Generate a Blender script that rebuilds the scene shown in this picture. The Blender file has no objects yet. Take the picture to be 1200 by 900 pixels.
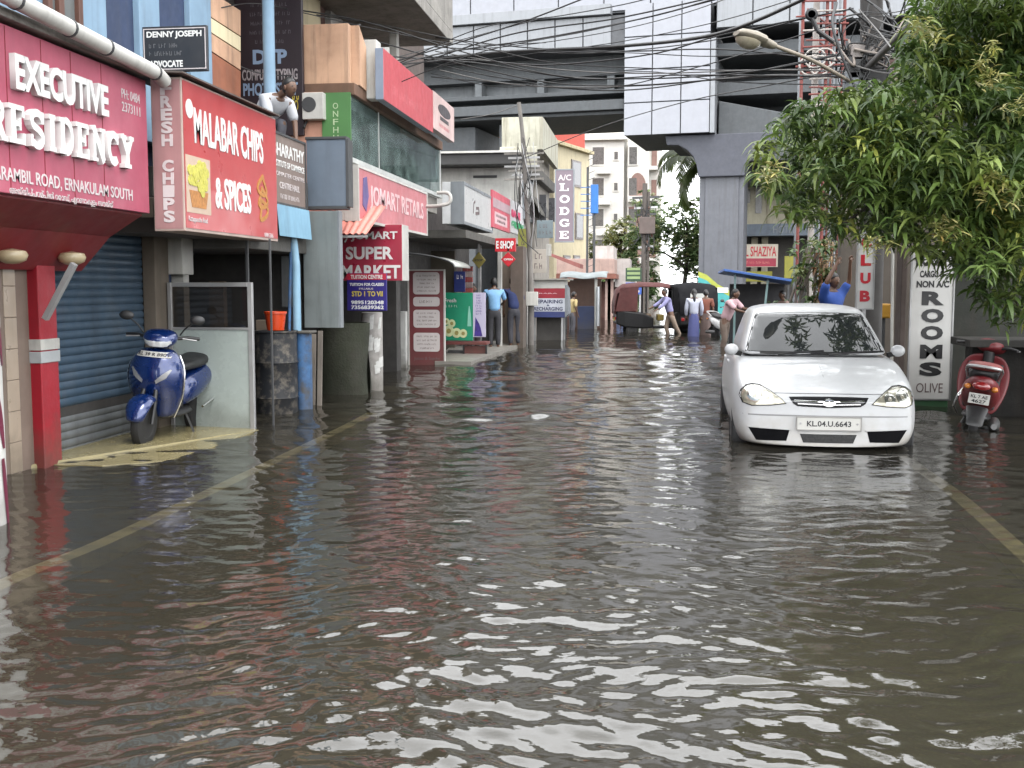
import bpy, bmesh, math, random
import numpy as np
from mathutils import Vector, Matrix
from mathutils.bvhtree import BVHTree
rnd = random.Random(7)
PI = math.pi
R = math.radians
S = bpy.context.scene
C = S.collection
# ---------------------------------------------------------------- camera: a phone held 1.5 m above the flood
FPX, CAMZ = 1250.0, 1.5
PITCH, YAW = math.atan(115 / 1250), math.atan(0.1354)
cam_d = bpy.data.cameras.new('camera')
cam = bpy.data.objects.new('camera', cam_d)
C.objects.link(cam)
cam.location = (0, 0, CAMZ)
cam.rotation_euler = (PI / 2 - PITCH, 0, YAW)
cam_d.sensor_width = 36
cam_d.lens = 36 * FPX / 1200
cam_d.clip_start = .05
cam_d.clip_end = 2000
S.camera = cam
MW = Matrix.Rotation(YAW, 3, 'Z') @ Matrix.Rotation(PI / 2 - PITCH, 3, 'X')
O = Vector((0, 0, CAMZ))


def ray(px, py):
    return MW @ Vector(((px - 600) / FPX, (450 - py) / FPX, -1))


def PX(px, py, X):          # where the sight line of a photo pixel meets the plane x = X (a facade along the street)
    d = ray(px, py)
    return O + d * (X / d.x)


def PY(px, py, Y):          # ... the plane y = Y (something that faces down the street)
    d = ray(px, py)
    return O + d * (Y / d.y)


def PZ(px, py, Z):          # ... the plane z = Z
    d = ray(px, py)
    return O + d * ((Z - CAMZ) / d.z)


# ---------------------------------------------------------------- materials
_m = {}


def srgb(r, g, b):
    f = lambda c: (c / 255 / 12.92) if c / 255 <= .04045 else ((c / 255 + .055) / 1.055) ** 2.4
    return (f(r), f(g), f(b))


class NT:
    def __init__(s, m):
        m.use_nodes = True
        s.t = m.node_tree
        s.t.nodes.clear()

    def n(s, ty, **kw):
        x = s.t.nodes.new(ty)
        for k, v in kw.items():
            setattr(x, k, v)
        return x

    def l(s, a, b):
        s.t.links.new(a, b)

    def noise(s, vec, scale, detail=4, rough=.55):
        x = s.n('ShaderNodeTexNoise')
        x.inputs['Scale'].default_value = scale
        x.inputs['Detail'].default_value = detail
        x.inputs['Roughness'].default_value = rough
        if vec is not None:
            s.l(vec, x.inputs['Vector'])
        return x.outputs['Fac']

    def mr(s, v, a, b, c, d):
        x = s.n('ShaderNodeMapRange')
        s.l(v, x.inputs[0])
        for i, q in enumerate((a, b, c, d)):
            x.inputs[i + 1].default_value = q
        return x.outputs[0]

    def mapping(s, vec, sc):
        x = s.n('ShaderNodeMapping')
        x.inputs['Scale'].default_value = sc
        s.l(vec, x.inputs['Vector'])
        return x.outputs[0]

    def mix(s, f, a, b, blend='MIX'):
        x = s.n('ShaderNodeMix', data_type='RGBA', blend_type=blend)
        for sock, v in ((x.inputs[0], f), (x.inputs[6], a), (x.inputs[7], b)):
            if isinstance(v, (int, float)):
                sock.default_value = v
            elif isinstance(v, tuple):
                sock.default_value = (*v[:3], 1)
            else:
                s.l(v, sock)
        return x.outputs[2]


def M(name, col, rough=.6, metal=0., var=.18, vs=2.5, bump=0., bs=30., streak=0., scol=(.035, .03, .025), spec=.5, coat=0., pat=0., pcol=(.06, .055, .05), ps=1.2, tide=0.):
    """A painted, rendered, metal or plastic surface: base colour with uneven wear, rain streaks, stained patches and a bump."""
    if name in _m:
        return _m[name]
    col = tuple(c * .72 for c in col) if metal < .6 else col
    m = bpy.data.materials.new(name)
    k = NT(m)
    pos = k.n('ShaderNodeNewGeometry').outputs['Position']
    b = k.n('ShaderNodeBsdfPrincipled')
    o = k.n('ShaderNodeOutputMaterial')
    k.l(b.outputs[0], o.inputs[0])
    n1 = k.noise(pos, vs, 6, .6)
    lo, hi = tuple(c * (1 - var) for c in col), tuple(min(1, c * (1 + var * .8)) for c in col)
    c = k.mix(k.mr(n1, .3, .7, 0, 1), lo, hi)
    if pat:
        c = k.mix(k.mr(k.noise(pos, ps, 8, .68), .48, .68, 0, pat), c, pcol)
    if streak:
        v = k.mapping(pos, (3.4, 3.4, .26))
        n2 = k.noise(v, 1.7, 7, .66)
        c = k.mix(k.mr(n2, .5, .76, 0, streak), c, scol)
    if tide:                                             # the dirty line the flood and splashes leave low on walls
        sx = k.n('ShaderNodeSeparateXYZ')
        k.l(pos, sx.inputs[0])
        a = k.n('ShaderNodeMath', operation='ADD')
        k.l(sx.outputs[2], a.inputs[0])
        k.l(k.mr(k.noise(pos, 5, 5), .3, .7, -.16, .16), a.inputs[1])
        c = k.mix(k.mr(a.outputs[0], .42, .02, 0, tide), c, (.05, .043, .03))
    k.l(c, b.inputs['Base Color'])
    k.l(k.mr(k.noise(pos, vs * 3, 4), .3, .7, max(0, rough - .09), min(1, rough + .09)), b.inputs['Roughness'])
    b.inputs['Metallic'].default_value = metal
    b.inputs['Specular IOR Level'].default_value = spec
    b.inputs['Coat Weight'].default_value = coat
    b.inputs['Coat Roughness'].default_value = .04
    if bump:
        bp = k.n('ShaderNodeBump')
        bp.inputs['Strength'].default_value = bump
        bp.inputs['Distance'].default_value = .02
        k.l(k.noise(pos, bs, 5), bp.inputs['Height'])
        k.l(bp.outputs[0], b.inputs['Normal'])
    _m[name] = m
    return m


def glassy(name, col, rough=.03, alpha=1., tint=(1, 1, 1), var=0.):
    """Window glass: fresnel reflection over a dark or see-through pane."""
    if name in _m:
        return _m[name]
    m = bpy.data.materials.new(name)
    k = NT(m)
    pos = k.n('ShaderNodeNewGeometry').outputs['Position']
    o = k.n('ShaderNodeOutputMaterial')
    d = k.n('ShaderNodeBsdfDiffuse')
    d.inputs[0].default_value = (*col, 1)
    if var:
        k.l(k.mix(k.mr(k.noise(pos, 3, 6), .35, .65, 0, 1), tuple(c * (1 - var) for c in col), tuple(c * (1 + var) for c in col)), d.inputs[0])
    base = d.outputs[0]
    if alpha < 1:
        t = k.n('ShaderNodeBsdfTransparent')
        t.inputs[0].default_value = (*tint, 1)
        mx = k.n('ShaderNodeMixShader')
        mx.inputs[0].default_value = alpha
        k.l(t.outputs[0], mx.inputs[1])
        k.l(base, mx.inputs[2])
        base = mx.outputs[0]
    g = k.n('ShaderNodeBsdfGlossy')
    g.inputs['Roughness'].default_value = rough
    bp = k.n('ShaderNodeBump')
    bp.inputs['Strength'].default_value = .03
    k.l(k.noise(pos, 2.0, 2), bp.inputs['Height'])
    k.l(bp.outputs[0], g.inputs['Normal'])
    fr = k.n('ShaderNodeFresnel')
    fr.inputs[0].default_value = 1.6
    mx = k.n('ShaderNodeMixShader')
    k.l(fr.outputs[0], mx.inputs[0])
    k.l(base, mx.inputs[1])
    k.l(g.outputs[0], mx.inputs[2])
    k.l(mx.outputs[0], o.inputs[0])
    _m[name] = m
    return m


def leafmat(name, trans=.38, rough=.44):
    """Leaves: each leaf carries its own tint (a real difference of age and kind between leaves)."""
    if name in _m:
        return _m[name]
    m = bpy.data.materials.new(name)
    k = NT(m)
    a = k.n('ShaderNodeAttribute', attribute_name='tint')
    b = k.n('ShaderNodeBsdfPrincipled')
    b.inputs['Roughness'].default_value = rough
    b.inputs['Specular IOR Level'].default_value = .5
    k.l(a.outputs['Color'], b.inputs['Base Color'])
    t = k.n('ShaderNodeBsdfTranslucent')
    k.l(a.outputs['Color'], t.inputs[0])
    mx = k.n('ShaderNodeMixShader')
    mx.inputs[0].default_value = trans
    k.l(b.outputs[0], mx.inputs[1])
    k.l(t.outputs[0], mx.inputs[2])
    k.l(mx.outputs[0], k.n('ShaderNodeOutputMaterial').inputs[0])
    _m[name] = m
    return m


# ---------------------------------------------------------------- mesh builder
class MB:
    def __init__(s):
        s.v, s.f, s.mi, s.cur = [], [], [], 0

    def add(s, vs, fs):
        b = len(s.v)
        s.v += [tuple(p) for p in vs]
        s.f += [tuple(i + b for i in f) for f in fs]
        s.mi += [s.cur] * len(fs)
        return s

    def hexa(s, p):   # p: 4 bottom, 4 top
        return s.add(p, [(3, 2, 1, 0), (4, 5, 6, 7), (0, 1, 5, 4), (1, 2, 6, 5), (2, 3, 7, 6), (3, 0, 4, 7)])

    def box(s, x0, x1, y0, y1, z0, z1):
        return s.hexa([(x0, y0, z0), (x1, y0, z0), (x1, y1, z0), (x0, y1, z0), (x0, y0, z1), (x1, y0, z1), (x1, y1, z1), (x0, y1, z1)])

    def bar(s, a, b, w, h, up=(0, 0, 1)):
        a, b = Vector(a), Vector(b)
        d = (b - a).normalized()
        u = Vector(up)
        if abs(d.dot(u)) > .98:
            u = Vector((1, 0, 0))
        x = d.cross(u).normalized() * w / 2
        z = x.cross(d).normalized() * h / 2
        return s.hexa([a - x - z, a + x - z, b + x - z, b - x - z, a - x + z, a + x + z, b + x + z, b - x + z])

    def tube(s, pts, r, n=8, cap=True):
        pts = [Vector(p) for p in pts]
        m = len(pts)
        rs = r if isinstance(r, (list, tuple)) else [r] * m
        vs, fs = [], []
        prev = None
        for i in range(m):
            d = (pts[min(i + 1, m - 1)] - pts[max(i - 1, 0)])
            d = d.normalized() if d.length > 1e-9 else Vector((0, 0, 1))
            if prev is None:
                x = d.orthogonal().normalized()
            else:
                x = prev - d * prev.dot(d)
                x = x.normalized() if x.length > 1e-6 else d.orthogonal().normalized()
            prev = x
            y = d.cross(x)
            for j in range(n):
                t = 2 * PI * j / n
                vs.append(pts[i] + (x * math.cos(t) + y * math.sin(t)) * rs[i])
        for i in range(m - 1):
            for j in range(n):
                k = (j + 1) % n
                fs.append((i * n + j, i * n + k, (i + 1) * n + k, (i + 1) * n + j))
        if cap:
            fs += [tuple(range(n - 1, -1, -1)), tuple(range((m - 1) * n, m * n))]
        return s.add(vs, fs)

    def prism(s, poly, y0, y1):       # polygon in x,z pushed from y0 to y1
        n = len(poly)
        vs = [(x, y0, z) for x, z in poly] + [(x, y1, z) for x, z in poly]
        fs = [tuple(range(n - 1, -1, -1)), tuple(range(n, 2 * n))]
        fs += [(i, (i + 1) % n, n + (i + 1) % n, n + i) for i in range(n)]
        return s.add(vs, fs)

    def extrude_x(s, poly, x0, x1):   # polygon in y,z pushed from x0 to x1
        n = len(poly)
        vs = [(x0, y, z) for y, z in poly] + [(x1, y, z) for y, z in poly]
        fs = [tuple(range(n - 1, -1, -1)), tuple(range(n, 2 * n))]
        fs += [(i, (i + 1) % n, n + (i + 1) % n, n + i) for i in range(n)]
        return s.add(vs, fs)

    def slab(s, poly, z0, z1):        # polygon in x,y
        n = len(poly)
        vs = [(x, y, z0) for x, y in poly] + [(x, y, z1) for x, y in poly]
        fs = [tuple(range(n - 1, -1, -1)), tuple(range(n, 2 * n))]
        fs += [(i, (i + 1) % n, n + (i + 1) % n, n + i) for i in range(n)]
        return s.add(vs, fs)

    def grid(s, nu, nv, fn):
        vs = [fn(i / nu, j / nv) for j in range(nv + 1) for i in range(nu + 1)]
        fs = [(j * (nu + 1) + i, j * (nu + 1) + i + 1, (j + 1) * (nu + 1) + i + 1, (j + 1) * (nu + 1) + i) for j in range(nv) for i in range(nu)]
        return s.add(vs, fs)

    def loft(s, secs, ring=True, cap=True):
        n = len(secs[0])
        vs = [p for q in secs for p in q]
        fs = []
        for i in range(len(secs) - 1):
            for j in range(n if ring else n - 1):
                k = (j + 1) % n
                fs.append((i * n + j, i * n + k, (i + 1) * n + k, (i + 1) * n + j))
        if cap and ring:
            fs += [tuple(range(n - 1, -1, -1)), tuple(range((len(secs) - 1) * n, len(secs) * n))]
        return s.add(vs, fs)

    def ball(s, c, r, nu=14, nv=9):
        r = (r, r, r) if isinstance(r, (int, float)) else r
        vs = [(c[0], c[1], c[2] - r[2])]
        for j in range(1, nv):
            t = -PI / 2 + PI * j / nv
            for i in range(nu):
                p = 2 * PI * i / nu
                vs.append((c[0] + r[0] * math.cos(t) * math.cos(p), c[1] + r[1] * math.cos(t) * math.sin(p), c[2] + r[2] * math.sin(t)))
        vs.append((c[0], c[1], c[2] + r[2]))
        fs = [(0, 1 + (i + 1) % nu, 1 + i) for i in range(nu)]
        for j in range(nv - 2):
            for i in range(nu):
                a, b = 1 + j * nu + i, 1 + j * nu + (i + 1) % nu
                fs.append((a, b, b + nu, a + nu))
        e = len(vs) - 1
        fs += [(1 + (nv - 2) * nu + i, 1 + (nv - 2) * nu + (i + 1) % nu, e) for i in range(nu)]
        return s.add(vs, fs)

    def lathe(s, prof, c=(0, 0, 0), axis='z', n=20):
        vs, fs = [], []
        for r, h in prof:
            for j in range(n):
                t = 2 * PI * j / n
                a, b = r * math.cos(t), r * math.sin(t)
                p = {'z': (a, b, h), 'x': (h, a, b), 'y': (a, h, b)}[axis]
                vs.append((p[0] + c[0], p[1] + c[1], p[2] + c[2]))
        for i in range(len(prof) - 1):
            for j in range(n):
                k = (j + 1) % n
                fs.append((i * n + j, i * n + k, (i + 1) * n + k, (i + 1) * n + j))
        fs += [tuple(range(n - 1, -1, -1)), tuple(range((len(prof) - 1) * n, len(prof) * n))]
        return s.add(vs, fs)

    def mesh(s, name):
        me = bpy.data.meshes.new(name)
        me.from_pydata(s.v, [], s.f)
        me.polygons.foreach_set('material_index', s.mi)
        bm = bmesh.new()
        bm.from_mesh(me)
        bmesh.ops.recalc_face_normals(bm, faces=bm.faces)
        bm.to_mesh(me)
        bm.free()
        return me

    def build(s, name, mat, parent=None, bevel=0., smooth=None, sub=0, seg=2):
        me = s.mesh(name)
        for q in (mat if isinstance(mat, (list, tuple)) else [mat]):
            me.materials.append(q)
        o = bpy.data.objects.new(name, me)
        C.objects.link(o)
        if parent is not None:
            o.parent = parent
        if smooth is not None:
            me.polygons.foreach_set('use_smooth', [True] * len(me.polygons))
            if smooth < 170:
                me.set_sharp_from_angle(angle=R(smooth))
        if bevel:
            b = o.modifiers.new('edge', 'BEVEL')
            b.width, b.segments, b.limit_method, b.angle_limit = bevel, seg, 'ANGLE', R(40)
        if sub:
            b = o.modifiers.new('smooth', 'SUBSURF')
            b.levels = b.render_levels = sub
        return o


def tag(o, label=None, cat=None, group=None, kind=None):
    if label:
        o['label'] = label
    if cat:
        o['category'] = cat
    if group:
        o['group'] = group
    if kind:
        o['kind'] = kind
    return o


def thing(name, label, cat, loc=(0, 0, 0), rz=0., group=None):
    o = bpy.data.objects.new(name, None)
    C.objects.link(o)
    o.location = loc
    o.rotation_euler = (0, 0, rz)
    o.empty_display_size = .2
    return tag(o, label, cat, group)


def kids(o):
    return [c for c in C.objects if c.parent == o]


def dup(o, loc=None, rz=None, label=None, parent=None):
    """A copy of a thing with copies of its parts and sub-parts."""
    c = o.copy()
    C.objects.link(c)
    if parent is not None:
        c.parent = parent
    if loc is not None:
        c.location = loc
    if rz is not None:
        c.rotation_euler = (0, 0, rz)
    if label:
        c['label'] = label
    for ch in kids(o):
        dup(ch, parent=c)
    return c


def lerp(a, b, t):
    return tuple(x + (y - x) * t for x, y in zip(a, b))


def spline(pts, n=8):
    """Catmull-Rom through the points."""
    p = [Vector(q) for q in pts]
    p = [p[0] * 2 - p[1]] + p + [p[-1] * 2 - p[-2]]
    out = []
    for i in range(1, len(p) - 2):
        for j in range(n):
            t = j / n
            a, b, c, d = p[i - 1:i + 3]
            out.append(.5 * ((2 * b) + (c - a) * t + (2 * a - 5 * b + 4 * c - d) * t * t + (3 * b - 3 * c + d - a) * t ** 3))
    out.append(p[-2])
    return out


# ---------------------------------------------------------------- lettering
SLAB = {  # slab-serif capitals as strokes on a 0..1 square: (x0,y0,x1,y1,weight)
    'R': ['v.2', 's0.2', 'S0.2', 'bowl', 'leg'], 'E': 0, 'S': 0, 'I': 0, 'D': 0, 'N': 0, 'C': 0, 'Y': 0, 'L': 0, 'O': 0, 'G': 0}


def _stroke(poly_list, pts, w):
    """A thick polyline as overlapping quads with round-ish joints."""
    for (x0, y0), (x1, y1) in zip(pts[:-1], pts[1:]):
        dx, dy = x1 - x0, y1 - y0
        L = math.hypot(dx, dy) or 1
        nx, ny = -dy / L * w / 2, dx / L * w / 2
        ex, ey = dx / L * w * .12, dy / L * w * .12
        poly_list.append([(x0 + nx - ex, y0 + ny - ey), (x0 - nx - ex, y0 - ny - ey), (x1 - nx + ex, y1 - ny + ey), (x1 + nx + ex, y1 + ny + ey)])


def slab_polys(ch):
    """Polygons of one slab-serif capital; cell is 0..1 wide, 0..1 high."""
    P = []
    W, T = .26, .13                                # heavy stems, lighter bars
    rect = lambda x0, x1, y0, y1: P.append([(x0, y0), (x1, y0), (x1, y1), (x0, y1)])
    arc = lambda cx, cy, rx, ry, a0, a1, n=12: [(cx + rx * math.cos(R(a0 + (a1 - a0) * i / n)), cy + ry * math.sin(R(a0 + (a1 - a0) * i / n))) for i in range(n + 1)]
    if ch == 'I':
        rect(.3, .7, 0, T); rect(.3, .7, 1 - T, 1); rect(.37, .63, T * .9, 1 - T * .9)
    elif ch == 'E':
        rect(.12, .38, 0, 1); rect(0, .9, 0, T); rect(0, .88, 1 - T, 1); rect(.3, .66, .45, .45 + T)
        rect(.78, .9, T * .9, .3); rect(.76, .88, .7, 1 - T * .9); rect(.58, .68, .36, .68)
    elif ch == 'L':
        rect(.12, .38, 0, 1); rect(0, .88, 0, T); rect(0, .52, 1 - T, 1); rect(.76, .88, T * .9, .36)
    elif ch == 'N':
        rect(.1, .27, 0, 1); rect(.74, .9, 0, 1); _stroke(P, [(.16, .95), (.84, .05)], .27)
        rect(0, .4, 0, T * .85); rect(0, .3, 1 - T * .85, 1); rect(.6, 1, 1 - T * .85, 1)
    elif ch == 'Y':
        rect(.37, .63, 0, .48); rect(.22, .78, 0, T); _stroke(P, [(.12, .95), (.5, .42)], .24); _stroke(P, [(.88, .95), (.5, .42)], .17)
        rect(-.02, .4, 1 - T, 1); rect(.66, 1.02, 1 - T, 1)
    elif ch == 'D':
        rect(.1, .36, 0, 1); rect(0, .5, 0, T); rect(0, .5, 1 - T, 1)
        _stroke(P, [(.45, .94)] + arc(.45, .5, .4, .435, 90, -90, 14) + [(.45, .06)], .2)
    elif ch in 'CGO':
        _stroke(P, arc(.5, .5, .37, .42, 50 if ch != 'O' else 0, 310 if ch != 'O' else 360, 22), .22)
        if ch != 'O':
            rect(.74, .88, .64, .98)
        if ch == 'G':
            rect(.7, .93, .08, .44); rect(.55, 1, .36, .46)
    elif ch == 'S':
        _stroke(P, [(.86, .74)] + arc(.5, .73, .33, .2, 40, 250, 10) + [(.55, .5)] + arc(.5, .27, .33, .21, 70, -140, 10), .2)
        rect(.76, .9, .66, .98); rect(.1, .24, .02, .34)
    elif ch == 'R':
        rect(.1, .36, 0, 1); rect(0, .48, 0, T); rect(0, .5, 1 - T, 1)
        _stroke(P, [(.45, .94)] + arc(.48, .71, .3, .23, 90, -90, 10) + [(.36, .48)], .18)
        _stroke(P, [(.52, .48), (.78, .08)], .25); rect(.66, 1.02, 0, T)
    return P


def place_flat(mb, xmin, xmax, zmin, zmax, polys, bx, y0, y1):
    """2-D polygons with bounds bx fitted into a rectangle of a sign's face, with thickness."""
    x0, x1, q0, q1 = bx
    for i, p in enumerate(polys):
        q = [(xmin + (x - x0) / (x1 - x0) * (xmax - xmin), zmin + (z - q0) / (q1 - q0) * (zmax - zmin)) for x, z in p]
        mb.prism(q, y0 - .0002 * (i % 9), y1)


def slab_text(word, x0, x1, z0, z1, mat, parent, depth=.004, y=0., name='lettering', gap=.14):
    n = len(word)
    ws = [(.62 if c == 'I' else 1) for c in word]
    tot = sum(ws) + gap * (n - 1)
    mb = MB()
    cx = 0
    for c, w in zip(word, ws):
        a = x0 + (x1 - x0) * cx / tot
        b = x0 + (x1 - x0) * (cx + w) / tot
        place_flat(mb, a, b, z0, z1, slab_polys(c), ((.2, .8, 0, 1) if c == 'I' else (0, 1, 0, 1)), y - depth, y - .0005)
        cx += w + gap
    return mb.build(name, mat, parent)


def text(body, x0, x1, z0, z1, mat, parent, bold=0., depth=.003, y=0., name='lettering', shear=0., spacing=1.):
    """Sans lettering fitted into a rectangle of a face that looks towards local -y."""
    cu = bpy.data.curves.new('lettering', 'FONT')
    cu.body = body
    cu.size = 1
    cu.offset = bold
    cu.shear = shear
    cu.space_character = spacing
    cu.align_x = 'CENTER'
    cu.resolution_u = 3
    cu.extrude = .05
    t = bpy.data.objects.new('lettering', cu)
    me = bpy.data.meshes.new_from_object(t)
    bpy.data.objects.remove(t)
    bpy.data.curves.remove(cu)
    n = len(me.vertices)
    me.name = name
    if n == 0:
        return None
    a = np.empty(n * 3)
    me.vertices.foreach_get('co', a)
    a = a.reshape(-1, 3)
    lo, hi = a.min(0), a.max(0)
    b = np.empty_like(a)
    b[:, 0] = x0 + (a[:, 0] - lo[0]) / (hi[0] - lo[0]) * (x1 - x0)
    b[:, 2] = z0 + (a[:, 1] - lo[1]) / (hi[1] - lo[1]) * (z1 - z0)
    b[:, 1] = y - (a[:, 2] - lo[2]) / (hi[2] - lo[2]) * depth - .0005
    me.vertices.foreach_set('co', b.reshape(-1))
    me.materials.clear()
    me.materials.append(mat)
    me.update()
    o = bpy.data.objects.new(name, me)
    C.objects.link(o)
    o.parent = parent
    return o


def small_print(x0, x1, z0, z1, rows, mat, parent, y=0., seed=1, align='c', name='small_print', hfrac=.55, group=(.04, .16)):
    """Rows of worn print too small to read in the photograph, as broken strokes."""
    q = random.Random(seed)
    mb = MB()
    h = (z1 - z0) / rows
    for i in range(rows):
        zc = z1 - h * (i + .5)
        w = (x1 - x0) * q.uniform(.6, 1)
        a = {'c': (x0 + x1 - w) / 2, 'l': x0}[align]
        x = a
        while x < a + w:
            l = (x1 - x0) * q.uniform(*group)
            e = min(x + l, a + w)
            if e - x > .003:
                st = h * hfrac
                u = x
                while u < e:                       # letters: narrow upright and cross strokes
                    lw = st * q.uniform(.35, .6)
                    mb.box(u, u + lw * .28, y - .002, y - .0004, zc - st / 2, zc + st / 2)
                    if q.random() < .75:
                        zz = zc + st * q.choice((-.42, 0, .4))
                        mb.box(u + lw * .29, u + lw * .9, y - .0018, y - .0004, zz - st * .09, zz + st * .09)
                    if q.random() < .5:
                        mb.box(u + lw * .91, u + lw * 1.15, y - .002, y - .0004, zc - st / 2, zc + st * q.uniform(0, .5))
                    u += lw * 1.55
            x = e + h * .35
    return mb.build(name, mat, parent)


WHITE = M('white paint', (.78, .78, .76), .45, var=.06)
WHITE_D = M('dirty white paint', (.62, .61, .57), .6, var=.12, streak=.35, pat=.3)
BLACK = M('black paint', (.012, .012, .013), .45, var=.3)
DGREY = M('dark grey paint', (.05, .052, .055), .55, streak=.2)
GREY = M('grey sheet', (.23, .25, .27), .5, streak=.25, metal=.15)
STEEL = M('dull steel', (.32, .32, .32), .4, metal=.8)
CHROME = M('chrome', (.7, .7, .7), .12, metal=1., var=.05)
RUBBER = M('rubber', (.014, .014, .015), .75, var=.3)
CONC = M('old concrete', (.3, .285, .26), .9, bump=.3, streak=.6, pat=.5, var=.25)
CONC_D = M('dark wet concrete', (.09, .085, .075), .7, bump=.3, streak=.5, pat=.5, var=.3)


def sign(name, label, cat, loc, rz, w, h, d, face, edge=None, frame=0., framemat=None, group=None, boxname='panel'):
    """A sign board. Local frame: lower corner at 0, x along the text, face at y=0 looking to -y, body behind."""
    t = thing(name, label, cat, loc, rz, group)
    mb = MB().box(0, w, 0, d, 0, h)
    ob = mb.build(boxname, [face] if edge is None else [edge, face], t, bevel=min(.006, d * .2))
    if edge is not None:
        for p in ob.data.polygons:
            if p.normal.y < -.9:
                p.material_index = 1
    if frame:
        fb = MB()
        e = .006
        for a in ((-e, frame, -e, h + e), (w - frame, w + e, -e, h + e)):
            fb.box(a[0], a[1], -.012, d * .6, a[2], a[3])
        for a in ((frame + .001, w - frame - .001, -e, frame), (frame + .001, w - frame - .001, h - frame, h + e)):
            fb.box(a[0], a[1], -.011, d * .6, a[2], a[3])
        fb.build('frame', framemat or STEEL, t)
    return t


def wall_rect(px0, px1, yt, yb, X):
    """Rectangle on a facade x=X read off the photo: -> (near y, far y, z bottom, z top), heights taken at the near end."""
    a, b, c = PX(px0, yt, X), PX(px0, yb, X), PX(px1, yt, X)
    return a.y, c.y, b.z, a.z


def face_rect(px0, px1, yt, yb, Y):
    a, b = PY(px0, yb, Y), PY(px1, yt, Y)
    return a.x, b.x, a.z, b.z
# ================================================================ sky and sun: bright overcast
SUN_EL, SUN_AZ = R(60), R(150)
w = bpy.data.worlds.new('World')
S.world = w
k = NT(w)
sky = k.n('ShaderNodeTexSky', sky_type='NISHITA')
sky.sun_disc = False
sky.sun_elevation = SUN_EL
sky.sun_rotation = SUN_AZ
sky.altitude = 0
sky.dust_density = 4
hs = k.n('ShaderNodeHueSaturation')
hs.inputs['Saturation'].default_value = .22
k.l(sky.outputs[0], hs.inputs['Color'])
gen = k.n('ShaderNodeTexCoord').outputs['Generated']
cl0 = k.mr(k.noise(k.mapping(gen, (1, 1, 2.2)), 2.2, 6, .6), .3, .72, 8.5, 14)
sz = k.n('ShaderNodeSeparateXYZ')
k.l(gen, sz.inputs[0])
clm = k.n('ShaderNodeMath', operation='MULTIPLY')
k.l(cl0, clm.inputs[0])
k.l(k.mr(sz.outputs[2], .45, 1., 1.4, .85), clm.inputs[1])          # thin cloud: a bright band round the sky, duller overhead
cl = clm.outputs[0]      # cloud cover: unevenly bright, one grey-white sheet
cc = k.n('ShaderNodeCombineColor')
for i, f in enumerate((.985, 1.0, 1.02)):
    a = k.n('ShaderNodeMath', operation='MULTIPLY')
    k.l(cl, a.inputs[0])
    a.inputs[1].default_value = f
    k.l(a.outputs[0], cc.inputs[i])
col = k.mix(.8, hs.outputs[0], cc.outputs[0])
bg = k.n('ShaderNodeBackground')
bg.inputs[1].default_value = .12
k.l(col, bg.inputs[0])
k.l(bg.outputs[0], k.n('ShaderNodeOutputWorld').inputs[0])
sd = bpy.data.lights.new('sun', 'SUN')
sd.energy, sd.angle, sd.color = .7, R(25), (1, .96, .9)
so = bpy.data.objects.new('sun', sd)
C.objects.link(so)
so.rotation_euler = (PI / 2 - SUN_EL, 0, R(180) - SUN_AZ)
S.view_settings.view_transform = 'Standard'
S.view_settings.look = 'None'
S.view_settings.exposure = 1.65
S.view_settings.gamma = 1
S.cycles.max_bounces = 8
S.cycles.transparent_max_bounces = 12
S.cycles.caustics_reflective = False
S.cycles.caustics_refractive = False
S.cycles.sample_clamp_indirect = 6
S.cycles.use_denoising = True

# ================================================================ road under the flood
mg = bpy.data.materials.new('flooded asphalt')
k = NT(mg)
pos = k.n('ShaderNodeNewGeometry').outputs['Position']
b = k.n('ShaderNodeBsdfPrincipled')
k.l(k.mix(k.mr(k.noise(pos, 1.1, 8, .65), .38, .64, 0, 1), (.055, .047, .032), (.09, .078, .052)), b.inputs['Base Color'])
b.inputs['Roughness'].default_value = .9
k.l(b.outputs[0], k.n('ShaderNodeOutputMaterial').inputs[0])
BED = -.2
g = MB().grid(8, 8, lambda u, v: (-300 + 600 * u, -60 + 560 * v, BED)).build('road', mg)
tag(g, kind='structure')
YEL = M('yellow road paint', (.92, .86, .62), .8, pat=.35, pcol=(.4, .35, .24), ps=3, var=.2)


def kerb(name, pts):
    mb = MB()
    pts = spline(pts, 10)
    for a, c in zip(pts[:-1], pts[1:]):
        d = (c - a).normalized()
        n = Vector((-d.y, d.x, 0)) * .062
        mb.hexa([(*(a - n).xy, BED - .05), (*(a + n).xy, BED - .05), (*(c + n).xy, BED - .05), (*(c - n).xy, BED - .05),
                 (*(a - n).xy, -.085), (*(a + n).xy, -.085), (*(c + n).xy, -.085), (*(c - n).xy, -.085)])
    return tag(mb.build(name, YEL), kind='structure')


zk = -.09
kerb('kerb', [PZ(20, 677, zk) * 3 - PZ(130, 632, zk) * 2, PZ(-120, 745, zk), PZ(20, 677, zk), PZ(130, 632, zk), PZ(260, 570, zk), PZ(400, 503, zk), PZ(436, 484, zk)])
kerb('kerb', [PZ(1330, 770, zk) * 3 - PZ(1200, 650, zk) * 2, PZ(1330, 770, zk), PZ(1200, 650, zk), PZ(1120, 580, zk), PZ(1072, 545, zk), PZ(1015, 500, zk)])

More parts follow.
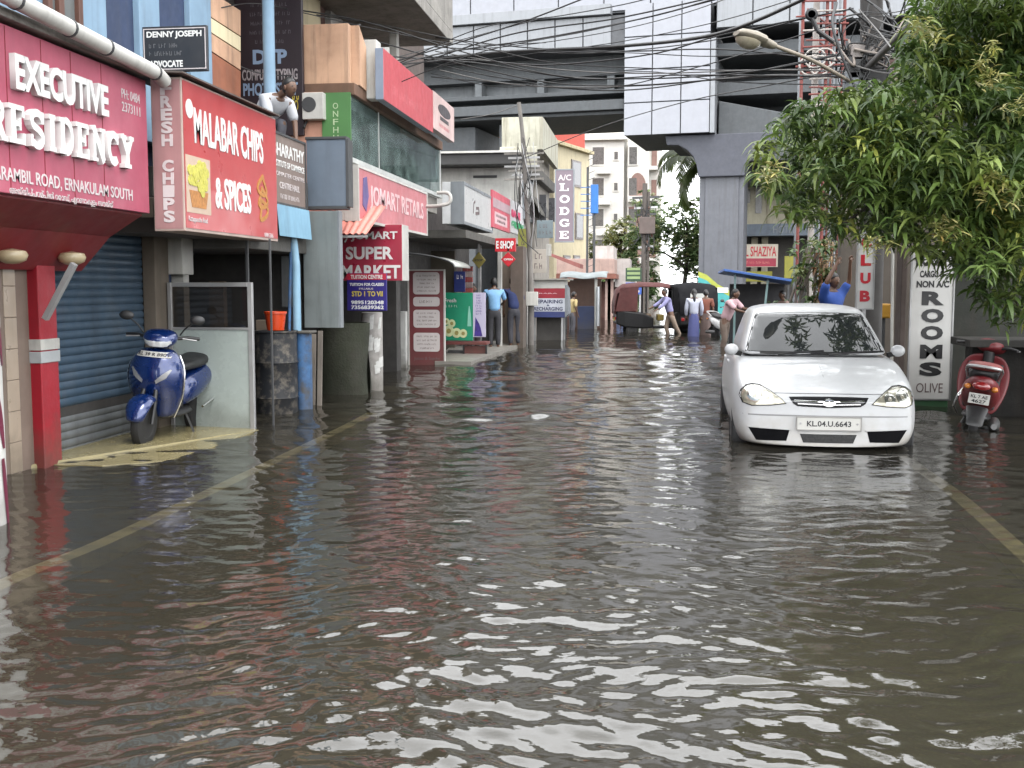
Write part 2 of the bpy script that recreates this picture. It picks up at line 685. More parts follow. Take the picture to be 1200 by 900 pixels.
# ================================================================ flood water: real ripples, murky brown, sky in the slopes
mw = bpy.data.materials.new('flood water')
k = NT(mw)
pos = k.n('ShaderNodeNewGeometry').outputs['Position']
bp = k.n('ShaderNodeBump')
bp.inputs['Strength'].default_value = 1
bp.inputs['Distance'].default_value = 1
v1 = k.mapping(pos, (.7, 1, 1))
h1 = k.n('ShaderNodeMath', operation='MULTIPLY')
k.l(k.noise(v1, 10, 3, .55), h1.inputs[0])
sy = k.n('ShaderNodeSeparateXYZ')
k.l(pos, sy.inputs[0])
k.l(k.mr(sy.outputs[1], 4.5, 14, .003, .005), h1.inputs[1])          # calmer where the street is sheltered, ruffled farther out
h2 = k.n('ShaderNodeMath', operation='MULTIPLY_ADD')
k.l(k.noise(v1, 2.6, 3, .5), h2.inputs[0])
h2.inputs[1].default_value = .0065
k.l(h1.outputs[0], h2.inputs[2])
k.l(h2.outputs[0], bp.inputs['Height'])
fr = k.n('ShaderNodeFresnel')
fr.inputs[0].default_value = 1.7
k.l(bp.outputs[0], fr.inputs['Normal'])
gl = k.n('ShaderNodeBsdfGlossy')
gl.inputs['Roughness'].default_value = .045
k.l(bp.outputs[0], gl.inputs['Normal'])
df = k.n('ShaderNodeBsdfDiffuse')
k.l(k.mix(k.mr(k.noise(pos, .35, 5, .6), .35, .65, 0, 1), (.034, .031, .0245), (.05, .0465, .0365)), df.inputs[0])
tr = k.n('ShaderNodeBsdfTransparent')
tr.inputs[0].default_value = (.8, .76, .62, 1)
m1 = k.n('ShaderNodeMixShader')
m1.inputs[0].default_value = .47
k.l(tr.outputs[0], m1.inputs[1])
k.l(df.outputs[0], m1.inputs[2])
m2 = k.n('ShaderNodeMixShader')
k.l(fr.outputs[0], m2.inputs[0])
k.l(m1.outputs[0], m2.inputs[1])
k.l(gl.outputs[0], m2.inputs[2])
k.l(m2.outputs[0], k.n('ShaderNodeOutputMaterial').inputs[0])

q = np.random.default_rng(11)
ang = np.concatenate([np.linspace(-180, -56, 26), np.linspace(-54, 40, 430), np.linspace(42, 179.9, 28)])   # degrees right of the street
rr = np.concatenate([[.02, .5, 1.0], 1.3 * 1.004 ** np.arange(0, 595), 14.1 * 1.009 ** np.arange(0, 268), [190, 260, 420]])
A_, R_ = np.meshgrid(np.radians(ang), rr)
Xw, Yw = R_ * np.sin(A_), R_ * np.cos(A_)
Zw = np.zeros_like(Xw)
NW = 110
lam = np.exp(q.uniform(np.log(.085), np.log(.7), NW))
th = np.radians(92 + q.normal(0, 40, NW))
ph = q.uniform(0, 2 * np.pi, NW)
gust = .72 + .28 * np.sin(Xw * .9 + 1.3 * np.sin(Yw * .37) + 1) * np.sin(Yw * .55 + Xw * .3) + .18 * np.sin(Xw * .31 - Yw * .21)
Xd = Xw + .12 * np.sin(Yw * 2.1 + .7) + .09 * np.sin(Yw * 3.7 + Xw * 1.3)
Yd = Yw + .10 * np.sin(Xw * 1.9) + .07 * np.sin(Xw * 4.1 + Yw * .8)
for l, t, p_ in zip(lam, th, ph):
    kx, ky = 2 * np.pi / l * np.cos(t), 2 * np.pi / l * np.sin(t)
    slope = .0165 * (1.25 if .1 < l < .28 else (.8 if l < .4 else .45))
    att = np.clip((l / (np.where(R_ < 14, .004, .009) * R_) - 3) / 3, 0, 1)
    ph_ = Xd * kx + Yd * ky + p_
    s_ = np.sin(ph_)
    Zw += att * slope * l / (2 * np.pi) * (s_ + .22 * np.cos(2 * ph_))
# the open middle of the street is ruffled by a breeze: short steep chop from several directions
chop = np.clip((Yw - 7) / 7, 0, 1)
lam2 = np.exp(q.uniform(np.log(.3), np.log(1.15), 60))
th2 = np.radians(90 + q.normal(0, 52, 60))
ph2 = q.uniform(0, 2 * np.pi, 60)
for l, t, p_ in zip(lam2, th2, ph2):
    kx, ky = 2 * np.pi / l * np.cos(t), 2 * np.pi / l * np.sin(t)
    att = np.clip((l / (np.where(R_ < 14, .004, .009) * R_) - 2) / 1.5, 0, 1)
    Zw += chop * att * .027 * l / (2 * np.pi) * np.sin(Xd * kx + Yd * ky + p_)
Zw *= gust * np.clip((R_ - .3) / 1, 0, 1)
nr, na = Xw.shape
me = bpy.data.meshes.new('flood_water')
idx = np.arange(nr * na).reshape(nr, na)
quads = np.stack([idx[:-1, :-1], idx[:-1, 1:], idx[1:, 1:], idx[1:, :-1]], -1).reshape(-1, 4)
seam = np.stack([idx[:-1, -1], idx[:-1, 0], idx[1:, 0], idx[1:, -1]], -1).reshape(-1, 4)
quads = np.concatenate([quads, seam])
me.vertices.add(nr * na)
me.vertices.foreach_set('co', np.stack([Xw, Yw, Zw], -1).reshape(-1))
me.loops.add(quads.size)
me.loops.foreach_set('vertex_index', quads.reshape(-1).astype(np.int32))
me.polygons.add(len(quads))
me.polygons.foreach_set('loop_start', np.arange(0, quads.size, 4, dtype=np.int32))
me.polygons.foreach_set('loop_total', np.full(len(quads), 4, dtype=np.int32))
me.polygons.foreach_set('use_smooth', np.ones(len(quads), dtype=bool))
me.update(calc_edges=True)
me.validate()
me.materials.append(mw)
wo = bpy.data.objects.new('water', me)
C.objects.link(wo)
tag(wo, kind='structure')

# ================================================================ metro viaduct across the end of the street
VZ = lambda py: PY(760, py, 58).z
vt = thing('metro_viaduct', 'grey elevated metro viaduct and station crossing over the end of the street', 'viaduct', (0, 58, 0), R(-9))
CLAD = M('pale metal cladding', (.28, .295, .315), .42, var=.05, metal=.1, streak=.3)
CLADW = M('white metal cladding', (.34, .352, .39), .42, var=.06, metal=.1, streak=.22, scol=(.2, .2, .2))
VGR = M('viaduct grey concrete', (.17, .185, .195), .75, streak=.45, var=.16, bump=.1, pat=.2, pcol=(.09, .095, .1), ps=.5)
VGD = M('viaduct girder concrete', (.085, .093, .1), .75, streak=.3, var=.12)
PIER = M('metro pier paint', (.12, .126, .145), .6, var=.1, streak=.45, pat=.2, pcol=(.08, .082, .09), ps=.7)
vx = lambda px: (PY(px, 300, 58).x) / math.cos(R(9))
x5, xb0, xb1, xr = vx(420), vx(729), vx(834), vx(1240)
z_ft, z_fb = VZ(14), VZ(50)


def panels(name, x0, x1, z0, z1, y, nx, nz, mat, skip=None, gap=.035):
    mb = MB()
    for i in range(nx):
        for j in range(nz):
            a, b_ = x0 + (x1 - x0) * i / nx, x0 + (x1 - x0) * (i + 1) / nx
            c, d = z0 + (z1 - z0) * j / nz, z0 + (z1 - z0) * (j + 1) / nz
            mb.box(a + gap, b_ - gap, y, y + .08, c + gap, d - gap)
    return mb.build(name, mat, vt, bevel=.008)


joint = M('cladding joint', (.1, .105, .115), .7)
MB().box(x5 - 20, xb0, .1, 7, z_fb, z_ft).build('fascia_beam', joint, vt)
panels('fascia_cladding', x5 - 20, xb0 - .7, z_fb, z_ft, .0, 22, 1, CLAD)
MB().box(x5 - 20, xb0 - .7, -.28, .25, z_ft + .01, z_ft + .55).build('fascia_cornice', CLAD, vt, bevel=.02)
panels('station_wall', x5 - 20, xr + 30, z_ft + .56, z_ft + 4.4, 1.5, 34, 2, CLADW)
MB().box(x5 - 20, xr + 30, .6, 9, z_ft + 4.42, z_ft + 5.0).build('roof_edge', CLAD, vt, bevel=.03)
MB().box(x5 - 20, xr + 30, 1.4, 9, z_ft + 5.02, z_ft + 12).build('roof', VGR, vt, bevel=.05)
MB().box(x5 - 20, xr + 30, 1.6, 8, z_ft + .5, z_ft + 4.4).build('station_core', joint, vt)
# girder behind the shadowed recess, with shelves and stiffeners
zg0 = VZ(117)
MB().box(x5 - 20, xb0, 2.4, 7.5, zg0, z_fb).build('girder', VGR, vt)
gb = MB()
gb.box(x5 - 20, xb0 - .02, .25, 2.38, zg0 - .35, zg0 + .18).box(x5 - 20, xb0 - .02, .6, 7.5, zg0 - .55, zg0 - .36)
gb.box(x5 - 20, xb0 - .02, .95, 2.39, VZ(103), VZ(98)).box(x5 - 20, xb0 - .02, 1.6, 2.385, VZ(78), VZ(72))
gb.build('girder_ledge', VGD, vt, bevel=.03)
for px in (470, 545, 622, 707):
    a = vx(px)
    MB().box(a - .2, a + .2, 1.5, 2.39, VZ(97), VZ(79)).build('stiffener', VGR, vt)
# white block at the pier
zb = VZ(158)
MB().box(xb0 + .05, xb1 - .3, .1, 7, zb + .03, z_ft + .5).build('pier_block', joint, vt)
panels('block_cladding', xb0, xb1 - .25, zb, z_ft + .5, -.02, 3, 4, CLADW, gap=.03)
MB().box(xb1 - .24, xb1, .0, 7, zb, z_fb + .3).build('block_cheek', CLAD, vt, bevel=.01)
MB().box(xb1 + .01, xr + 30, .1, 7, VZ(38), z_ft + .5).build('fascia_beam', joint, vt)
panels('fascia_cladding', xb1 + .02, xr + 30, VZ(38), z_ft + .5, .0, 26, 1, CLAD)
# girders seen in the opening on the other side of the block
ob = MB()
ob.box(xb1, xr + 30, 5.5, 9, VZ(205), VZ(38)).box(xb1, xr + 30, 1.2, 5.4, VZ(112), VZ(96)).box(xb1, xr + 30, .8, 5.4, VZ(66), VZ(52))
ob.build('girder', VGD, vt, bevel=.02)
hb = MB()
hb.hexa([(xb1 + .1, 1.0, VZ(190)), (xb1 + 6.4, 1.0, VZ(190)), (xb1 + 6.4, 6, VZ(190)), (xb1 + .1, 6, VZ(190)), (xb1 + .1, 1.0, VZ(118)), (xb1 + 6.4, 1.0, VZ(150)), (xb1 + 6.4, 6, VZ(150)), (xb1 + .1, 6, VZ(118))])
hb.build('cross_head', VGD, vt, bevel=.05)
# pier with flared head
pc = vx(842)
hw = 1.17
fl = MB()
lf = [(vx(776), zb - .02), (vx(778), zb - .5), (vx(792), VZ(170)), (vx(802), VZ(176)), (vx(809), VZ(184)), (vx(813), VZ(194)), (pc - hw - .03, VZ(208))]
rt_ = [(2 * pc - x, z) for x, z in lf[::-1]]
fl.prism(lf + rt_, .45, 5.5)
fl.build('pier_head', M('pier head concrete', (.075, .08, .1), .7, var=.1), vt, bevel=.05)
pr = MB()
pr.box(pc - hw, pc + hw, .8, 3.2, -1, VZ(188) + .02).box(pc - hw + .3, pc + hw - .28, .7, .79, -1, VZ(190))
pr.build('pier', PIER, vt, bevel=.25, seg=4)
# painted wave at the foot of the pier, sheets on its front
TEAL = M('teal wall paint', (.06, .36, .36), .6)
YG = M('yellow green wall paint', (.38, .42, .06), .6)
wv = [(pc - hw + .02, VZ(318)), (pc - hw * .6, VZ(322)), (pc - hw * .1, VZ(333)), (pc + hw * .4, VZ(340)), (pc + hw - .02, VZ(337))]
MB().prism([(pc - hw + .02, -.2)] + [(pc + hw - .02, -.2)] + [(x, z - .3) for x, z in wv[::-1]], .672, .69).build('painted_wave', TEAL, vt)
MB().prism([(x, z - .3) for x, z in wv] + [(x, z) for x, z in wv[::-1]], .674, .692).build('painted_stripe', YG, vt)
MB().box(pc - .15, pc + .45, .65, .67, VZ(343), VZ(337)).build('notice', WHITE, vt)
# station building parts under the viaduct, past the shops
ub = MB()
ub.box(vx(480), vx(541), 1.5, 7, -1, zg0 - .76).box(vx(573), vx(586), 1.2, 5, -1, zg0 - .76)
ub.build('station_column', VGD, vt, bevel=.03)
MB().box(vx(541.5), vx(590), 6.5, 9, -1, VZ(164)).build('station_panel', CLAD, vt)
# ================================================================ LEFT SIDE OF THE STREET
CRIM = M('crimson acrylic sign', srgb(170, 52, 74), .35, var=.1, streak=.35, bump=.2, bs=2.5, scol=srgb(120, 50, 50), coat=.2)
MAG = M('faded magenta sign sheet', srgb(178, 82, 104), .4, var=.14, streak=.4, scol=srgb(116, 62, 74), bump=.25, bs=2.2, pat=.15, pcol=srgb(196, 130, 140))
REDD = M('deep red paint', srgb(160, 18, 38), .45, var=.14, streak=.3, scol=srgb(90, 16, 26), tide=.6, bump=.1)
MAR = M('maroon soffit paint', srgb(130, 30, 38), .5, var=.15, streak=.25)
REDF = M('bright red sign film', srgb(188, 66, 68), .35, var=.12, streak=.25, pat=.12, pcol=srgb(150, 70, 66), vs=1.2, scol=srgb(150, 60, 60), coat=.15)
PINKG = M('faded grey pink sign film', srgb(176, 132, 132), .5, var=.12, streak=.2)
LBLUE = M('light blue wall paint', srgb(132, 162, 186), .7, streak=.35, var=.1, pat=.15)
NAVY = M('navy wall paint', srgb(42, 60, 94), .7, streak=.3, var=.15)
ORANGE = M('orange wall paint', srgb(208, 168, 138), .75, streak=.7, var=.14, pat=.4, pcol=srgb(120, 84, 66))
ORANGED = M('burnt orange wall paint', srgb(150, 92, 66), .75, streak=.4, var=.15)
CREAM = M('cream wall paint', srgb(228, 214, 178), .75, streak=.3, var=.07)
LETW = M('white letter acrylic', (.82, .82, .8), .35, var=.05, streak=.12, scol=(.4, .38, .36))
LETF = M('faded white lettering', (.66, .6, .6), .6, var=.1)
SHUT = M('blue grey shutter paint', srgb(70, 92, 112), .5, metal=.3, var=.2, streak=.35, pat=.45, pcol=(.07, .075, .08), ps=2.5)
SHUTG = M('worn grey shutter slats', srgb(118, 122, 124), .5, metal=.3, var=.25, streak=.5, pat=.4)
WOODB = M('brown window wood', srgb(96, 62, 50), .6, var=.2)
TILE = M('beige wall tile', srgb(168, 152, 134), .35, var=.1, streak=.2, tide=.4)
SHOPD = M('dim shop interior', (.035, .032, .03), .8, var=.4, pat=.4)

# ---------------- the hotel with the canopy sign
XS = -4.4
ya, yb, z0, z1 = wall_rect(-260, 174, 200, 300, XS)
zb = PX(174, 250, XS).z
zt = PX(174, 96, XS).z
yend = yb
bld = thing('hotel_building', 'blue walled hotel building with maroon canopy, red pillar and blue rolling shutter', 'building', (-6, 9, 0))
L = lambda p: Vector(p) - Vector((-6, 9, 0))


def wbuild(mb, name, mat, parent, origin, **kw):
    """Build a part from street coordinates under a thing that stands at origin."""
    mb.v = [(x - origin[0], y - origin[1], z - origin[2]) for x, y, z in mb.v]
    return mb.build(name, mat, parent, **kw)


OA = (-6, 9, 0)
XU = -5.35
ub = MB().box(XU - 3.5, XU, ya - 2, PX(242, 20, XU).y, 3.0, 9)
ub.box(-9, -5.62, ya - 2, 12.3, -1, 3.2)
wbuild(ub, 'wall', NAVY, bld, OA)
cb = MB()
for p0, p1 in ((89, 117), (156, 180), (216, 241)):
    a, b = PX(p0, 20, XU).y, PX(p1, 20, XU).y
    cb = MB().box(XU - .1, XU + .07, a, b, 3.0, 9)
    wbuild(cb, 'pilaster', LBLUE, bld, OA, bevel=.01)
a, b = PX(-60, 20, XU).y, PX(88, 20, XU).y
wbuild(MB().box(XU - .1, XU + .03, ya - 2, b, 3.0, 9), 'blue_wall_panel', LBLUE, bld, OA)
fb = MB()
for p0, p1 in ((46, 51), (59, 65), (82, 87)):
    fb.box(XU + .031, XU + .09, PX(p0, 10, XU).y, PX(p1, 10, XU).y, 3.1, 6)
fb.box(XU + .031, XU + .085, PX(51, 10, XU).y, PX(59, 10, XU).y, 4.35, 4.42).box(XU + .031, XU + .085, PX(65, 10, XU).y, PX(82, 10, XU).y, 4.35, 4.42)
wo_ = wbuild(fb, 'window_frame', WOODB, bld, OA, bevel=.006)
wbuild(MB().box(XU + .032, XU + .045, PX(51, 10, XU).y, PX(82, 10, XU).y, 3.1, 4.35), 'window_pane', glassy('dull window glass', (.12, .13, .13), .15), bld, OA)
# canopy: slab edge, sloped underside, low soffit with round lamps
pr = [(XS - .06, zb - .02), (XS - .34, zb - .19), (XS - .36, zb - .2), (XS - .64, zb - .5), (-5.7, zb - .5), (-5.7, zt + .02), (XS - .06, zt + .02)]
mb = MB()
n = len(pr)
vs = [(x, ya - 2, z) for x, z in pr] + [(x, yend - .03, z) for x, z in pr]
mb.add(vs, [tuple(range(n)), tuple(range(2 * n - 1, n - 1, -1))] + [(i, (i + 1) % n, n + (i + 1) % n, n + i) for i in range(n)])
wbuild(mb, 'canopy', MAR, bld, OA)
wbuild(MB().box(XU, XS + .05, ya - 2, yend, zt + .03, zt + .1), 'canopy_slab', CONC, bld, OA, bevel=.01)
for px, py in ((14, 294), (84, 297)):
    c = PX(px, py, XS - .46)
    lm = MB().lathe([(.0, .02), (.1, .0), (.115, -.03), (.1, -.07), (.05, -.095), (.0, -.1)], (c.x, c.y, c.z + .0), n=18)
    wbuild(lm, 'lamp', M('cream lamp glass', (.55, .45, .28), .3, var=.06), bld, OA, smooth=50)
# red pillar with two pale bands, tiled pillar, painted end wall
pb = PZ(54, 548, 0)
py_ = pb.y
x0, x1 = PY(28, 500, py_).x, PY(53, 545, py_).x
top = PY(60, 318, py_).z
rp = wbuild(MB().box(x0, x1, py_, py_ + .26, -.25, top + .5), 'pillar', REDD, bld, OA, bevel=.008)
for (u, v), mm in (((411, 398), WHITE_D), ((426, 412.5), M('grey band paint', (.4, .42, .43), .5))):
    zz = (PY(60, u, py_).z, PY(60, v, py_).z)
    MB().box(x0 - .012 - OA[0], x1 + .012 - OA[0], py_ - .012 - OA[1], py_ + .27 - OA[1], zz[0], zz[1]).build('band', mm, rp, bevel=.004)
a = PZ(14, 556, 0)
x0, x1 = PY(0, 500, a.y).x, PY(13, 545, a.y).x
tl = MB()
for i in range(8):
    z_ = -.25 + i * .25
    tl.box(x0 - .25, x1, a.y, a.y + .16, z_, z_ + .246)
wbuild(tl, 'tiled_pillar', TILE, bld, OA, bevel=.004)
MB().box(-1.2, -.62 + .9, -4.0, 1.0, -.3, .0)
wbuild(MB().box(-9, -5.1, ya - 2, PX(60, 500, -5.0).y, -.3, 3), 'entrance_wall', M('entrance wall', (.2, .15, .12), .6, streak=.3), bld, OA)
wbuild(MB().bar(PX(53, 374, -4.9), PX(87, 309, -4.62), .05, .045), 'bracket', M('grey bracket', (.35, .35, .35), .5), bld, OA, bevel=.004)
# rolling shutter, corrugated
sy0, sy1 = PX(75, 540, -5.25).y, PX(171, 500, -5.25).y
zs0, zs1 = .02, 2.25


def shutter(y0, y1, za, zb_, pitch=.075):
    mb = MB()
    prof = []
    n_ = int((zb_ - za) / pitch)
    for i in range(n_):
        for j in range(6):
            t = j / 6
            prof.append((-5.25 + .016 * math.sin(PI * t) ** .7, za + (i + t) * pitch))
    vs = [(x, y0, z) for x, z in prof] + [(x, y1, z) for x, z in prof]
    m_ = len(prof)
    return mb.add(vs, [(i, i + 1, m_ + i + 1, m_ + i) for i in range(m_ - 1)])


wbuild(shutter(sy0 - .25, sy1, zs0 + .4, zs1), 'rolling_shutter', SHUT, bld, OA, smooth=50)
wbuild(shutter(sy0 - .25, sy1, zs0 - .05, zs0 + .385), 'bare_shutter_slats', SHUTG, bld, OA, smooth=50)
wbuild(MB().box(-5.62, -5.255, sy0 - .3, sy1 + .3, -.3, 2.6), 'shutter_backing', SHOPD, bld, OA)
ww = MB().box(-5.24, -5.1, sy1 + .005, sy1 + .32, -.3, 2.4)
wbuild(ww, 'door_jamb', M('worn shop pillar paint', (.16, .13, .1), .8, streak=.5, pat=.5), bld, OA, bevel=.01)
wbuild(MB().box(-5.23, -4.95, sy1 + .33, sy1 + .6, 1.62, 2.1), 'white_beam_end', WHITE_D, bld, OA, bevel=.01)

# canopy sign with raised letters
t = thing('hotel_signboard', 'long magenta hotel sign with raised white capital letters along the canopy edge', 'sign', (XS, ya, zb), R(90))
lx = lambda px: PX(px, 200, XS).y - ya
lz = lambda px, py: PX(px, py, XS).z - zb
MB().box(-2, yend - ya, 0, .06, 0, zt - zb).build('panel', MAG, t, bevel=.006)
for px in (-60, 12, 53, 87, 122):
    MB().box(lx(px) - .003, lx(px) + .003, -.003, .0, .01, zt - zb - .01).build('sheet_joint', MAR, t)
text('EXECUTIVE', lx(16), lx(124), lz(70, 122), lz(70, 83), LETW, t, bold=.035, depth=.045)
slab_text('RESIDENCY', lx(-19), lx(151), lz(70, 181), lz(70, 139), LETW, t, depth=.05)
text('ATHIPARAMBIL ROAD, ERNAKULAM SOUTH', lx(-42), lx(154), lz(70, 224), lz(70, 207), LETF, t, bold=.012, depth=.004)
text('അത്തിപ്പറമ്പിൽ റോഡ്, എറണാകുളം സൗത്ത്', lx(10), lx(131), lz(70, 237), lz(70, 226), LETF, t, depth=.004)
text('PH: 0484', lx(145), lx(166), lz(155, 119), lz(155, 108), LETF, t, depth=.004)
text('2373111', lx(145), lx(166), lz(155, 134), lz(155, 123), LETF, t, depth=.004)

# white drainpipe on the slab edge
t = thing('drainpipe', 'long white drainpipe strapped along the edge above the magenta hotel sign', 'pipe', (XS + .12, 8, zt + .12))
o_ = (XS + .12, 8, zt + .12)
p1 = PX(184, 86, XS + .13)
p0 = PX(30, 6, XS + .13)
p0 = p1 + (p0 - p1) * 3
wbuild(MB().tube([p0, p1, p1 + Vector((.01, .12, -.05))], .062, 14), 'tube', WHITE_D, t, o_, smooth=50)
for px in (20, 82, 124, 180):
    c = p0.lerp(p1, (PX(px, 50, XS + .13).y - p0.y) / (p1.y - p0.y))
    wbuild(MB().tube([c - Vector((0, .012, 0)), c + Vector((0, .012, 0))], .068, 14), 'strap', DGREY, t, o_, smooth=50)

# painted white column at the very edge of the view
t = thing('painted_column', 'white column painted with maroon curves standing in the water beside the tiled pillar', 'column', (0, 0, 0))
b = PZ(12, 622, 0)
rc = .3
t.location = (b.x - rc - .13, b.y + .1, -.2)
MB().lathe([(rc, -.1), (rc, 1.95), (rc * .98, 2.0), (rc * .9, 2.05)], n=28).build('shaft', M('white column paint', (.72, .71, .68), .5, streak=.25, tide=.4), t, smooth=40)
for zz, hh, a0 in ((.12, .5, 24), (.68, .34, 17), (1.2, .3, 26)):
    mb = MB()
    mb.grid(10, 8, lambda u, v: ((rc + .004) * math.cos(R(a0 + (3.5 + 3 * math.sin(v * 3)) * (u - .5) * 2 - 12 * v)), (rc + .004) * math.sin(R(a0 + (3.5 + 3 * math.sin(v * 3)) * (u - .5) * 2 - 12 * v)), zz + hh * v))
    mb.build('painted_curve', M('maroon column paint', srgb(110, 30, 58), .5), t, smooth=60)

# ledge in front of the shutter, just awash
lg = MB()
P = [PZ(60, 545, 0), PZ(120, 546, 0), PZ(190, 541, 0), PZ(250, 524, 0), PZ(303, 504, 0)]
far = [Vector((-5.3, 11.2, 0)), Vector((-5.3, 7.6, 0))]
pts = [(p.x, p.y) for p in P] + [(p.x, p.y) for p in far]
vs = [(x, y, -.4) for x, y in pts] + [(x, y, .004 if i < 5 else .035) for i, (x, y) in enumerate(pts)]
n = len(pts)
lg.add(vs, [tuple(range(n - 1, -1, -1)), tuple(range(n, 2 * n))] + [(i, (i + 1) % n, n + (i + 1) % n, n + i) for i in range(n)])
WETL = M('wet ochre concrete', srgb(150, 140, 104), .2, var=.12, pat=.25, pcol=srgb(118, 110, 82), ps=2, bump=.05, spec=.6)
tag(lg.build('pavement', WETL), kind='structure')

# frosted glass partition in an aluminium frame
b0, b1 = PZ(200, 506, 0), PZ(300, 503, 0)
Yg = b1.y
gx0, gx1 = PY(201, 480, Yg).x, PY(299, 480, Yg).x
gz0, gzm, gz1 = .0, PY(250, 385, Yg).z, PY(250, 331, Yg).z
t = thing('glass_partition', 'aluminium framed partition with frosted glass below clear glass behind blue scooter', 'partition', ((gx0 + gx1) / 2, Yg, 0))
ALU = M('grey aluminium frame', (.34, .34, .34), .4, metal=.6, var=.1)
hwid = (gx1 - gx0) / 2
fb = MB().box(-hwid, -hwid + .045, -.025, .025, -.2, gz1).box(hwid - .05, hwid, -.025, .025, -.2, gz1)
fb.box(-hwid + .046, hwid - .051, -.022, .022, gz1 - .045, gz1).box(-hwid + .046, hwid - .051, -.02, .02, gzm - .012, gzm + .012)
fb.build('frame', ALU, t, bevel=.004)
MB().box(-hwid + .046, hwid - .051, -.006, .006, -.15, gzm - .013).build('frosted_pane', M('frosted glass film', srgb(168, 178, 174), .28, var=.06, spec=.5, streak=.12, scol=srgb(120, 124, 116), tide=.4), t)
MB().box(-hwid + .046, hwid - .051, -.004, .004, gzm + .013, gz1 - .046).build('clear_pane', glassy('smoky clear glass', (.03, .03, .03), .02, .35, (.55, .5, .45)), t)

# ---------------- corner box sign of the snack shop
XM = -4.15
ya2, yb2, zb2, zt2 = wall_rect(212, 322, 90, 270, XM)
t = thing('snack_shop_sign', 'red box sign with pictures of snacks and words CHIPS & SPICES', 'sign', (XM, ya2, zb2), R(90))
Wm, Hm = yb2 - ya2, zt2 - zb2
dm = PY(212, 180, ya2).x - PY(176, 180, ya2).x
MB().box(0, Wm, .001, dm, 0, Hm).build('box', M('sign box edge', srgb(190, 170, 160), .5, streak=.2), t, bevel=.006)
MB().box(.02, Wm - .02, -.004, .0, .03, Hm - .02).build('front_panel', REDF, t)
MB().box(-.004, -.0, .015, dm - .01, .02, Hm - .02).build('side_panel', PINKG, t)
lx = lambda px: PX(px, 200, XM).y - ya2
lz = lambda px, py: PX(px, py, XM).z - zb2
text('MALABAR CHIPS', lx(228), lx(308), lz(270, 181), lz(270, 142), LETW, t, bold=.022, depth=.006, y=-.004)
text('& SPICES', lx(251), lx(292.5), lz(270, 247), lz(270, 211), LETW, t, bold=.03, depth=.006, y=-.004)
text('Kattapparathu Road', lx(219), lx(241), lz(230, 262), lz(230, 254), LETF, t, depth=.003, y=-.004)
text('0484 2366', lx(308), lx(318), lz(313, 278), lz(313, 273), LETF, t, depth=.003, y=-.004)
bd = MB()
bd.prism([(lx(223) + .075 * math.cos(a), lz(223, 128) + .085 * math.sin(a)) for a in [i * PI / 10 for i in range(20)]], -.008, -.0045)
bd.build('emblem', LETW, t)
BASK = M('basket print', srgb(190, 130, 70), .5, var=.3, vs=30)
CHIP = M('chips print', srgb(206, 200, 92), .5, var=.25, vs=40)
bx0, bx1, bz0, bz1 = lx(217), lx(245.5), lz(230, 250), lz(230, 184)
MB().box(bx0, bx1, -.0065, -.0045, bz0, bz1).build('picture_ground', M('picture ground', srgb(205, 180, 160), .5, var=.08), t)
pm = MB()
pm.prism([(bx0 + .11, bz0 + .05), (bx1 - .11, bz0 + .05), (bx1 - .06, bz0 + .2), (bx0 + .06, bz0 + .2)], -.009, -.0067)
pm.build('basket_picture', BASK, t)
pm = MB()
for i in range(46):
    a, r_ = rnd.uniform(0, 2 * PI), rnd.uniform(0, 1) ** .5
    cx, cz = (bx0 + bx1) / 2 + r_ * .2 * math.cos(a), bz0 + .33 + r_ * .15 * math.sin(a)
    w_, h_, tt = rnd.uniform(.03, .05), rnd.uniform(.02, .05), rnd.uniform(0, PI)
    pm.prism([(cx + w_ * math.cos(j * PI / 4 + tt), cz + h_ * math.sin(j * PI / 4 + tt)) for j in range(8)], -.010 - i * .00012, -.0068)
pm.build('chips_picture', CHIP, t)
pm = MB()
cx, cz = lx(306.5), lz(306, 233)
prz = lambda r0, a0, a1: [(cx + r0 * .62 * math.cos(R(a)), cz + r0 * math.sin(R(a))) for a in range(a0, a1 + 1, 15)]
polys = []
for u in range(3):
    _stroke(polys, [(cx + .1 * math.cos(a) + .05 * math.cos(2 * a + u), cz - .12 + .13 * u + .1 * math.sin(a)) for a in [i * PI / 8 for i in range(17)]], .045)
for i, p in enumerate(polys):
    pm.prism(p, -.009 - .00015 * (i % 11), -.0045)
pm.build('snack_picture', M('fried snack print', srgb(190, 130, 60), .5, var=.25, vs=30), t)
# side lettering, top to bottom
for i, c in enumerate('FRESH CHIPS'):
    if c != ' ':
        zc = Hm - .1 - i * (Hm - .16) / 10.6
        o = text(c, .0, .105, -.052, .052, LETF, t, bold=.04, depth=.004)
        o.rotation_euler = (0, 0, R(-90))
        o.location = (-.0046, dm * .5 + .05, zc)

# sheltering tin edge over that sign
t = thing('tin_canopy_edge', 'thin rusty tin eave sloping over the top of red box sign', 'eave', (XM, ya2, zt2))
MB().hexa([(-.6, -.1, .05), (.06, -.1, .015), (.06, Wm - .02, .015), (-.6, Wm - .02, .05), (-.6, -.1, .07), (.06, -.1, .03), (.06, Wm - .02, .03), (-.6, Wm - .02, .07)]).build('sheet', M('rusty tin', (.13, .1, .085), .7, pat=.6, metal=.3, bump=.2), t)

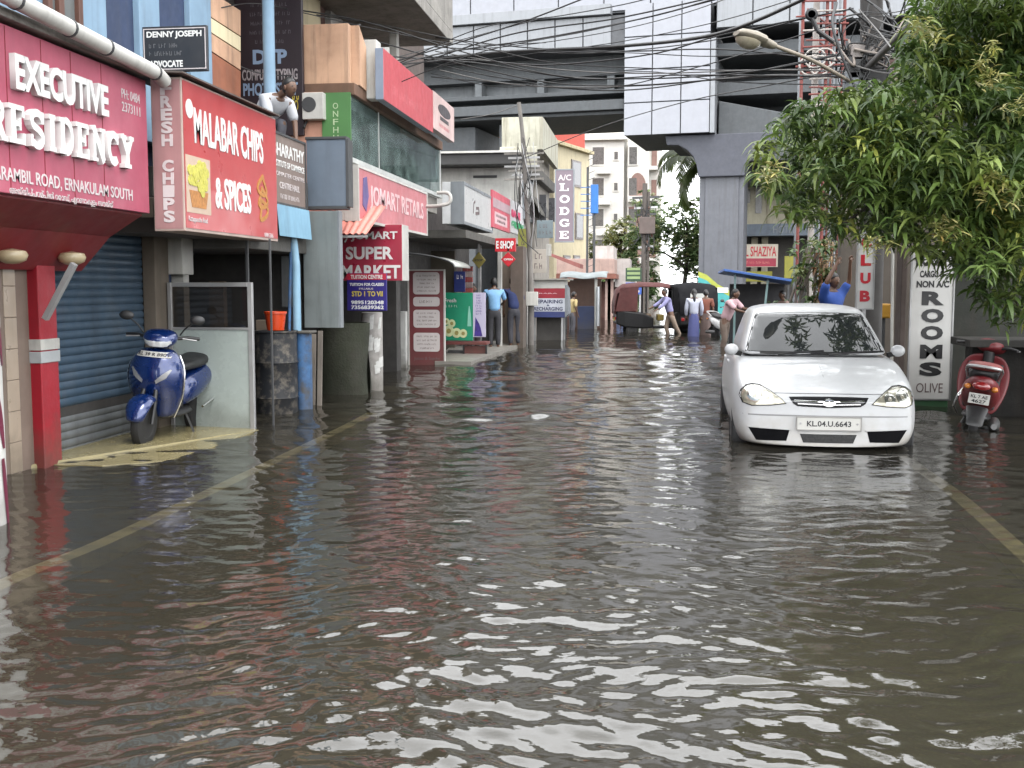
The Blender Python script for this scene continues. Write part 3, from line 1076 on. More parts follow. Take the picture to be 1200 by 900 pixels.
# ---------------- advocate's board
Yd = 9.6
x0, x1, z0, z1 = face_rect(168, 242, 29, 85, Yd)
BLKS = M('black sign board', (.016, .017, .022), .4, var=.15)
t = sign('advocate_board', 'black name board reading DENNY JOSEPH ADVOCATE with thin white border', 'sign', (x0, Yd, z0), 0, x1 - x0, z1 - z0, .04, BLKS)
W, H = x1 - x0, z1 - z0
bd = MB()
for a in ((.012, .02, .02, H - .02), (W - .02, W - .012, .02, H - .02)):
    bd.box(a[0], a[1], -.004, -.0005, a[2], a[3])
for a in ((.0205, W - .0205, .02, .028), (.0205, W - .0205, H - .028, H - .02)):
    bd.box(a[0], a[1], -.004, -.0005, a[2], a[3])
bd.build('border', LETF, t)
text('DENNY JOSEPH', W * .07, W * .92, H * .72, H * .89, LETW, t, bold=.03, depth=.003)
text('ADVOCATE', W * .1, W * .62, H * .1, H * .25, LETW, t, bold=.035, depth=.003)
small_print(W * .1, W * .7, H * .32, H * .66, 2, M('worn grey print', (.12, .12, .13), .6), t, seed=4, align='l')

# ---------------- typing-centre board, its pillar and the men's balcony
OT = (-5, 14, 0)
Yb = 14.4
x0, x1, z0, z1 = face_rect(278, 352, -60, 160, Yb)
BRB = M('dark brown sign board', srgb(44, 34, 42), .5, var=.15, streak=.15)
t = sign('typing_centre_board', 'tall dark brown hanging board advertising computer typing behind the blue post', 'sign', (x0, Yb, z0), 0, x1 - x0, z1 - z0, .08, BRB)
W, H = x1 - x0, z1 - z0
lz = lambda py: PY(315, py, Yb).z - z0
lx = lambda px: PY(px, 100, Yb).x - x0
GB = M('grey blue lettering', srgb(150, 175, 205), .5, var=.15)
YL = M('yellow lettering', srgb(210, 190, 70), .5)
text('DTP', lx(297), lx(337), lz(75), lz(58), GB, t, bold=.04, depth=.004)
text('COMPUTER TYPING', lx(284), lx(349), lz(94), lz(81), M('pale lettering', srgb(178, 170, 172), .5, var=.15), t, bold=.02, depth=.004)
text('PHOTOSTAT', lx(285), lx(349), lz(112), lz(97), GB, t, bold=.03, depth=.004)
text('റ്റാറ്റ്', lx(326), lx(350), lz(130), lz(113), YL, t, bold=.02, depth=.004)
small_print(lx(290), lx(345), lz(54), lz(0), 5, M('faded grey print', srgb(96, 90, 98), .6), t, seed=9, hfrac=.4)

XI = -4.3
ya3, yb3, zb3, zt3 = wall_rect(318, 357, 152, 237, XI)
t = sign('commerce_institute_board', 'weathered brown board of a commerce institute fixed above the blue tin skirt', 'sign', (XI, ya3, zb3), R(90), yb3 - ya3, zt3 - zb3, .05,
         M('weathered brown sign', srgb(128, 112, 104), .55, streak=.3, var=.15), frame=.02, framemat=DGREY)
W, H = yb3 - ya3, zt3 - zb3
text('BHARATHY', .04, W - .05, H * .68, H * .86, LETW, t, bold=.02, depth=.003)
text('INSTITUTE OF COMMERCE', .04, W - .05, H * .53, H * .62, LETW, t, bold=.015, depth=.003)
text('COMPUTER CENTRE', .04, W - .05, H * .4, H * .46, LETF, t, depth=.003)
text('CENTRE HALL', W * .2, W * .8, H * .23, H * .32, LETF, t, bold=.01, depth=.003)
small_print(W * .1, W * .9, H * .06, H * .18, 1, LETF, t, seed=3)

# the building that carries them
bl = thing('commerce_building', 'narrow building with blue post and orange walls between hotel and glass balcony', 'building', OT)
mb = MB().box(-9, -4.42, PX(243, 60, -5.35).y + .05, 14.2, 2.35, zb3 + .55)
mb = MB().box(-9, -5.9, 12.6, 14.2, 2.3, 9)
wbuild(mb, 'wall', ORANGED, bl, OT)
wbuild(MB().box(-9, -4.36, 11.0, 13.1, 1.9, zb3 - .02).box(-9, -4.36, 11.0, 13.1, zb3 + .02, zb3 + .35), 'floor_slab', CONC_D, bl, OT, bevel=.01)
Xo = -5.3
for a_, b_, m_ in ((2, 32, ORANGE), (33, 50, CREAM), (51, 72, ORANGE), (73, 115, ORANGED)):
    u = MB()
    p = [PX(243, a_ - 15, Xo), PX(282, a_ + 10, Xo), PX(282, b_ + 10, Xo), PX(243, b_ - 15, Xo)]
    u.hexa([(Xo - .15, p[3].y + .1, p[3].z), (Xo, p[3].y + .1, p[3].z), (Xo, p[2].y, p[2].z), (Xo - .15, p[2].y, p[2].z),
            (Xo - .15, p[0].y + .1, p[0].z - .006), (Xo, p[0].y + .1, p[0].z - .006), (Xo, p[1].y, p[1].z - .006), (Xo - .15, p[1].y, p[1].z - .006)])
    wbuild(u, 'stair_wall_band', m_, bl, OT)
pc_ = PY(316, 100, 13.3)
wbuild(MB().tube([(pc_.x, 13.3, zt3 - .4), (pc_.x, 13.3, 9)], .075, 14), 'post', LBLUE, bl, OT, smooth=50)
# blue tin skirt below the board
ys0, ys1, zz0, zz1 = wall_rect(322, 360, 242, 276, XI)
mb = MB()
N = 44
mb.grid(N, 1, lambda u, v: (XI + .02 + .018 * math.sin(u * N * PI / 2) + .03 * (1 - v), ys0 + (ys1 - ys0) * u, zz0 + (zb3 - .01 - zz0) * v))
t = thing('tin_skirt', 'light blue corrugated tin skirt hanging under the brown institute board', 'awning')
o = mb.build('sheet', M('light blue tin', srgb(122, 164, 188), .5, metal=.1, streak=.45, var=.12), t)
sf = o.modifiers.new('thick', 'SOLIDIFY')
sf.thickness = .006

# dark shop under it: back wall, posts, blue pipe, water drum with an orange bucket
OS = (-5, 12, 0)
sh = thing('dark_shop', 'dark open shop front with worn posts beneath the blue tin skirt', 'shop', OS)
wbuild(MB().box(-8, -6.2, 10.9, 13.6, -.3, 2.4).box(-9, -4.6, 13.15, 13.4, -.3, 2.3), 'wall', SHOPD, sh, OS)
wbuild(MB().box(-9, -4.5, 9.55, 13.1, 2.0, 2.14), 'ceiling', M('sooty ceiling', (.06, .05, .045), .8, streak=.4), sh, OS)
for px, wd in ((207, .14), (289, .03), (316, .022)):
    c = PY(px, 300, 11.0)
    wbuild(MB().box(c.x - wd / 2, c.x + wd / 2, 11.0, 11.0 + wd, -.3, 2.0), 'post', DGREY if wd < .1 else WHITE_D, sh, OS, bevel=.004)
for px0, px1, py0, py1, y_, mm in ((205, 245, 350, 420, 12.4, NAVY), (248, 262, 330, 480, 12.0, M('brown wood panel', (.2, .14, .09), .6, streak=.3)), (300, 330, 375, 395, 12.6, TILE), (330, 345, 300, 360, 12.8, SHUTG)):
    a, b = PY(px0, py1, y_), PY(px1, py0, y_)
    wbuild(MB().box(a.x, b.x, y_, y_ + .1, a.z, b.z), 'shelf_unit', mm, sh, OS, bevel=.01)

base = PZ(325, 482, 0)
t = thing('black_drum', 'black painted oil drum with orange bucket on it', 'drum', (base.x, base.y, -.2))
MB().lathe([(.235, 0), (.25, .01), (.25, .36), (.26, .375), (.25, .39), (.25, .78), (.26, .795), (.25, .81), (.25, 1.14), (.262, 1.15), (.262, 1.17), (.24, 1.17), (.235, 1.15)], n=28).build('shell', M('black drum paint', (.022, .024, .028), .5, pat=.9, pcol=(.13, .115, .095), ps=8, streak=.3, spec=.25), t, smooth=35)
MB().lathe([(.0, 1.148), (.234, 1.149), (.234, 1.152)], n=24).build('lid', DGREY, t)
t = thing('bucket', 'orange plastic bucket standing on the black drum', 'bucket', (base.x, base.y, .972))
MB().lathe([(.0, .002), (.095, .0), (.1, .005), (.125, .2), (.135, .2), (.135, .225), (.127, .225), (.12, .2), (.096, .012), (.0, .012)], n=26).build('pail', M('orange plastic', srgb(214, 70, 22), .35, var=.06), t, smooth=35)
MB().tube([(.13 * math.cos(a), .0 + .05 * math.sin(a), .205 - .09 * math.sin(a) * .6) for a in [PI * i / 12 for i in range(13)]], .004, 6).build('handle', STEEL, t, smooth=60)
# blue barrels / boards beside
BLUEW = M('worn blue paint', srgb(58, 98, 142), .6, pat=.95, pcol=(.05, .047, .044), ps=6, streak=.8, var=.45, vs=7, tide=.4)
b2 = PZ(357, 480, 0)
t = thing('blue_gate_post', 'worn blue steel post standing between black drum and leaning planks', 'post', (b2.x, b2.y, -.2))
MB().tube([(0, 0, -.05), (0, 0, 1.13)], .1, 14).build('shaft', BLUEW, t, smooth=50)
MB().box(-.13, .13, -.13, .13, 1.13, 1.16).build('cap_plate', CONC_D, t, bevel=.01)
b3 = PZ(340, 480, 0)
t = thing('water_pipe', 'thin blue pipe with light blue upper sleeve running up beside the drum', 'pipe', (b3.x, b3.y, -.2))
MB().tube([(0, 0, -.05), (.0, 0, .95), (.02, 0, 1.5), (.05, .02, 2.3)], .02, 10).build('tube', BLUEW, t, smooth=50)
MB().tube([(.09, .05, 1.1), (.09, .05, 1.95), (.05, .05, 2.35)], .05, 12).build('sleeve', M('pale blue pipe', srgb(140, 180, 205), .5, streak=.4), t, smooth=50)
b4 = PZ(371, 476, 0)
t = thing('leaning_planks', 'weathered planks leaning upright beside the blue post', 'planks', (b4.x, b4.y, -.2))
for i, (dx, h_, wd) in enumerate(((-.06, 1.1, .07), (.03, 1.14, .06))):
    MB().bar((dx, 0, -.05), (dx + .01, .08, h_), wd, .03, up=(0, 1, 0)).build('plank', M('weathered plank', (.19, .165, .14), .8, streak=.7, var=.3), t, bevel=.004)

# grey steel panel boards
x0, x1, z0, z1 = face_rect(360, 405, 163, 242, 13.2)
SBL = M('blue grey sheet metal', srgb(112, 124, 138), .45, metal=.25, var=.12, streak=.2)
t = thing('signboard_back', 'blue grey sheet back of a framed light box beside the brown board', 'sign', (x0, 13.2, z0))
MB().box(0, x1 - x0, 0, .16, 0, z1 - z0).build('panel', SBL, t, bevel=.006)
fb = MB().box(-.01, x1 - x0 + .01, -.015, .17, z1 - z0 + .001, z1 - z0 + .035).box(x1 - x0 + .001, x1 - x0 + .04, -.02, .17, -.01, z1 - z0).box(-.01, x1 - x0, -.012, .17, -.04, -.001)
fb.build('frame', DGREY, t, bevel=.004)
x0, x1, z0, z1 = face_rect(357, 395, 247, 384, 13.0)
t = thing('grey_metal_panel', 'plain grey metal panel standing upright under the pink awning', 'panel', (x0, 13.0, z0))
MB().box(0, x1 - x0, 0, .05, 0, z1 - z0).build('sheet', M('pale grey sheet', srgb(128, 136, 136), .45, metal=.2, var=.12, streak=.45, pat=.2), t, bevel=.004)
MB().box(x1 - x0 + .001, x1 - x0 + .03, -.004, .12, 0, z1 - z0).build('edge_flange', GREY, t, bevel=.004)

# pink corrugated awning
PNK = M('salmon awning sheet', srgb(222, 138, 124), .5, streak=.15, var=.08)
A, B = PY(362, 244, 14.6), PY(453, 241, 14.8)
Cc, D = PY(352, 276, 13.3), PY(428, 273, 13.3)
D, Cc = PY(430, 274, 13.35), PY(358, 275, 13.35)
mb = MB()
N = 60
mb.grid(N, 6, lambda u, v: Vector(lerp(lerp(A, B, u), lerp(Cc, D, u), v)) + Vector((0, 0, .012 * math.sin(u * N * PI / 3))))
t = thing('corrugated_awning', 'salmon pink corrugated awning sloping over the grey metal panel', 'awning')
o = mb.build('sheet', PNK, t, smooth=60)
o.modifiers.new('thick', 'SOLIDIFY').thickness = .006
wbuild(MB().bar(Cc + Vector((0, .03, -.03)), D + Vector((0, .03, -.03)), .03, .03), 'rail', STEEL, t, (0, 0, 0))

# ---------------- building with glass balcony
OB = (-6, 17, 0)
gb_ = thing('balcony_building', 'building with green glass balcony, orange parapet and brown shuttered windows above shops', 'building', OB)
X4 = -4.2
y40, y41 = PX(410, 150, X4).y, PX(515, 150, X4).y
zg0_, zg1_ = PX(410, 188, X4).z, PX(410, 111, X4).z
GG = glassy('green balcony glass', (.15, .21, .195), .05, .5, (.62, .85, .78), var=.5)  # uneven pale diffuse colour stands for shapes reflected in the glass
mb = MB().box(X4 - .02, X4, y40, y41, zg0_ + .05, zg1_)
wbuild(mb, 'balcony_glass', GG, gb_, OB)
WF = M('white aluminium', (.6, .62, .6), .4, metal=.2)
fr_ = MB().box(X4 - .05, X4 + .03, y40, y41 + .05, zg0_ - .02, zg0_ + .048).box(X4 - .03, X4 + .015, y41 - .04, y41 + .04, zg0_ + .05, zg1_)
for px in (443,):
    fr_.box(X4 + .001, X4 + .012, PX(px, 150, X4).y, PX(px, 150, X4).y + .03, zg0_ + .05, zg1_)
wbuild(fr_, 'balcony_frame', WF, gb_, OB, bevel=.005)
# blinds behind the glass
wbuild(MB().grid(30, 1, lambda u, v: (X4 - .3 + .025 * math.sin(u * 44), y40 + .15 + (PX(447, 150, X4).y - y40) * u, zg0_ + .5 + (zg1_ - zg0_ - .5) * v)), 'curtain', M('pale curtain', srgb(196, 204, 210), .8, var=.06), gb_, OB, smooth=80)
bx = MB()
for i in range(2):
    bx.box(X4 - .6, X4 - .55, y40 + 2.4, y41 - .4, zg0_ + .55 + i * .22, zg0_ + .63 + i * .22)
wbuild(bx, 'blind', M('pale blind', srgb(160, 180, 165), .7), gb_, OB)
wbuild(MB().box(-9, -5.8, 14.6, y41 + .1, 2.3, 8.2), 'wall', M('grey white render', srgb(150, 145, 140), .8, streak=.4, var=.1), gb_, OB)
wbuild(MB().box(-9, X4 - .06, 14.55, y41, zg0_ - .32, zg0_ - .021), 'floor_slab', CONC, gb_, OB)
# green vertical panel and salmon wall on the near end
x0, x1, z0, z1 = face_rect(379, 410, 108, 240, y40 - .03)
GRN = M('green panel', srgb(74, 124, 66), .5, var=.1, streak=.15)
gp = wbuild(MB().box(x0, x1, y40 - .03, y40 + .02, z0, z1), 'green_panel', GRN, gb_, OB)
for i, c in enumerate('ONFHUO'):
    cz = PY(394, 124 + i * 9.4, y40).z
    o = text(c, PY(391, 130, y40).x - OB[0], PY(397, 130, y40).x - OB[0], cz - .045, cz + .035, M('pale green lettering', srgb(180, 200, 160), .6), gp, depth=.003, y=y40 - .031 - OB[1])
wbuild(MB().box(-9, x0 - .002, y40 + .0, y40 + .12, z0, z1 + .02), 'salmon_wall', M('salmon wall paint', srgb(212, 160, 136), .8, streak=.3), gb_, OB)
# orange parapet over it (turns the corner), white box behind the red sign
Xp = -4.12
yp0 = 14.55
x0, x1, z0, z1 = face_rect(353, 408, 27, 99, yp0)
wbuild(MB().box(x0, x1, yp0, yp0 + .14, z0, z1), 'parapet', ORANGE, gb_, OB, bevel=.01)
pa, pb_, pc2, pd = PX(408, 27, Xp), PX(440, 60, Xp), PX(440, 116, Xp), PX(408, 98, Xp)
u = MB().hexa([(Xp - .12, yp0 + .145, z0), (Xp, yp0 + .145, z0), (Xp, yp0 + .5, z0 - .02), (Xp - .12, yp0 + .5, z0 - .02), (Xp - .12, yp0 + .145, z1), (Xp, yp0 + .145, z1), (Xp, yp0 + .5, z1 - .22), (Xp - .12, yp0 + .5, z1 - .22)])
wbuild(u, 'parapet', ORANGE, gb_, OB)
wbuild(MB().box(-9, X4 + .06, 14.5, y41, zg1_ + .005, z0 - .002), 'balcony_slab', M('brown slab edge', srgb(112, 84, 66), .8, streak=.5, pat=.4), gb_, OB, bevel=.01)
# upper storey: pale piers and brown louvred windows
Xw_ = -5.5
for p0, p1, m_, nm in ((352, 376, CREAM, 'pier'), (378, 386, WOODB, 'window'), (388, 402, WHITE_D, 'pier'), (403, 411, WOODB, 'window'), (412, 428, WHITE_D, 'pier'), (429, 442, WOODB, 'window'), (443, 457, WHITE_D, 'pier'), (458, 470, WOODB, 'window'), (471, 500, M('brown louvre', srgb(86, 74, 68), .6, var=.2), 'louvre_window')):
    a, b = PX(p0, 40, Xw_).y, PX(p1, 40, Xw_).y
    wbuild(MB().box(Xw_ - .25 + (.1 if nm != 'pier' else 0), Xw_ - (.07 if nm != 'pier' else 0), a, b, z1 - .9, 8), nm, m_, gb_, OB, bevel=.008)
wbuild(MB().box(-9, Xw_ - .26, PX(376, 40, Xw_).y, 21, 4.2, 7), 'upper_wall', WHITE_D, gb_, OB)
Xr = -3.95
ye, ze = PX(531, 52, Xr).y, PX(531, 53, Xr).z
wbuild(MB().box(-9, Xr, 12.6, ye, ze, ze + .22).box(Xr - .14, Xr - .004, 12.6, ye - .004, ze + .221, ze + 1.15).box(-9, Xr - .141, ye - .14, ye - .004, ze + .221, ze + 1.15), 'roof_parapet', CONC, gb_, OB, bevel=.012)
wbuild(MB().box(-4.85, -4.72, 19.3, 19.5, 4.3, ze - .01), 'corner_post', WHITE_D, gb_, OB)

# AC unit
x0, x1, z0, z1 = face_rect(354, 369, 108, 140, 14.3)
t = thing('air_conditioner', 'white air conditioner outdoor unit on salmon wall beside the dark typing board', 'air conditioner', (x0, 14.3, z0))
MB().box(0, .3, 0, .26, 0, z1 - z0).build('case', WHITE_D, t, bevel=.012)
MB().lathe([(.0, .0), (.1, .0), (.1, -.012), (.0, -.012)], (.1, 0, .2), 'y', 18).build('fan_grille', DGREY, t)

# pinkish red sign with grey side and white back box
X5 = -3.85
ya5, yb5, zb5, zt5 = wall_rect(449, 507, 56, 116, X5)
t = sign('red_balcony_sign', 'faded red blank-looking sign box above the glass balcony under drooping cables', 'sign', (X5, ya5, zb5), R(90), yb5 - ya5, zt5 - zb5, .12, M('faded red film', srgb(198, 84, 92), .45, streak=.2, var=.1), edge=M('blue grey box edge', srgb(130, 142, 160), .5), group=None)
small_print(.5, 2.3, .12, .34, 1, M('faint pink print', srgb(214, 120, 126), .5), t, seed=2, group=(.1, .2))
x0, x1, z0, z1 = face_rect(421, 441, 46, 116, ya5 + .16)
t = thing('white_box_sign', 'plain white end of a sign box beside the faded red sign', 'sign', (x0, ya5 + .16, z0))
MB().box(0, x1 - x0, 0, .25, 0, z1 - z0).build('box', WHITE_D, t, bevel=.01)
ya6, yb6, zb6, zt6 = wall_rect(508, 532, 106, 150, X5)
t = sign('white_logo_sign', 'white sign with worn black emblem beyond the faded red balcony sign', 'sign', (X5, ya6, zb6), R(90), yb6 - ya6, zt6 - zb6, .12, M('off white pink sign', srgb(214, 188, 184), .5, streak=.25))
W, H = yb6 - ya6, zt6 - zb6
mb = MB()
mb.prism([(W * .5 + W * .3 * math.cos(a), H * .66 + H * .16 * math.sin(a)) for a in [i * PI / 10 for i in range(20)]], -.006, -.0005)
mb.box(W * .3, W * .7, -.005, -.0005, H * .36, H * .46)
mb.build('emblem', M('worn black print', (.06, .05, .06), .6, pat=.4), t)
small_print(W * .2, W * .8, H * .12, H * .3, 1, M('faint pink print', srgb(214, 120, 126), .5), t, seed=5)

# retail shop box sign
X6 = -3.95
ya7, yb7, zb7, zt7 = wall_rect(419, 500, 196, 243, X6)
zt7 = PX(500, 226, X6).z
zb7 = PX(500, 276, X6).z
t = sign('retail_sign', 'long pink shop box sign with outlined capital letters below glass balcony', 'sign', (X6, ya7, zb7), R(90), yb7 - ya7, zt7 - zb7, .3, M('pink sign film', srgb(196, 118, 124), .45, var=.1, streak=.2), edge=WHITE_D, frame=.03, framemat=WHITE_D)
W, H = yb7 - ya7, zt7 - zb7
text('JOMART RETAILS', W * .14, W * .93, H * .24, H * .72, M('mauve lettering', srgb(226, 190, 192), .5), t, bold=.02, depth=.006)
mb = MB()
mb.prism([(W * .05, H * .3), (W * .09, H * .2), (W * .12, H * .5), (W * .1, H * .85), (W * .06, H * .8)], -.008, -.0005)
mb.build('emblem', M('violet print', srgb(96, 84, 140), .5), t)
# gutter pipe at the end of the slab
pg = [PY(512, 226, 17.2), PY(524, 226, 17.2), PY(528, 231, 17.2), PY(526, 238, 17.2), PY(514, 241, 17.2), PY(500, 242, 17.3)]
t = thing('gutter_pipe', 'bent white gutter pipe sticking out past the pink box sign', 'pipe')
MB().tube(spline(pg, 5), .03, 10).build('tube', WHITE_D, t, smooth=60)

# supermarket box sign, facing up the street
Y8 = 15.3
x0, x1, z0, z1 = face_rect(396, 471, 263, 329, Y8)
t = sign('supermarket_sign', 'crimson box sign reading SUPER MARKET with white end under the pink awning', 'sign', (x0, Y8, z0), 0, x1 - x0, z1 - z0, .42, CRIM, edge=WHITE_D)
W, H = x1 - x0, z1 - z0
text('JOMART', W * .21, W * .93, H * .7, H * .88, LETW, t, bold=.022, depth=.006)
text('SUPER', W * .13, W * .86, H * .38, H * .61, LETW, t, bold=.03, depth=.006)
text('MARKET', W * .06, W * .97, H * .04, H * .28, LETW, t, bold=.03, depth=.006)
po = []
_stroke(po, [(W * .08 + W * .07 * math.cos(a), H * .78 + H * .1 * math.sin(a)) for a in [R(-60 + 300 * i / 12) for i in range(13)]], .02)
mb = MB()
for i, p in enumerate(po):
    mb.prism(p, -.006 - .0001 * i, -.0005)
mb.build('emblem', LETW, t)
# tuition board
Y9 = 14.6
x0, x1, z0, z1 = face_rect(407, 453, 320, 364, Y9)
TUI = M('violet blue board', srgb(46, 36, 122), .4, var=.1)
t = sign('tuition_board', 'violet and red tuition centre board with yellow and white text on white post', 'sign', (x0, Y9, z0), 0, x1 - x0, z1 - z0, .025, TUI)
W, H = x1 - x0, z1 - z0
MB().box(.004, W - .004, -.003, -.0004, H * .82, H - .004).build('heading_band', M('red board heading', srgb(190, 40, 66), .4), t)
text('TUITION CENTRE', W * .1, W * .9, H * .845, H * .955, LETW, t, bold=.03, depth=.003, y=-.003)
text('TUITION FOR CLASSES', W * .07, W * .93, H * .66, H * .74, LETW, t, bold=.03, depth=.003)
text('SYLLABUS', W * .3, W * .66, H * .56, H * .61, LETF, t, bold=.02, depth=.003)
text('STD 1 TO VII', W * .12, W * .9, H * .38, H * .52, YL, t, bold=.03, depth=.003)
text('9895120348', W * .1, W * .92, H * .17, H * .27, LETW, t, bold=.03, depth=.003)
text('7356839362', W * .1, W * .92, H * .04, H * .14, LETW, t, bold=.03, depth=.003)
# white pillar with peeling bills
b = PZ(437, 456, 0)
t = thing('bill_covered_post', 'stout white post covered in peeling paper bills standing in the water', 'post', (b.x, b.y, -.2))
hh = PY(437, 366, b.y).z + .2
MB().lathe([(.15, -.05), (.15, hh), (.0, hh + .002)], n=22).build('shaft', M('peeling white post', (.42, .4, .38), .8, pat=.6, pcol=(.16, .15, .14), ps=6, streak=.4, tide=.5), t, smooth=40)
for i in range(16):
    a0 = R(rnd.uniform(-150, -20))
    z_ = rnd.uniform(.35, hh - .2)
    wd, h_ = rnd.uniform(.25, .6), rnd.uniform(.1, .22)
    tw = rnd.uniform(-.2, .2)
    MB().grid(5, 2, lambda u, v: ((.153 + .0008 * i) * math.cos(a0 + wd * (u - .5) + tw * v), (.153 + .0008 * i) * math.sin(a0 + wd * (u - .5) + tw * v), z_ + h_ * v + .02 * u)).build('bill', M('pasted paper', (.62, .62, .6), .8, var=.2, vs=20), t)
# mossy stump of a wall
a = PZ(385, 460, 0)
b = PZ(426, 459, 0)
t = thing('mossy_pillar', 'broad dark mossy pillar standing in water behind the bill covered post', 'pillar', ((a.x + b.x) / 2, a.y, -.2))
hh = PY(400, 378, a.y).z + .2
mb = MB()
mb.grid(28, 14, lambda u, v: ((.36 + .025 * math.sin(5 * v + 9 * u)) * math.cos(u * 2 * PI), (.3 + .02 * math.sin(7 * v + 5 * u)) * math.sin(u * 2 * PI), hh * v))
mb.build('shaft', M('mossy masonry', (.028, .032, .018), .9, bump=.5, pat=.6, pcol=(.025, .022, .018), ps=3, streak=.4, var=.3), t, smooth=80)
# low white wall beside the menu board
a, b = PZ(446, 431, 0), PZ(480, 430, 0)
t = thing('low_white_wall', 'low white wall with mossy foot between bill covered post and menu board', 'wall', ((a.x + b.x) / 2, a.y, -.2))
MB().box((a.x - b.x) / 2 - .3, (b.x - a.x) / 2, 0, .14, -.1, PY(460, 365, a.y).z + .2).build('wall', M('white garden wall', (.5, .5, .48), .8, streak=.4, tide=.7, pat=.2), t, bevel=.01)
mb = MB().box(-9, -4.6, 15.4, 15.6, 1.2, 2.4)
t = thing('shop_back_wall', 'dark recessed shop wall behind the supermarket sign', 'wall', (0, 0, 0))
MB().box(-9, -4.5, 18.2, 18.5, -.4, 3.0).box(-9, -6.2, 13.4, 18.2, -.4, 3.0).build('wall', SHOPD, t)
# ================================================================ LEFT, FARTHER DOWN THE STREET
# menu board standee
b = PZ(480, 427, 0)
Ym = b.y
x0, x1, z0, z1 = face_rect(479, 521, 316, 426, Ym)
MEN = M('maroon board', srgb(112, 48, 52), .5, var=.1, streak=.15, tide=.3)
t = sign('menu_board', 'tall maroon menu board with four pale rounded panels standing in the water', 'sign', (x0, Ym, -.15), 0, x1 - x0, z1 + .15, .07, MEN, edge=WHITE_D, frame=.022, framemat=WHITE_D)
W = x1 - x0
PAL = M('pale menu panel', srgb(206, 198, 196), .5, var=.05, streak=.15)
INK = M('grey brown ink', srgb(104, 88, 88), .6)
for i, (ya_, yb_, rows) in enumerate(((319, 345, 5), (348, 359, 1), (363, 384, 4), (390, 412, 4))):
    zt_, zb_ = PY(500, ya_, Ym).z + .15, PY(500, yb_, Ym).z + .15
    r_ = min(.06, (zt_ - zb_) * .3)
    pts = []
    for cx, cz, a0 in ((W * .86 - r_, zb_ + r_, -90), (W * .86 - r_, zt_ - r_, 0), (W * .14 + r_, zt_ - r_, 90), (W * .14 + r_, zb_ + r_, 180)):
        pts += [(cx + r_ * math.cos(R(a0 + 22.5 * j)), cz + r_ * math.sin(R(a0 + 22.5 * j))) for j in range(5)]
    pn = MB().prism(pts, -.006, -.0005).build('menu_panel', PAL, t)
    small_print(W * .22, W * .78, zb_ + .03, zt_ - .03, rows, INK, pn, y=-.006, seed=20 + i, hfrac=.42, group=(.1, .3))
text('Juices & Snacks', W * .15, W * .85, .22, .3, INK, t, depth=.003)
# arched plastic awning
a, c = PY(478, 299, 19.6), PY(535, 313, 19.6)
t = thing('arched_awning', 'arched milky plastic awning over the maroon menu board', 'awning')
PLA = M('milky plastic sheet', srgb(176, 178, 172), .35, var=.1, streak=.3)
mb = MB()
mb.grid(14, 2, lambda u, v: Vector((a.x - .5 + (c.x - a.x + .5) * (math.sin(u * PI / 2)), 19.4 + 1.7 * v, c.z + (a.z - c.z + .05) * math.cos(u * PI / 2))))
mb.build('sheet', PLA, t, smooth=80).modifiers.new('thick', 'SOLIDIFY').thickness = .012
mb = MB().tube([(a.x - .5 + (c.x - a.x + .5) * math.sin(u * PI / 16), 19.38, c.z + (a.z - c.z + .05) * math.cos(u * PI / 16)) for u in range(9)], .018, 8)
mb.build('rim', DGREY, t, smooth=60)

# small-shop building C
OC = (-5, 22, 0)
bc = thing('small_shops_building', 'dark fronted row of small shops with white upper wall and black fascia', 'building', OC)
Y0 = 21.6
x0, x1, z0, z1 = face_rect(440, 608, 196, 262, 30)
wbuild(MB().box(x0 - 2, x1, 30, 34, z0 - .6, z1), 'upper_wall', WHITE_D, bc, OC)
s0, s1 = PY(554, 207, 29.9), PY(582, 205, 29.9)
wbuild(MB().box(s0.x, s1.x, 29.96, 30.05, s0.z - .03, s1.z), 'wall_slot', BLACK, bc, OC)
x0, x1, z0, z1 = face_rect(400, 605, 179, 195, 29.2)
wbuild(MB().box(x0 - 2, x1, 29.2, 34, z0, z1), 'roof_fascia', M('dark roof sheet', (.035, .034, .034), .6, streak=.2), bc, OC, bevel=.01)
wbuild(MB().box(x0 - 2, x1 + .1, 29.1, 34, z1 + .005, z1 + .06), 'roof_trim', WHITE_D, bc, OC)
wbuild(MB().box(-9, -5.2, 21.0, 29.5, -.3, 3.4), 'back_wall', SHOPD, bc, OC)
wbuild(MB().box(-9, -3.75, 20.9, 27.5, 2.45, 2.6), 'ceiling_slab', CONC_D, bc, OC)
BRICK = M('brown grey column', srgb(92, 80, 72), .8, streak=.4, var=.25, tide=.4)
for p0, p1, Y_, m_, dep in ((598, 613, 25.6, BRICK, .6), (583, 588, 25.3, WHITE_D, .1), (612.5, 618, 27.2, WHITE_D, .25), (560, 564, 25.0, STEEL, .06)):
    a, c = PY(p0, 405, Y_), PY(p1, 405, Y_)
    wbuild(MB().box(a.x, c.x, Y_, Y_ + dep, -.3, 2.45), 'column', m_, bc, OC, bevel=.01)
a, c = PY(588, 400, 26.3), PY(598, 400, 26.3)
wbuild(MB().box(a.x, c.x, 26.3, 26.4, -.3, 2.4), 'side_wall', M('worn plaster', srgb(150, 136, 122), .8, streak=.4), bc, OC)
a, c = PY(520, 400, 24.4), PY(548, 400, 24.4)
wbuild(MB().box(a.x - 1, c.x - .3, 24.4, 24.5, -.3, 2.3), 'slatted_wall', M('brown slats', srgb(92, 84, 72), .8, streak=.3), bc, OC)
st = MB().box(-5.2, PX(606, 412, -3.4).x, PZ(580, 414, 0).y, 27, -.3, .1)
sp0, sp1 = PZ(546, 428, 0), PZ(604, 409, 0)
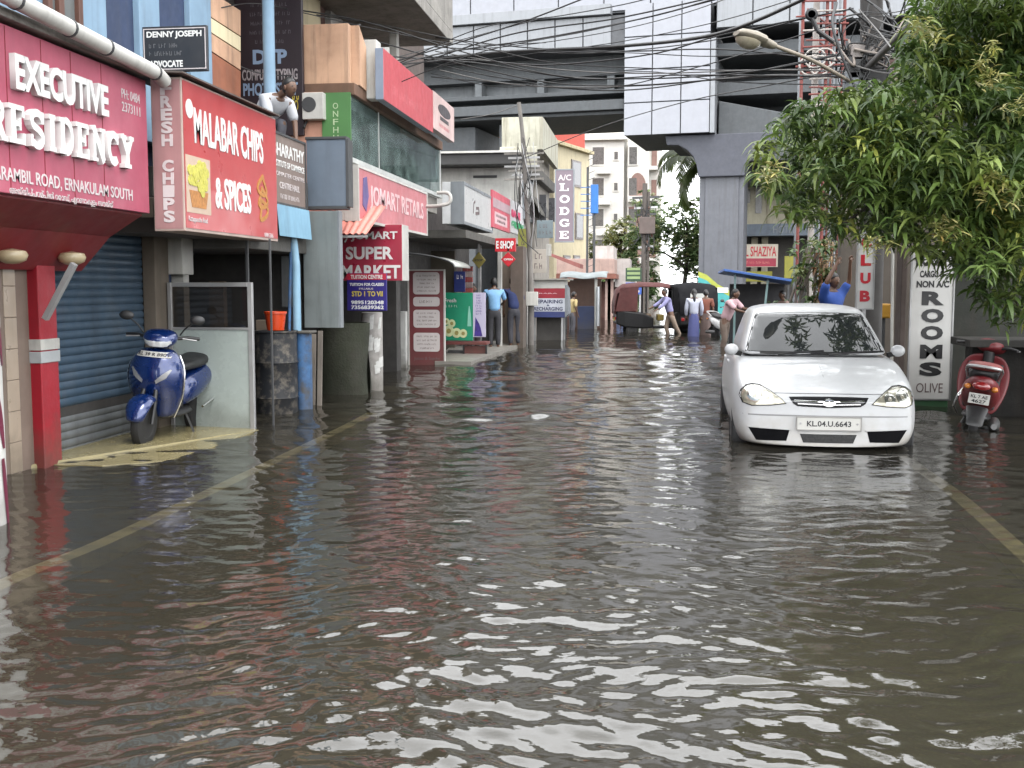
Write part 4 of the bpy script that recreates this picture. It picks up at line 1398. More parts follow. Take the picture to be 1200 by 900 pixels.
tag(MB().slab([(sp0.x - .6, sp0.y), (sp0.x + .1, sp0.y), (sp1.x, sp1.y), (sp1.x, 27.5), (-5.2, 27.5)], -.4, .07).build('step', M('wet grey step', (.24, .225, .2), .4, streak=.1, var=.15)), kind='structure')
# hanging goods packets at the shop back
t = thing('hanging_packets', 'strips of reddish snack packets hanging dimly inside the small shop', 'packets', (0, 0, 0))
for px in (538, 545, 551):
    for j in range(5):
        a, c = PY(px - 3, 318 + j * 6.4, 24.2), PY(px + 3, 312 + j * 6.4, 24.2)
        MB().box(a.x, c.x, 24.2, 24.24, a.z, c.z).build('packet', M('red packet', srgb(150, 70, 66), .4, var=.3, vs=6) if (j + px) % 2 else M('pale packet', srgb(160, 140, 136), .4, var=.3, vs=6), t, bevel=.01)
x0, x1, z0, z1 = face_rect(532, 545, 318, 342, 23.6)
t = sign('navy_notice', 'small navy blue notice board hanging above green poster', 'sign', (x0, 23.6, z0), 0, x1 - x0, z1 - z0, .03, M('navy board', srgb(30, 44, 110), .4))
small_print(.04, x1 - x0 - .04, .25, .42, 1, LETF, t, seed=8)
# posters on a low stand
Yt = 22.3
b = PZ(545, 425, 0)
x0, x1, z0, z1 = face_rect(519, 554, 343, 399, Yt)
GREEN = M('green poster', srgb(20, 140, 104), .4, var=.12)
t = sign('food_poster', 'green poster showing pale rolled snacks on a low stand', 'poster', (x0, Yt, z0), 0, x1 - x0, z1 - z0, .03, GREEN)
W, H = x1 - x0, z1 - z0
mb = MB()
SN = M('pale snack print', srgb(206, 214, 166), .5, var=.2, vs=12)
for i, (cx, cz, rr_) in enumerate(((.2, .2, .17), (.46, .16, .15), (.68, .15, .13), (.3, .36, .12), (.12, .4, .1))):
    mb = MB().prism([(max(.003, W * (cx + rr_ * math.cos(a))), max(.004, H * cz + W * rr_ * 1.1 * math.sin(a))) for a in [j * PI / 9 for j in range(18)]], -.004 - .0006 * i, -.0005)
    o = mb.build('snack_picture', SN, t)
    mb = MB().prism([(max(.004, W * (cx + rr_ * .45 * math.cos(a))), max(.005, H * cz + W * rr_ * .5 * math.sin(a))) for a in [j * PI / 6 for j in range(12)]], -.0075 - .0006 * i, -.0042 - .0006 * i)
    mb.build('filling', M('snack filling print', srgb(150, 140, 80), .5, var=.3, vs=20), o)
mb = MB().prism([(W * .82, H * .3), (W * .95, H * .3), (W * .93, H * .55), (W * .9, H * .72), (W * .87, H * .72), (W * .84, H * .55)], -.004, -.0005)
mb.build('bottle_picture', M('pale green print', srgb(140, 200, 180), .5), t)
text('Fresh', W * .06, W * .45, H * .8, H * .88, LETF, t, bold=.02)
small_print(W * .06, W * .5, H * .68, H * .76, 1, LETF, t, seed=12)
x0, x1, z0, z1 = face_rect(554.3, 569, 343, 395, Yt)
t = sign('white_poster', 'narrow white and violet poster beside green poster', 'poster', (x0, Yt, z0), 0, x1 - x0, z1 - z0, .03, M('white lilac poster', srgb(196, 190, 214), .45, var=.05))
W, H = x1 - x0, z1 - z0
VIO = M('violet print', srgb(96, 84, 140), .5)
mb = MB().prism([(W * .1, .02), (W * .75, .02), (W * .62, H * .2), (W * .5, H * .3), (W * .2, H * .45), (W * .15, H * .2)], -.004, -.0005)
mb.build('figure_print', M('dark violet print', srgb(60, 40, 130), .5, var=.5, vs=15), t)
small_print(W * .2, W * .7, H * .5, H * .97, 8, VIO, t, seed=14, hfrac=.7, group=(.3, .7))
x0, x1, z0, z1 = face_rect(520, 570, 401, 426, Yt - .12)
t = thing('poster_stand', 'low red and dark stand under the posters at the flooded shop step', 'stand', (x0, Yt - .1, -.2))
RB = M('red oxide paint', srgb(112, 48, 46), .6, streak=.4, tide=.5)
W = x1 - x0
MB().box(0, W, .0, .5, z1 + .14, z1 + .2).build('top', RB, t, bevel=.006)
for f in (.0, .44, .97):
    MB().box(W * f, W * f + .035, 0, .035, -.1, z1 + .139).build('leg', BLACK, t)
MB().box(W * .46, W * .99, .06, .1, -.1, z1 + .12).build('side_board', RB, t)
MB().box(W * .03, W * .4, .3, .5, -.1, z1).build('crate', M('grey crate', (.2, .2, .2), .6, pat=.5), t)

# round the corner: light box and its neighbours on the fascia
X7 = -3.75
ya, yb, z0, z1 = wall_rect(543, 577, 213, 262, X7)
t = sign('white_light_box', 'large white light box sign with small grey emblem over the dark shop', 'sign', (X7, ya, z0), R(90), yb - ya, z1 - z0, .42, M('white light box film', srgb(196, 196, 196), .35, var=.05, streak=.12), edge=M('white box edge', (.76, .77, .78), .4, streak=.12), frame=.05, framemat=GREY)
W, H = yb - ya, z1 - z0
po = []
_stroke(po, [(W * .3, H * .35), (W * .32, H * .6), (W * .36, H * .66)], .05)
_stroke(po, [(W * .38, H * .36), (W * .5, H * .4), (W * .48, H * .52), (W * .4, H * .5)], .06)
mb = MB()
for i, p in enumerate(po):
    mb.prism(p, -.006 - .0002 * i, -.0005)
mb.build('emblem', INK, t)
ya, yb, z0, z1 = wall_rect(577.3, 598, 222, 266, X7 + .04)
t = sign('pink_shop_sign', 'pink and grey fascia sign between white light box and green white sign', 'sign', (X7 + .04, ya, z0), R(90), yb - ya, z1 - z0, .05, M('pink red film', srgb(196, 84, 100), .45, var=.15))
W, H = yb - ya, z1 - z0
MB().box(.05, W - .05, -.004, -.0004, H * .55, H * .8).build('print_band', M('grey pink print', srgb(176, 150, 156), .5), t)
MB().box(W * .1, W * .8, -.004, -.0004, H * .12, H * .45).build('print_block', M('pale pink print', srgb(214, 180, 184), .5), t)
small_print(W * .15, W * .75, H * .15, H * .42, 2, INK, t, y=-.004, seed=6)
ya, yb, z0, z1 = wall_rect(598.3, 614, 233, 272, X7 + .05)
t = sign('green_white_sign', 'white fascia sign with magenta and green lettering blocks', 'sign', (X7 + .05, ya, z0), R(90), yb - ya, z1 - z0, .06, M('white sign film', srgb(206, 204, 206), .4))
W, H = yb - ya, z1 - z0
text('SALE', W * .05, W * .7, H * .48, H * .72, M('magenta lettering', srgb(200, 30, 90), .5), t, bold=.08, depth=.006)
text('GREEN', W * .05, W * .95, H * .16, H * .38, M('green lettering', srgb(20, 150, 90), .5), t, bold=.08, depth=.006)
ya, yb, z0, z1 = wall_rect(614.5, 629, 206, 256, X7 + .1)
t = sign('tall_pale_sign', 'upright pale sign board beyond the green white sign beside the pole', 'sign', (X7 + .1, ya, z0), R(90), yb - ya, z1 - z0, .1, M('pale grey sign', srgb(184, 182, 182), .5, streak=.2), frame=.06, framemat=GREY)
W, H = yb - ya, z1 - z0
small_print(W * .2, W * .8, H * .1, H * .45, 3, INK, t, seed=16)
small_print(W * .3, W * .7, H * .5, H * .85, 1, M('green print', srgb(90, 130, 100), .5), t, seed=17)
x0, x1, z0, z1 = face_rect(607, 621, 268, 302, 28)
t = sign('olive_sign', 'olive yellow sign hanging below the tall pale sign', 'sign', (x0, 28, z0), 0, x1 - x0, z1 - z0, .05, M('olive sign', srgb(150, 150, 70), .5, streak=.2))
small_print(.05, x1 - x0 - .05, .1, z1 - z0 - .1, 3, INK, t, seed=18)
Ys = 24.8
x0, x1, z0, z1 = face_rect(580, 604, 279, 295, Ys)
REDS = M('glossy red sign', srgb(196, 24, 40), .35, var=.1)
t = sign('red_shop_sign', 'small red sign with white word SHOP above the red diamond', 'sign', (x0, Ys, z0), 0, x1 - x0, z1 - z0, .12, REDS)
W, H = x1 - x0, z1 - z0
text('E SHOP', W * .06, W * .92, H * .22, H * .8, LETW, t, bold=.04, depth=.005)


def diamond(name, label, px, py, hw, hh, Y, mat, textc, word):
    c = PY(px, py, Y)
    e, f = PY(px + hw, py, Y).x - c.x, c.z - PY(px, py + hh, Y).z
    t = thing(name, label, 'sign', (c.x, Y, c.z))
    MB().prism([(0, -f), (e, 0), (0, f), (-e, 0)], 0, .06).build('panel', mat, t, bevel=.01)
    text(word, -e * .6, e * .6, -f * .12, f * .14, textc, t, bold=.03, depth=.004)
    MB().box(-.02, .02, .0, .03, f, f + .25).build('hanger', STEEL, t)


diamond('diamond_sign', 'red diamond sign with white lettering hanging under the red SHOP sign', 595.5, 304, 8.5, 9, Ys, REDS, LETW, 'OPEN')
diamond('diamond_sign', 'dull yellow diamond sign hanging inside the dim shop front', 561, 305, 8, 10, 24.0, M('dull yellow sign', srgb(128, 116, 50), .5, streak=.3), BLACK, 'STOP')

# electric pole with junk of cables
pbase = PZ(622, 404, 0)
t = thing('electricity_pole', 'thin leaning concrete electricity pole wrapped with cables between small shop signs', 'pole', (pbase.x, pbase.y, -.2))
Yp = pbase.y
pl = [PY(608, 120, Yp) - Vector((pbase.x, Yp, -.2)), PY(613, 165, Yp) - Vector((pbase.x, Yp, -.2)), PY(617, 235, Yp) - Vector((pbase.x, Yp, -.2)), PY(622, 330, Yp) - Vector((pbase.x, Yp, -.2)), Vector((0, 0, -.1))]
MB().tube(spline(pl, 5), [.05] * 5 + [.06] * 10 + [.08] * 6, 12).build('shaft', M('pole concrete', (.2, .185, .17), .85, streak=.5, var=.25), t, smooth=50)
for i in range(7):
    a = PY(614, 180 + i * 5, Yp) - Vector((pbase.x, Yp, -.2))
    MB().bar(a + Vector((-.5 + .1 * (i % 3), 0, .0)), a + Vector((.5 - .1 * (i % 2), .02, .01)), .04, .05).build('cross_arm', STEEL if i % 2 else CONC, t)
for i in range(17):
    a = PY(612 + rnd.uniform(-6, 14), 160 + rnd.uniform(0, 60), Yp - .1) - Vector((pbase.x, Yp, -.2))
    c = PY(618 + rnd.uniform(-6, 18), 210 + rnd.uniform(0, 90), Yp - .1) - Vector((pbase.x, Yp, -.2))
    m_ = (a + c) / 2 + Vector((rnd.uniform(-.3, .3), rnd.uniform(-.1, .1), rnd.uniform(-.3, .1)))
    MB().tube(spline([a, m_, c], 6), rnd.uniform(.006, .013), 5).build('cable_loop', BLACK if i % 3 else STEEL, t, smooth=80)
MB().box(-.2, .2, -.2, -.12, 1.2, 1.55).build('meter_box', WHITE_D, t, bevel=.01)

# stained old balcony building
OD = (-5, 33, 0)
bd_ = thing('stained_building', 'old building with mildew streaked white parapet and sagging balcony behind the pole', 'building', OD)
x0, x1, z0, z1 = face_rect(588, 636, 147, 176, 31)
MIL = M('mildewed white plaster', srgb(186, 184, 168), .85, streak=.95, scol=srgb(88, 80, 62), var=.12, pat=.3)
X8 = PX(636, 160, -3.95).x
xq = x0
wbuild(MB().box(x0, x1, 31, 31.2, z0, z1 + .25), 'parapet', MIL, bd_, OD, bevel=.02)
ye_ = PX(655, 170, x1).y
wbuild(MB().hexa([(x1 - .15, 31.21, z0), (x1, 31.21, z0), (x1, 35.8, z0 - .05), (x1 - .15, 35.8, z0 - .05), (x1 - .15, 31.21, z1 + .25), (x1, 31.21, z1 + .25), (x1, 35.8, z1 + .2), (x1 - .15, 35.8, z1 + .2)]), 'parapet', MIL, bd_, OD)
wbuild(MB().box(xq, x1 - .3, 31.6, 36, -.3, z0 + .3), 'wall', M('grey plaster', srgb(150, 144, 136), .85, streak=.5, pat=.3), bd_, OD)
x0, x1b, z0b, z1b = face_rect(588, 648, 196, 210, 31)
wbuild(MB().box(x0, x1b - .4, 30.6, 35.8, z0b, z1b), 'balcony_slab', CONC_D, bd_, OD, bevel=.02)
wbuild(MB().box(x0, x1b - .42, 30.6, 30.7, z1b + .003, z1b + .55), 'balcony_parapet', MIL, bd_, OD, bevel=.02)
a, c = PY(628, 250, 31.5), PY(652, 218, 33)
wbuild(MB().hexa([(a.x, 30.5, a.z + .4), (c.x - .2, 30.5, a.z - .1), (c.x - .2, 34, a.z - .1), (a.x, 34, a.z + .4), (a.x, 30.5, a.z + .46), (c.x - .2, 30.5, a.z - .03), (c.x - .2, 34, a.z - .03), (a.x, 34, a.z + .46)]), 'sunshade', CONC_D, bd_, OD)
for px0, px1, py0, py1 in ((632, 640, 228, 262), (643, 650, 232, 260)):
    a, c = PY(px0, py1, 31.57), PY(px1, py0, 31.57)
    wbuild(MB().box(a.x, c.x, 31.55, 31.65, a.z, c.z), 'window', M('dark window', (.04, .04, .045), .3), bd_, OD)
for i, (px0, px1, py0, py1, Y_, m_) in enumerate(((629, 648, 258, 279, 29.5, M('grey blue sign', srgb(120, 134, 140), .5, streak=.2)), (622, 640, 292, 320, 29, M('pale board', srgb(178, 170, 160), .6, streak=.3)), (640, 646, 286, 300, 29.5, WHITE_D))):
    x0, x1_, z0_, z1_ = face_rect(px0, px1, py0, py1, Y_)
    t = sign('small_signboard', ['grey blue signboard under the sagging balcony', 'pale board beside the thin electricity pole above repair kiosk', 'tiny white board beside the pale board near the pole'][i], 'sign', (x0, Y_, z0_), 0, x1_ - x0, z1_ - z0_, .06, m_)
    small_print(.05, x1_ - x0 - .05, .06, z1_ - z0_ - .06, 2 if i < 2 else 1, INK, t, seed=30 + i)

# lodge: cream building with red block above, set at an angle beyond the viaduct
P0, P1 = PY(652, 300, 76), PY(690, 300, 82)
P0.z = P1.z = 0
ux = (P1 - P0).normalized()
LW_ = (P1 - P0).length
lo = thing('lodge_building', 'cream lodge building with coral red upper block beyond the viaduct', 'building', (P0.x, P0.y, 0), math.atan2(ux.y, ux.x))
lzz = lambda py, f: (P0 + ux * LW_ * f).y / FPX * (335 - py) * 1.02 + 1.5
zt_ = lzz(177, .1)
MB().box(-.5, LW_, 0, 9, -.3, zt_).build('wall', CREAM, lo)
MB().box(-.9, LW_ + .1, -.35, 9, zt_ + .003, zt_ + .25).build('cornice', M('cornice cream', srgb(214, 200, 160), .8, streak=.5), lo, bevel=.02)
MB().box(-1.1, LW_ - .2, .3, 9, zt_ + .253, zt_ + 7).build('upper_block', M('coral red wall paint', srgb(206, 84, 68), .8, streak=.15, var=.06), lo)
for f0, f1, a_, b_ in ((.42, .72, 192, 222), (.55, .8, 252, 282), (.2, .4, 300, 318), (.5, .7, 300, 318)):
    w_ = MB().box(LW_ * f0, LW_ * f1, -.06, .05, lzz(b_, f0), lzz(a_, f0)).build('window', M('grey window frame', srgb(140, 132, 130), .6), lo)
    MB().box(LW_ * f0 + .2, LW_ * f1 - .2, -.08, -.062, lzz(b_, f0) + .15, lzz(a_, f0) - .15).build('pane', M('dark pane', (.05, .05, .06), .15), w_)
x0, x1, z0, z1 = face_rect(650, 673, 198, 284, 50)
t = sign('lodge_sign', 'tall lilac grey vertical sign reading A/C LODGE on the cream building', 'sign', (x0, 50, z0), 0, x1 - x0, z1 - z0, .2, M('lilac grey sign', srgb(122, 108, 118), .5, var=.06, streak=.1), frame=.05, framemat=GREY)
W, H = x1 - x0, z1 - z0
text('A/C', W * .16, W * .84, H * .845, H * .925, LETF, t, bold=.02, depth=.01)
for i, c in enumerate('LODGE'):
    zc = H * (.755 - i * .163)
    o = slab_text(c, W * .24, W * .78, zc - H * .052, zc + H * .052, LETW, t, depth=.012)

# repair kiosk on legs
b = PZ(640, 399, 0)
Yk = b.y - .2
t = thing('repair_kiosk', 'small roadside repair kiosk with red, white and blue painted front on thin legs', 'kiosk', (0, Yk, 0))
q0, q1 = PY(623, 372, Yk), PY(662, 338, Yk)
tilt = .12
x0, x1 = q0.x, q1.x
zl, zu = q0.z, q1.z
KW = M('kiosk white paint', srgb(196, 200, 210), .5, streak=.2)
KR = M('kiosk red paint', srgb(150, 30, 46), .5, streak=.15)
KB = M('kiosk blue paint', srgb(44, 56, 110), .5, streak=.2)
zz = [zl, zl + (zu - zl) * .2, zl + (zu - zl) * .66, zu]
bands = [('lower_band', KB, zz[0], zz[1]), ('front_panel', KW, zz[1] + .002, zz[2]), ('heading_band', KR, zz[2] + .002, zz[3]), ('top_band', WHITE_D, zz[3] + .002, zz[3] + .22)]
for nm, m_, a_, c_ in bands:
    f0, f1 = (a_ - zl) * .0, 0
    MB().box(x0, x1, 0, .9, a_, c_).build(nm, m_, t, bevel=.008)
text('RARA', x0 + .2, x1 - .2, zz[2] + .12, zz[3] - .12, M('grey pink lettering', srgb(204, 170, 176), .5), t, bold=.03)
text('REPAIRING', x0 + .06, x1 - .06, zz[1] + (zz[2] - zz[1]) * .62, zz[1] + (zz[2] - zz[1]) * .9, M('dark blue lettering', srgb(40, 46, 80), .5), t, bold=.03)
text('&', (x0 + x1) / 2 - .04, (x0 + x1) / 2 + .04, zz[1] + (zz[2] - zz[1]) * .42, zz[1] + (zz[2] - zz[1]) * .55, M('dark blue lettering', srgb(40, 46, 80), .5), t, bold=.03)
text('RECHARGING', x0 + .06, x1 - .06, zz[1] + (zz[2] - zz[1]) * .08, zz[1] + (zz[2] - zz[1]) * .36, M('dark blue lettering', srgb(40, 46, 80), .5), t, bold=.03)
for nm, dx, dy in (('leg', .08, .1), ('leg', x1 - x0 - .08, .1), ('leg', .08, .8), ('leg', x1 - x0 - .08, .8)):
    MB().bar((x0 + dx, dy, -.25), (x0 + dx, dy, zl), .05, .05).build(nm, STEEL, t)
MB().hexa([(x1 + .002, 0, zl), (x1 + .1, 0, zl + .1), (x1 + .1, .9, zl + .1), (x1 + .002, .9, zl), (x1 + .002, 0, zu + .1), (x1 + .06, 0, zu), (x1 + .06, .9, zu), (x1 + .002, .9, zu + .1)]).build('side_flap', GREY, t)
MB().box(x0 + .1, x1 - .1, .3, .8, -.2, zl - .01).build('lower_cupboard', M('dark cupboard', (.06, .055, .05), .7, streak=.3), t)
MB().box(x0 - .04, x1 + .15, -.1, 1.0, zu + .225, zu + .27).build('roof', CONC, t)

# next kiosk with people about it, blue counter, pale awning
Yk = 37.5
t = thing('tea_stall', 'dark roadside stall with blue counter under torn pale tarpaulin', 'stall', (0, Yk, 0))
TAR = M('pale blue tarpaulin', srgb(140, 148, 150), .7, var=.3)
x0, x1, z0, z1 = face_rect(664, 702, 330, 384, Yk)
mb = MB().grid(16, 6, lambda u, v: (x0 - .2 + (x1 - x0 + .5) * u, -.6 + 2.2 * v, z1 + .25 + .03 * math.sin(u * 9) + .03 * math.sin(v * 4) + .12 * v - .12 * (v < .05)))
mb.build('tarpaulin', TAR, t, smooth=60).modifiers.new('thick', 'SOLIDIFY').thickness = .02
MB().box(x0, x1, 1.3, 1.5, -.25, z1 + .1).build('back_wall', M('brown stall wall', srgb(92, 70, 60), .8, streak=.3), t)
a, c = PY(677, 384, Yk), PY(697, 359, Yk)
MB().box(a.x, c.x, -.1, .6, -.2, c.z).build('counter', M('navy counter', srgb(34, 48, 84), .5, tide=.4), t, bevel=.01)
for px in (664, 699):
    a = PY(px, 340, Yk)
    MB().bar((a.x, -.3, -.25), (a.x, -.3, z1 + .2), .09, .09).build('post', WHITE_D if px > 690 else DGREY, t)
a, c = PY(698, 382, Yk - .5), PY(703, 336, Yk - .5)
MB().grid(6, 8, lambda u, v: (a.x + (c.x - a.x) * u, -.5 + .05 * math.sin(u * 9), a.z + (c.z - a.z) * v)).build('cloth', M('white hanging cloth', (.55, .58, .6), .8), t, smooth=70)

# two-storey pinkish building with concrete canopy
OF = (-3.5, 52, 0)
pk = thing('pink_balcony_building', 'low pinkish building with deep concrete canopy on posts past the stall', 'building', OF)
PKG = M('pinkish grey plaster', srgb(176, 150, 140), .85, streak=.35, pat=.2)
x0, x1, z0, z1 = face_rect(652, 720, 303, 321, 47)
wbuild(MB().box(x0, x1, 47, 52, z0, z1), 'balcony', PKG, pk, OF, bevel=.03)
x0b, x1b, z0b, z1b = face_rect(652, 722, 320, 325, 46.8)
wbuild(MB().box(x0b, x1b, 46.7, 52, z0b - .06, z0 - .003), 'canopy', M('red oxide canopy', srgb(134, 84, 70), .8, streak=.4), pk, OF)
x0, x1, z0, z1 = face_rect(695, 719, 288, 303, 48)
wbuild(MB().box(x0, x1, 48, 52, z0, z1), 'upper_wall', M('pale grey plaster', srgb(190, 182, 178), .85, streak=.3), pk, OF)
x0, x1, z0, z1 = face_rect(720.5, 738, 303, 334, 50)
wbuild(MB().box(x0, x1, 50, 54, z0 - .1, z1), 'side_wing', M('pale grey plaster', srgb(190, 182, 178), .85, streak=.3), pk, OF)
for px in (712, 715):
    a = PY(px, 380, 47.2)
    wbuild(MB().box(a.x - .12, a.x + .12, 47.2, 47.5, -.3, z0b), 'post', PKG, pk, OF)
a, c = PY(660, 380, 51), PY(738, 325, 51)
wbuild(MB().box(a.x, c.x - .4, 51, 51.3, -.3, c.z - .2), 'ground_floor_wall', M('dull red wall', srgb(96, 60, 52), .8, streak=.4, pat=.4), pk, OF)
a, c = PY(650, 318, 46), PY(700, 296, 46)
t = thing('slanting_sunshade', 'faded red slanting sunshade jutting from under the lodge windows', 'sunshade', (0, 0, 0))
MB().hexa([(a.x, 44, a.z + .6), (c.x - .6, 44, a.z + .1), (c.x - .6, 46, a.z + .1), (a.x, 46, a.z + .6), (a.x, 44, a.z + .72), (c.x - .6, 44, a.z + .28), (c.x - .6, 46, a.z + .28), (a.x, 46, a.z + .72)]).build('sheet', M('faded red sheet', srgb(140, 84, 78), .7, streak=.3), t)

# twin-post mast with blue box, and cable-laden transformer pole
b = PY(691, 384, 44)
t = thing('signal_mast', 'tall pair of thin dark posts with blue box near the top', 'mast', (b.x, 44, -.3))
zt_ = PY(690, 196, 44).z + .3
for dx in (-.12, .16):
    MB().tube([(dx, 0, 0), (dx, 0, zt_ - (dx > 0) * 1.2)], .05, 8).build('post', DGREY, t, smooth=50)
for i in range(26):
    MB().bar((-.12, 0, .4 + i * .27), (.16, 0, .4 + i * .27 + .12), .02, .02).build('rung', DGREY, t)
a, c = PY(692, 250, 43.8), PY(701, 216, 43.8)
MB().box(a.x - b.x, c.x - b.x, -.15, .15, a.z + .3, c.z + .3).build('blue_box', M('bright blue box', srgb(40, 112, 186), .5, streak=.15), t, bevel=.02)
for i in range(5):
    MB().bar((-.4, -.05, c.z + .2 - i * .28), (a.x - b.x + .1, -.05, c.z + .2 - i * .28), .03, .03).build('bracket', M('bright blue box', srgb(40, 112, 186), .5), t)

b = PY(753, 372, 52)
t = thing('transformer_pole', 'dark electricity pole hung with equipment and wires in front of white apartments', 'pole', (b.x, 52, -.3))
MB().tube([(0, 0, 0), (.05, 0, PY(750, 215, 52).z + .3)], .12, 10).build('shaft', M('dark pole', (.1, .085, .075), .8, streak=.3), t, smooth=50)
MB().tube([(.22, 0, 0), (.22, 0, PY(750, 225, 52).z + .3)], .07, 10).build('shaft', M('dark pole', (.1, .085, .075), .8), t, smooth=50)
for i, py in enumerate((232, 244, 252, 290, 300)):
    z_ = PY(753, py, 52).z + .3
    MB().bar((-.55 + .1 * i, 0, z_), (.75 - .08 * i, 0, z_ + .05), .09, .1).build('cross_arm', STEEL if i % 2 else DGREY, t)
for i in range(9):
    z_ = PY(753, 246, 52).z + .3 - i * .32
    MB().lathe([(.0, 0), (.07, 0), (.04, .06), (.08, .08), (.04, .14), (.0, .15)], (rnd.uniform(-.35, .5), -.1, z_), n=8).build('insulator', M('brown porcelain', (.12, .06, .04), .3), t)
z_ = PY(753, 262, 52).z + .3
MB().box(-.2, .55, -.3, .2, z_ - .5, z_ + .3).build('transformer', M('rusty equipment', (.12, .09, .08), .7, pat=.5), t, bevel=.03)
for i in range(14):
    a = Vector((rnd.uniform(-.4, .6), -.15, z_ + rnd.uniform(-.3, 1.2)))
    c = a + Vector((rnd.uniform(-.5, .5), 0, -rnd.uniform(.6, 2.2)))
    MB().tube(spline([a, (a + c) / 2 + Vector((rnd.uniform(-.3, .3), 0, -.2)), c], 5), .022, 5).build('cable_loop', BLACK, t, smooth=80)

# roadside boards, blue barrel
Yq = 42
x0, x1, z0, z1 = face_rect(733, 752, 314, 330, Yq)
t = sign('green_direction_board', 'dark green board with pale lines standing above the blue board near auto rickshaw', 'sign', (x0, Yq, z0), 0, x1 - x0, z1 - z0, .06, M('dark green board', srgb(40, 66, 46), .5))
for i in range(3):
    MB().box(.06, x1 - x0 - .06, -.004, -.0004, .1 + i * .17, .2 + i * .17).build('print_band', M('pale green lines', srgb(140, 160, 110), .5), t)
x0, x1, z0, z1 = face_rect(733, 753, 331, 345, Yq)
t = sign('blue_direction_board', 'bright blue board with white lettering under the dark green board', 'sign', (x0, Yq, z0), 0, x1 - x0, z1 - z0, .06, M('blue board', srgb(60, 96, 178), .5))
text('METRO', .1, x1 - x0 - .1, (z1 - z0) * .55, (z1 - z0) * .85, LETW, t, bold=.04)
MB().box(.12, x1 - x0 - .12, -.004, -.0004, .08, .16).build('print_band', LETF, t)
for px in (736, 750):
    MB().tube([(PY(px, 340, Yq).x - x0, .1, -z0 - .3), (PY(px, 340, Yq).x - x0, .1, 0)], .03, 8).build('post', STEEL, t, smooth=50)
b = PZ(736, 377, 0)
t = thing('blue_barrier', 'upright bright blue plastic barrier beside a standing man', 'barrier', (b.x, b.y + .4, -.2))
BLB = M('bright blue plastic', srgb(40, 98, 176), .4)
h_ = PY(736, 352, b.y + .4).z + .2
MB().loft([[(-.28 * f, -.2, z), (.28 * f, -.2, z), (.28 * f, .2, z), (-.28 * f, .2, z)] for f, z in ((1.2, 0), (1.2, .12), (1, .2), (.9, h_ * .9), (.75, h_))]).build('body', BLB, t, bevel=.03)
MB().box(-.3, .3, -.215, -.19, .02, .1).build('white_strip', WHITE, t)

# ---------------- far white apartments
OG = (-3, 104, 0)
ap = thing('apartment_building', 'tall white apartment block with arched balcony openings beyond the viaduct', 'building', OG)
AW = M('white apartment paint', srgb(236, 234, 228), .85, streak=.2, scol=srgb(170, 165, 155), var=.04)
DW = M('dark flat window', (.16, .155, .15), .3, var=.2)
PKB = M('pinkish balcony shade', srgb(150, 120, 112), .8)
Ya = 104
ax = lambda px: PY(px, 250, Ya).x
az = lambda py: PY(730, py, Ya).z
wbuild(MB().box(ax(660), ax(775), Ya, Ya + 12, -1, az(100)), 'wall', AW, ap, OG)
wbuild(MB().box(ax(660), ax(731), Ya - 1.2, Ya - .01, -1, az(165)).box(ax(660), ax(735), Ya - 1.6, Ya - .005, az(166) + .01, az(161)), 'wing', AW, ap, OG)
wbuild(MB().box(ax(735), ax(760), Ya - .9, Ya - .01, -1, az(170)), 'bay', AW, ap, OG)
cnt = 0
fh = (az(176) - az(212))
for fl_ in range(5):
    zc = az(184) - fl_ * fh
    for p0, p1, hh_ in ((695, 708, 1.6), (720, 724, .7), (737, 746, 1.6)):
        y_ = Ya - 1.2 if p1 < 731 else Ya - .9
        f_ = wbuild(MB().box(ax(p0) - .12, ax(p1) + .12, y_ - .08, y_ + .02, zc - hh_ / 2 - .12, zc + hh_ / 2 + .12), 'window', AW, ap, OG)
        MB().box(ax(p0) - OG[0], ax(p1) - OG[0], y_ - .1 - OG[1], y_ - .085 - OG[1], zc - hh_ / 2, zc + hh_ / 2).build('pane', DW, f_)
    if fl_:
        pts = [(ax(737) + .05, zc - 1.4)] + [((ax(737) + ax(757)) / 2 + (ax(757) - ax(737)) / 2 * math.cos(PI - PI * j / 10), zc - .2 + 1.5 * math.sin(PI * j / 10)) for j in range(11)] + [(ax(757) - .05, zc - 1.4)]
        if fl_ > 1:
            pts = [(ax(737), zc - 1.3), (ax(757), zc - 1.3), (ax(757), zc + 1), (ax(737), zc + 1)]
        o = wbuild(MB().prism(pts, Ya - .99, Ya - .91), 'arched_balcony', PKB, ap, OG)
        wbuild(MB().box(ax(736), ax(759), Ya - 1.5, Ya - 1.0, zc - 1.45, zc - .9), 'balcony_rail', AW, ap, OG)
    wbuild(MB().box(ax(763), ax(769), Ya - .1, Ya - .02, zc - .9, zc + .7), 'window', PKB, ap, OG)
    wbuild(MB().box(ax(760), ax(771), Ya - .7, Ya - .03, zc - 1.3, zc - .95), 'balcony_rail', AW, ap, OG)
    wbuild(MB().box(ax(700), ax(716), Ya - 1.7, Ya - 1.21, zc - 1.7, zc - 1.25), 'sunshade', AW, ap, OG)
b2_ = thing('white_house', 'white low house with flat roof far behind the blue roadside boards', 'house', (-3, 80, 0))
x0, x1, z0, z1 = face_rect(700, 745, 312, 350, 80)
MB().box(x0 + 3, x1 + 3, 0, 5, -1, z1 + .3).build('wall', AW, b2_)
MB().box(x0 + 2.8, x1 + 3.2, -.3, 5.2, z1 + .303, z1 + .6).build('roof', CONC, b2_)
for f in (.2, .6):
    MB().box(x0 + 3 + (x1 - x0) * f, x0 + 3 + (x1 - x0) * (f + .15), -.02, .1, z1 - 1.2, z1 - .3).build('window', DW, b2_)
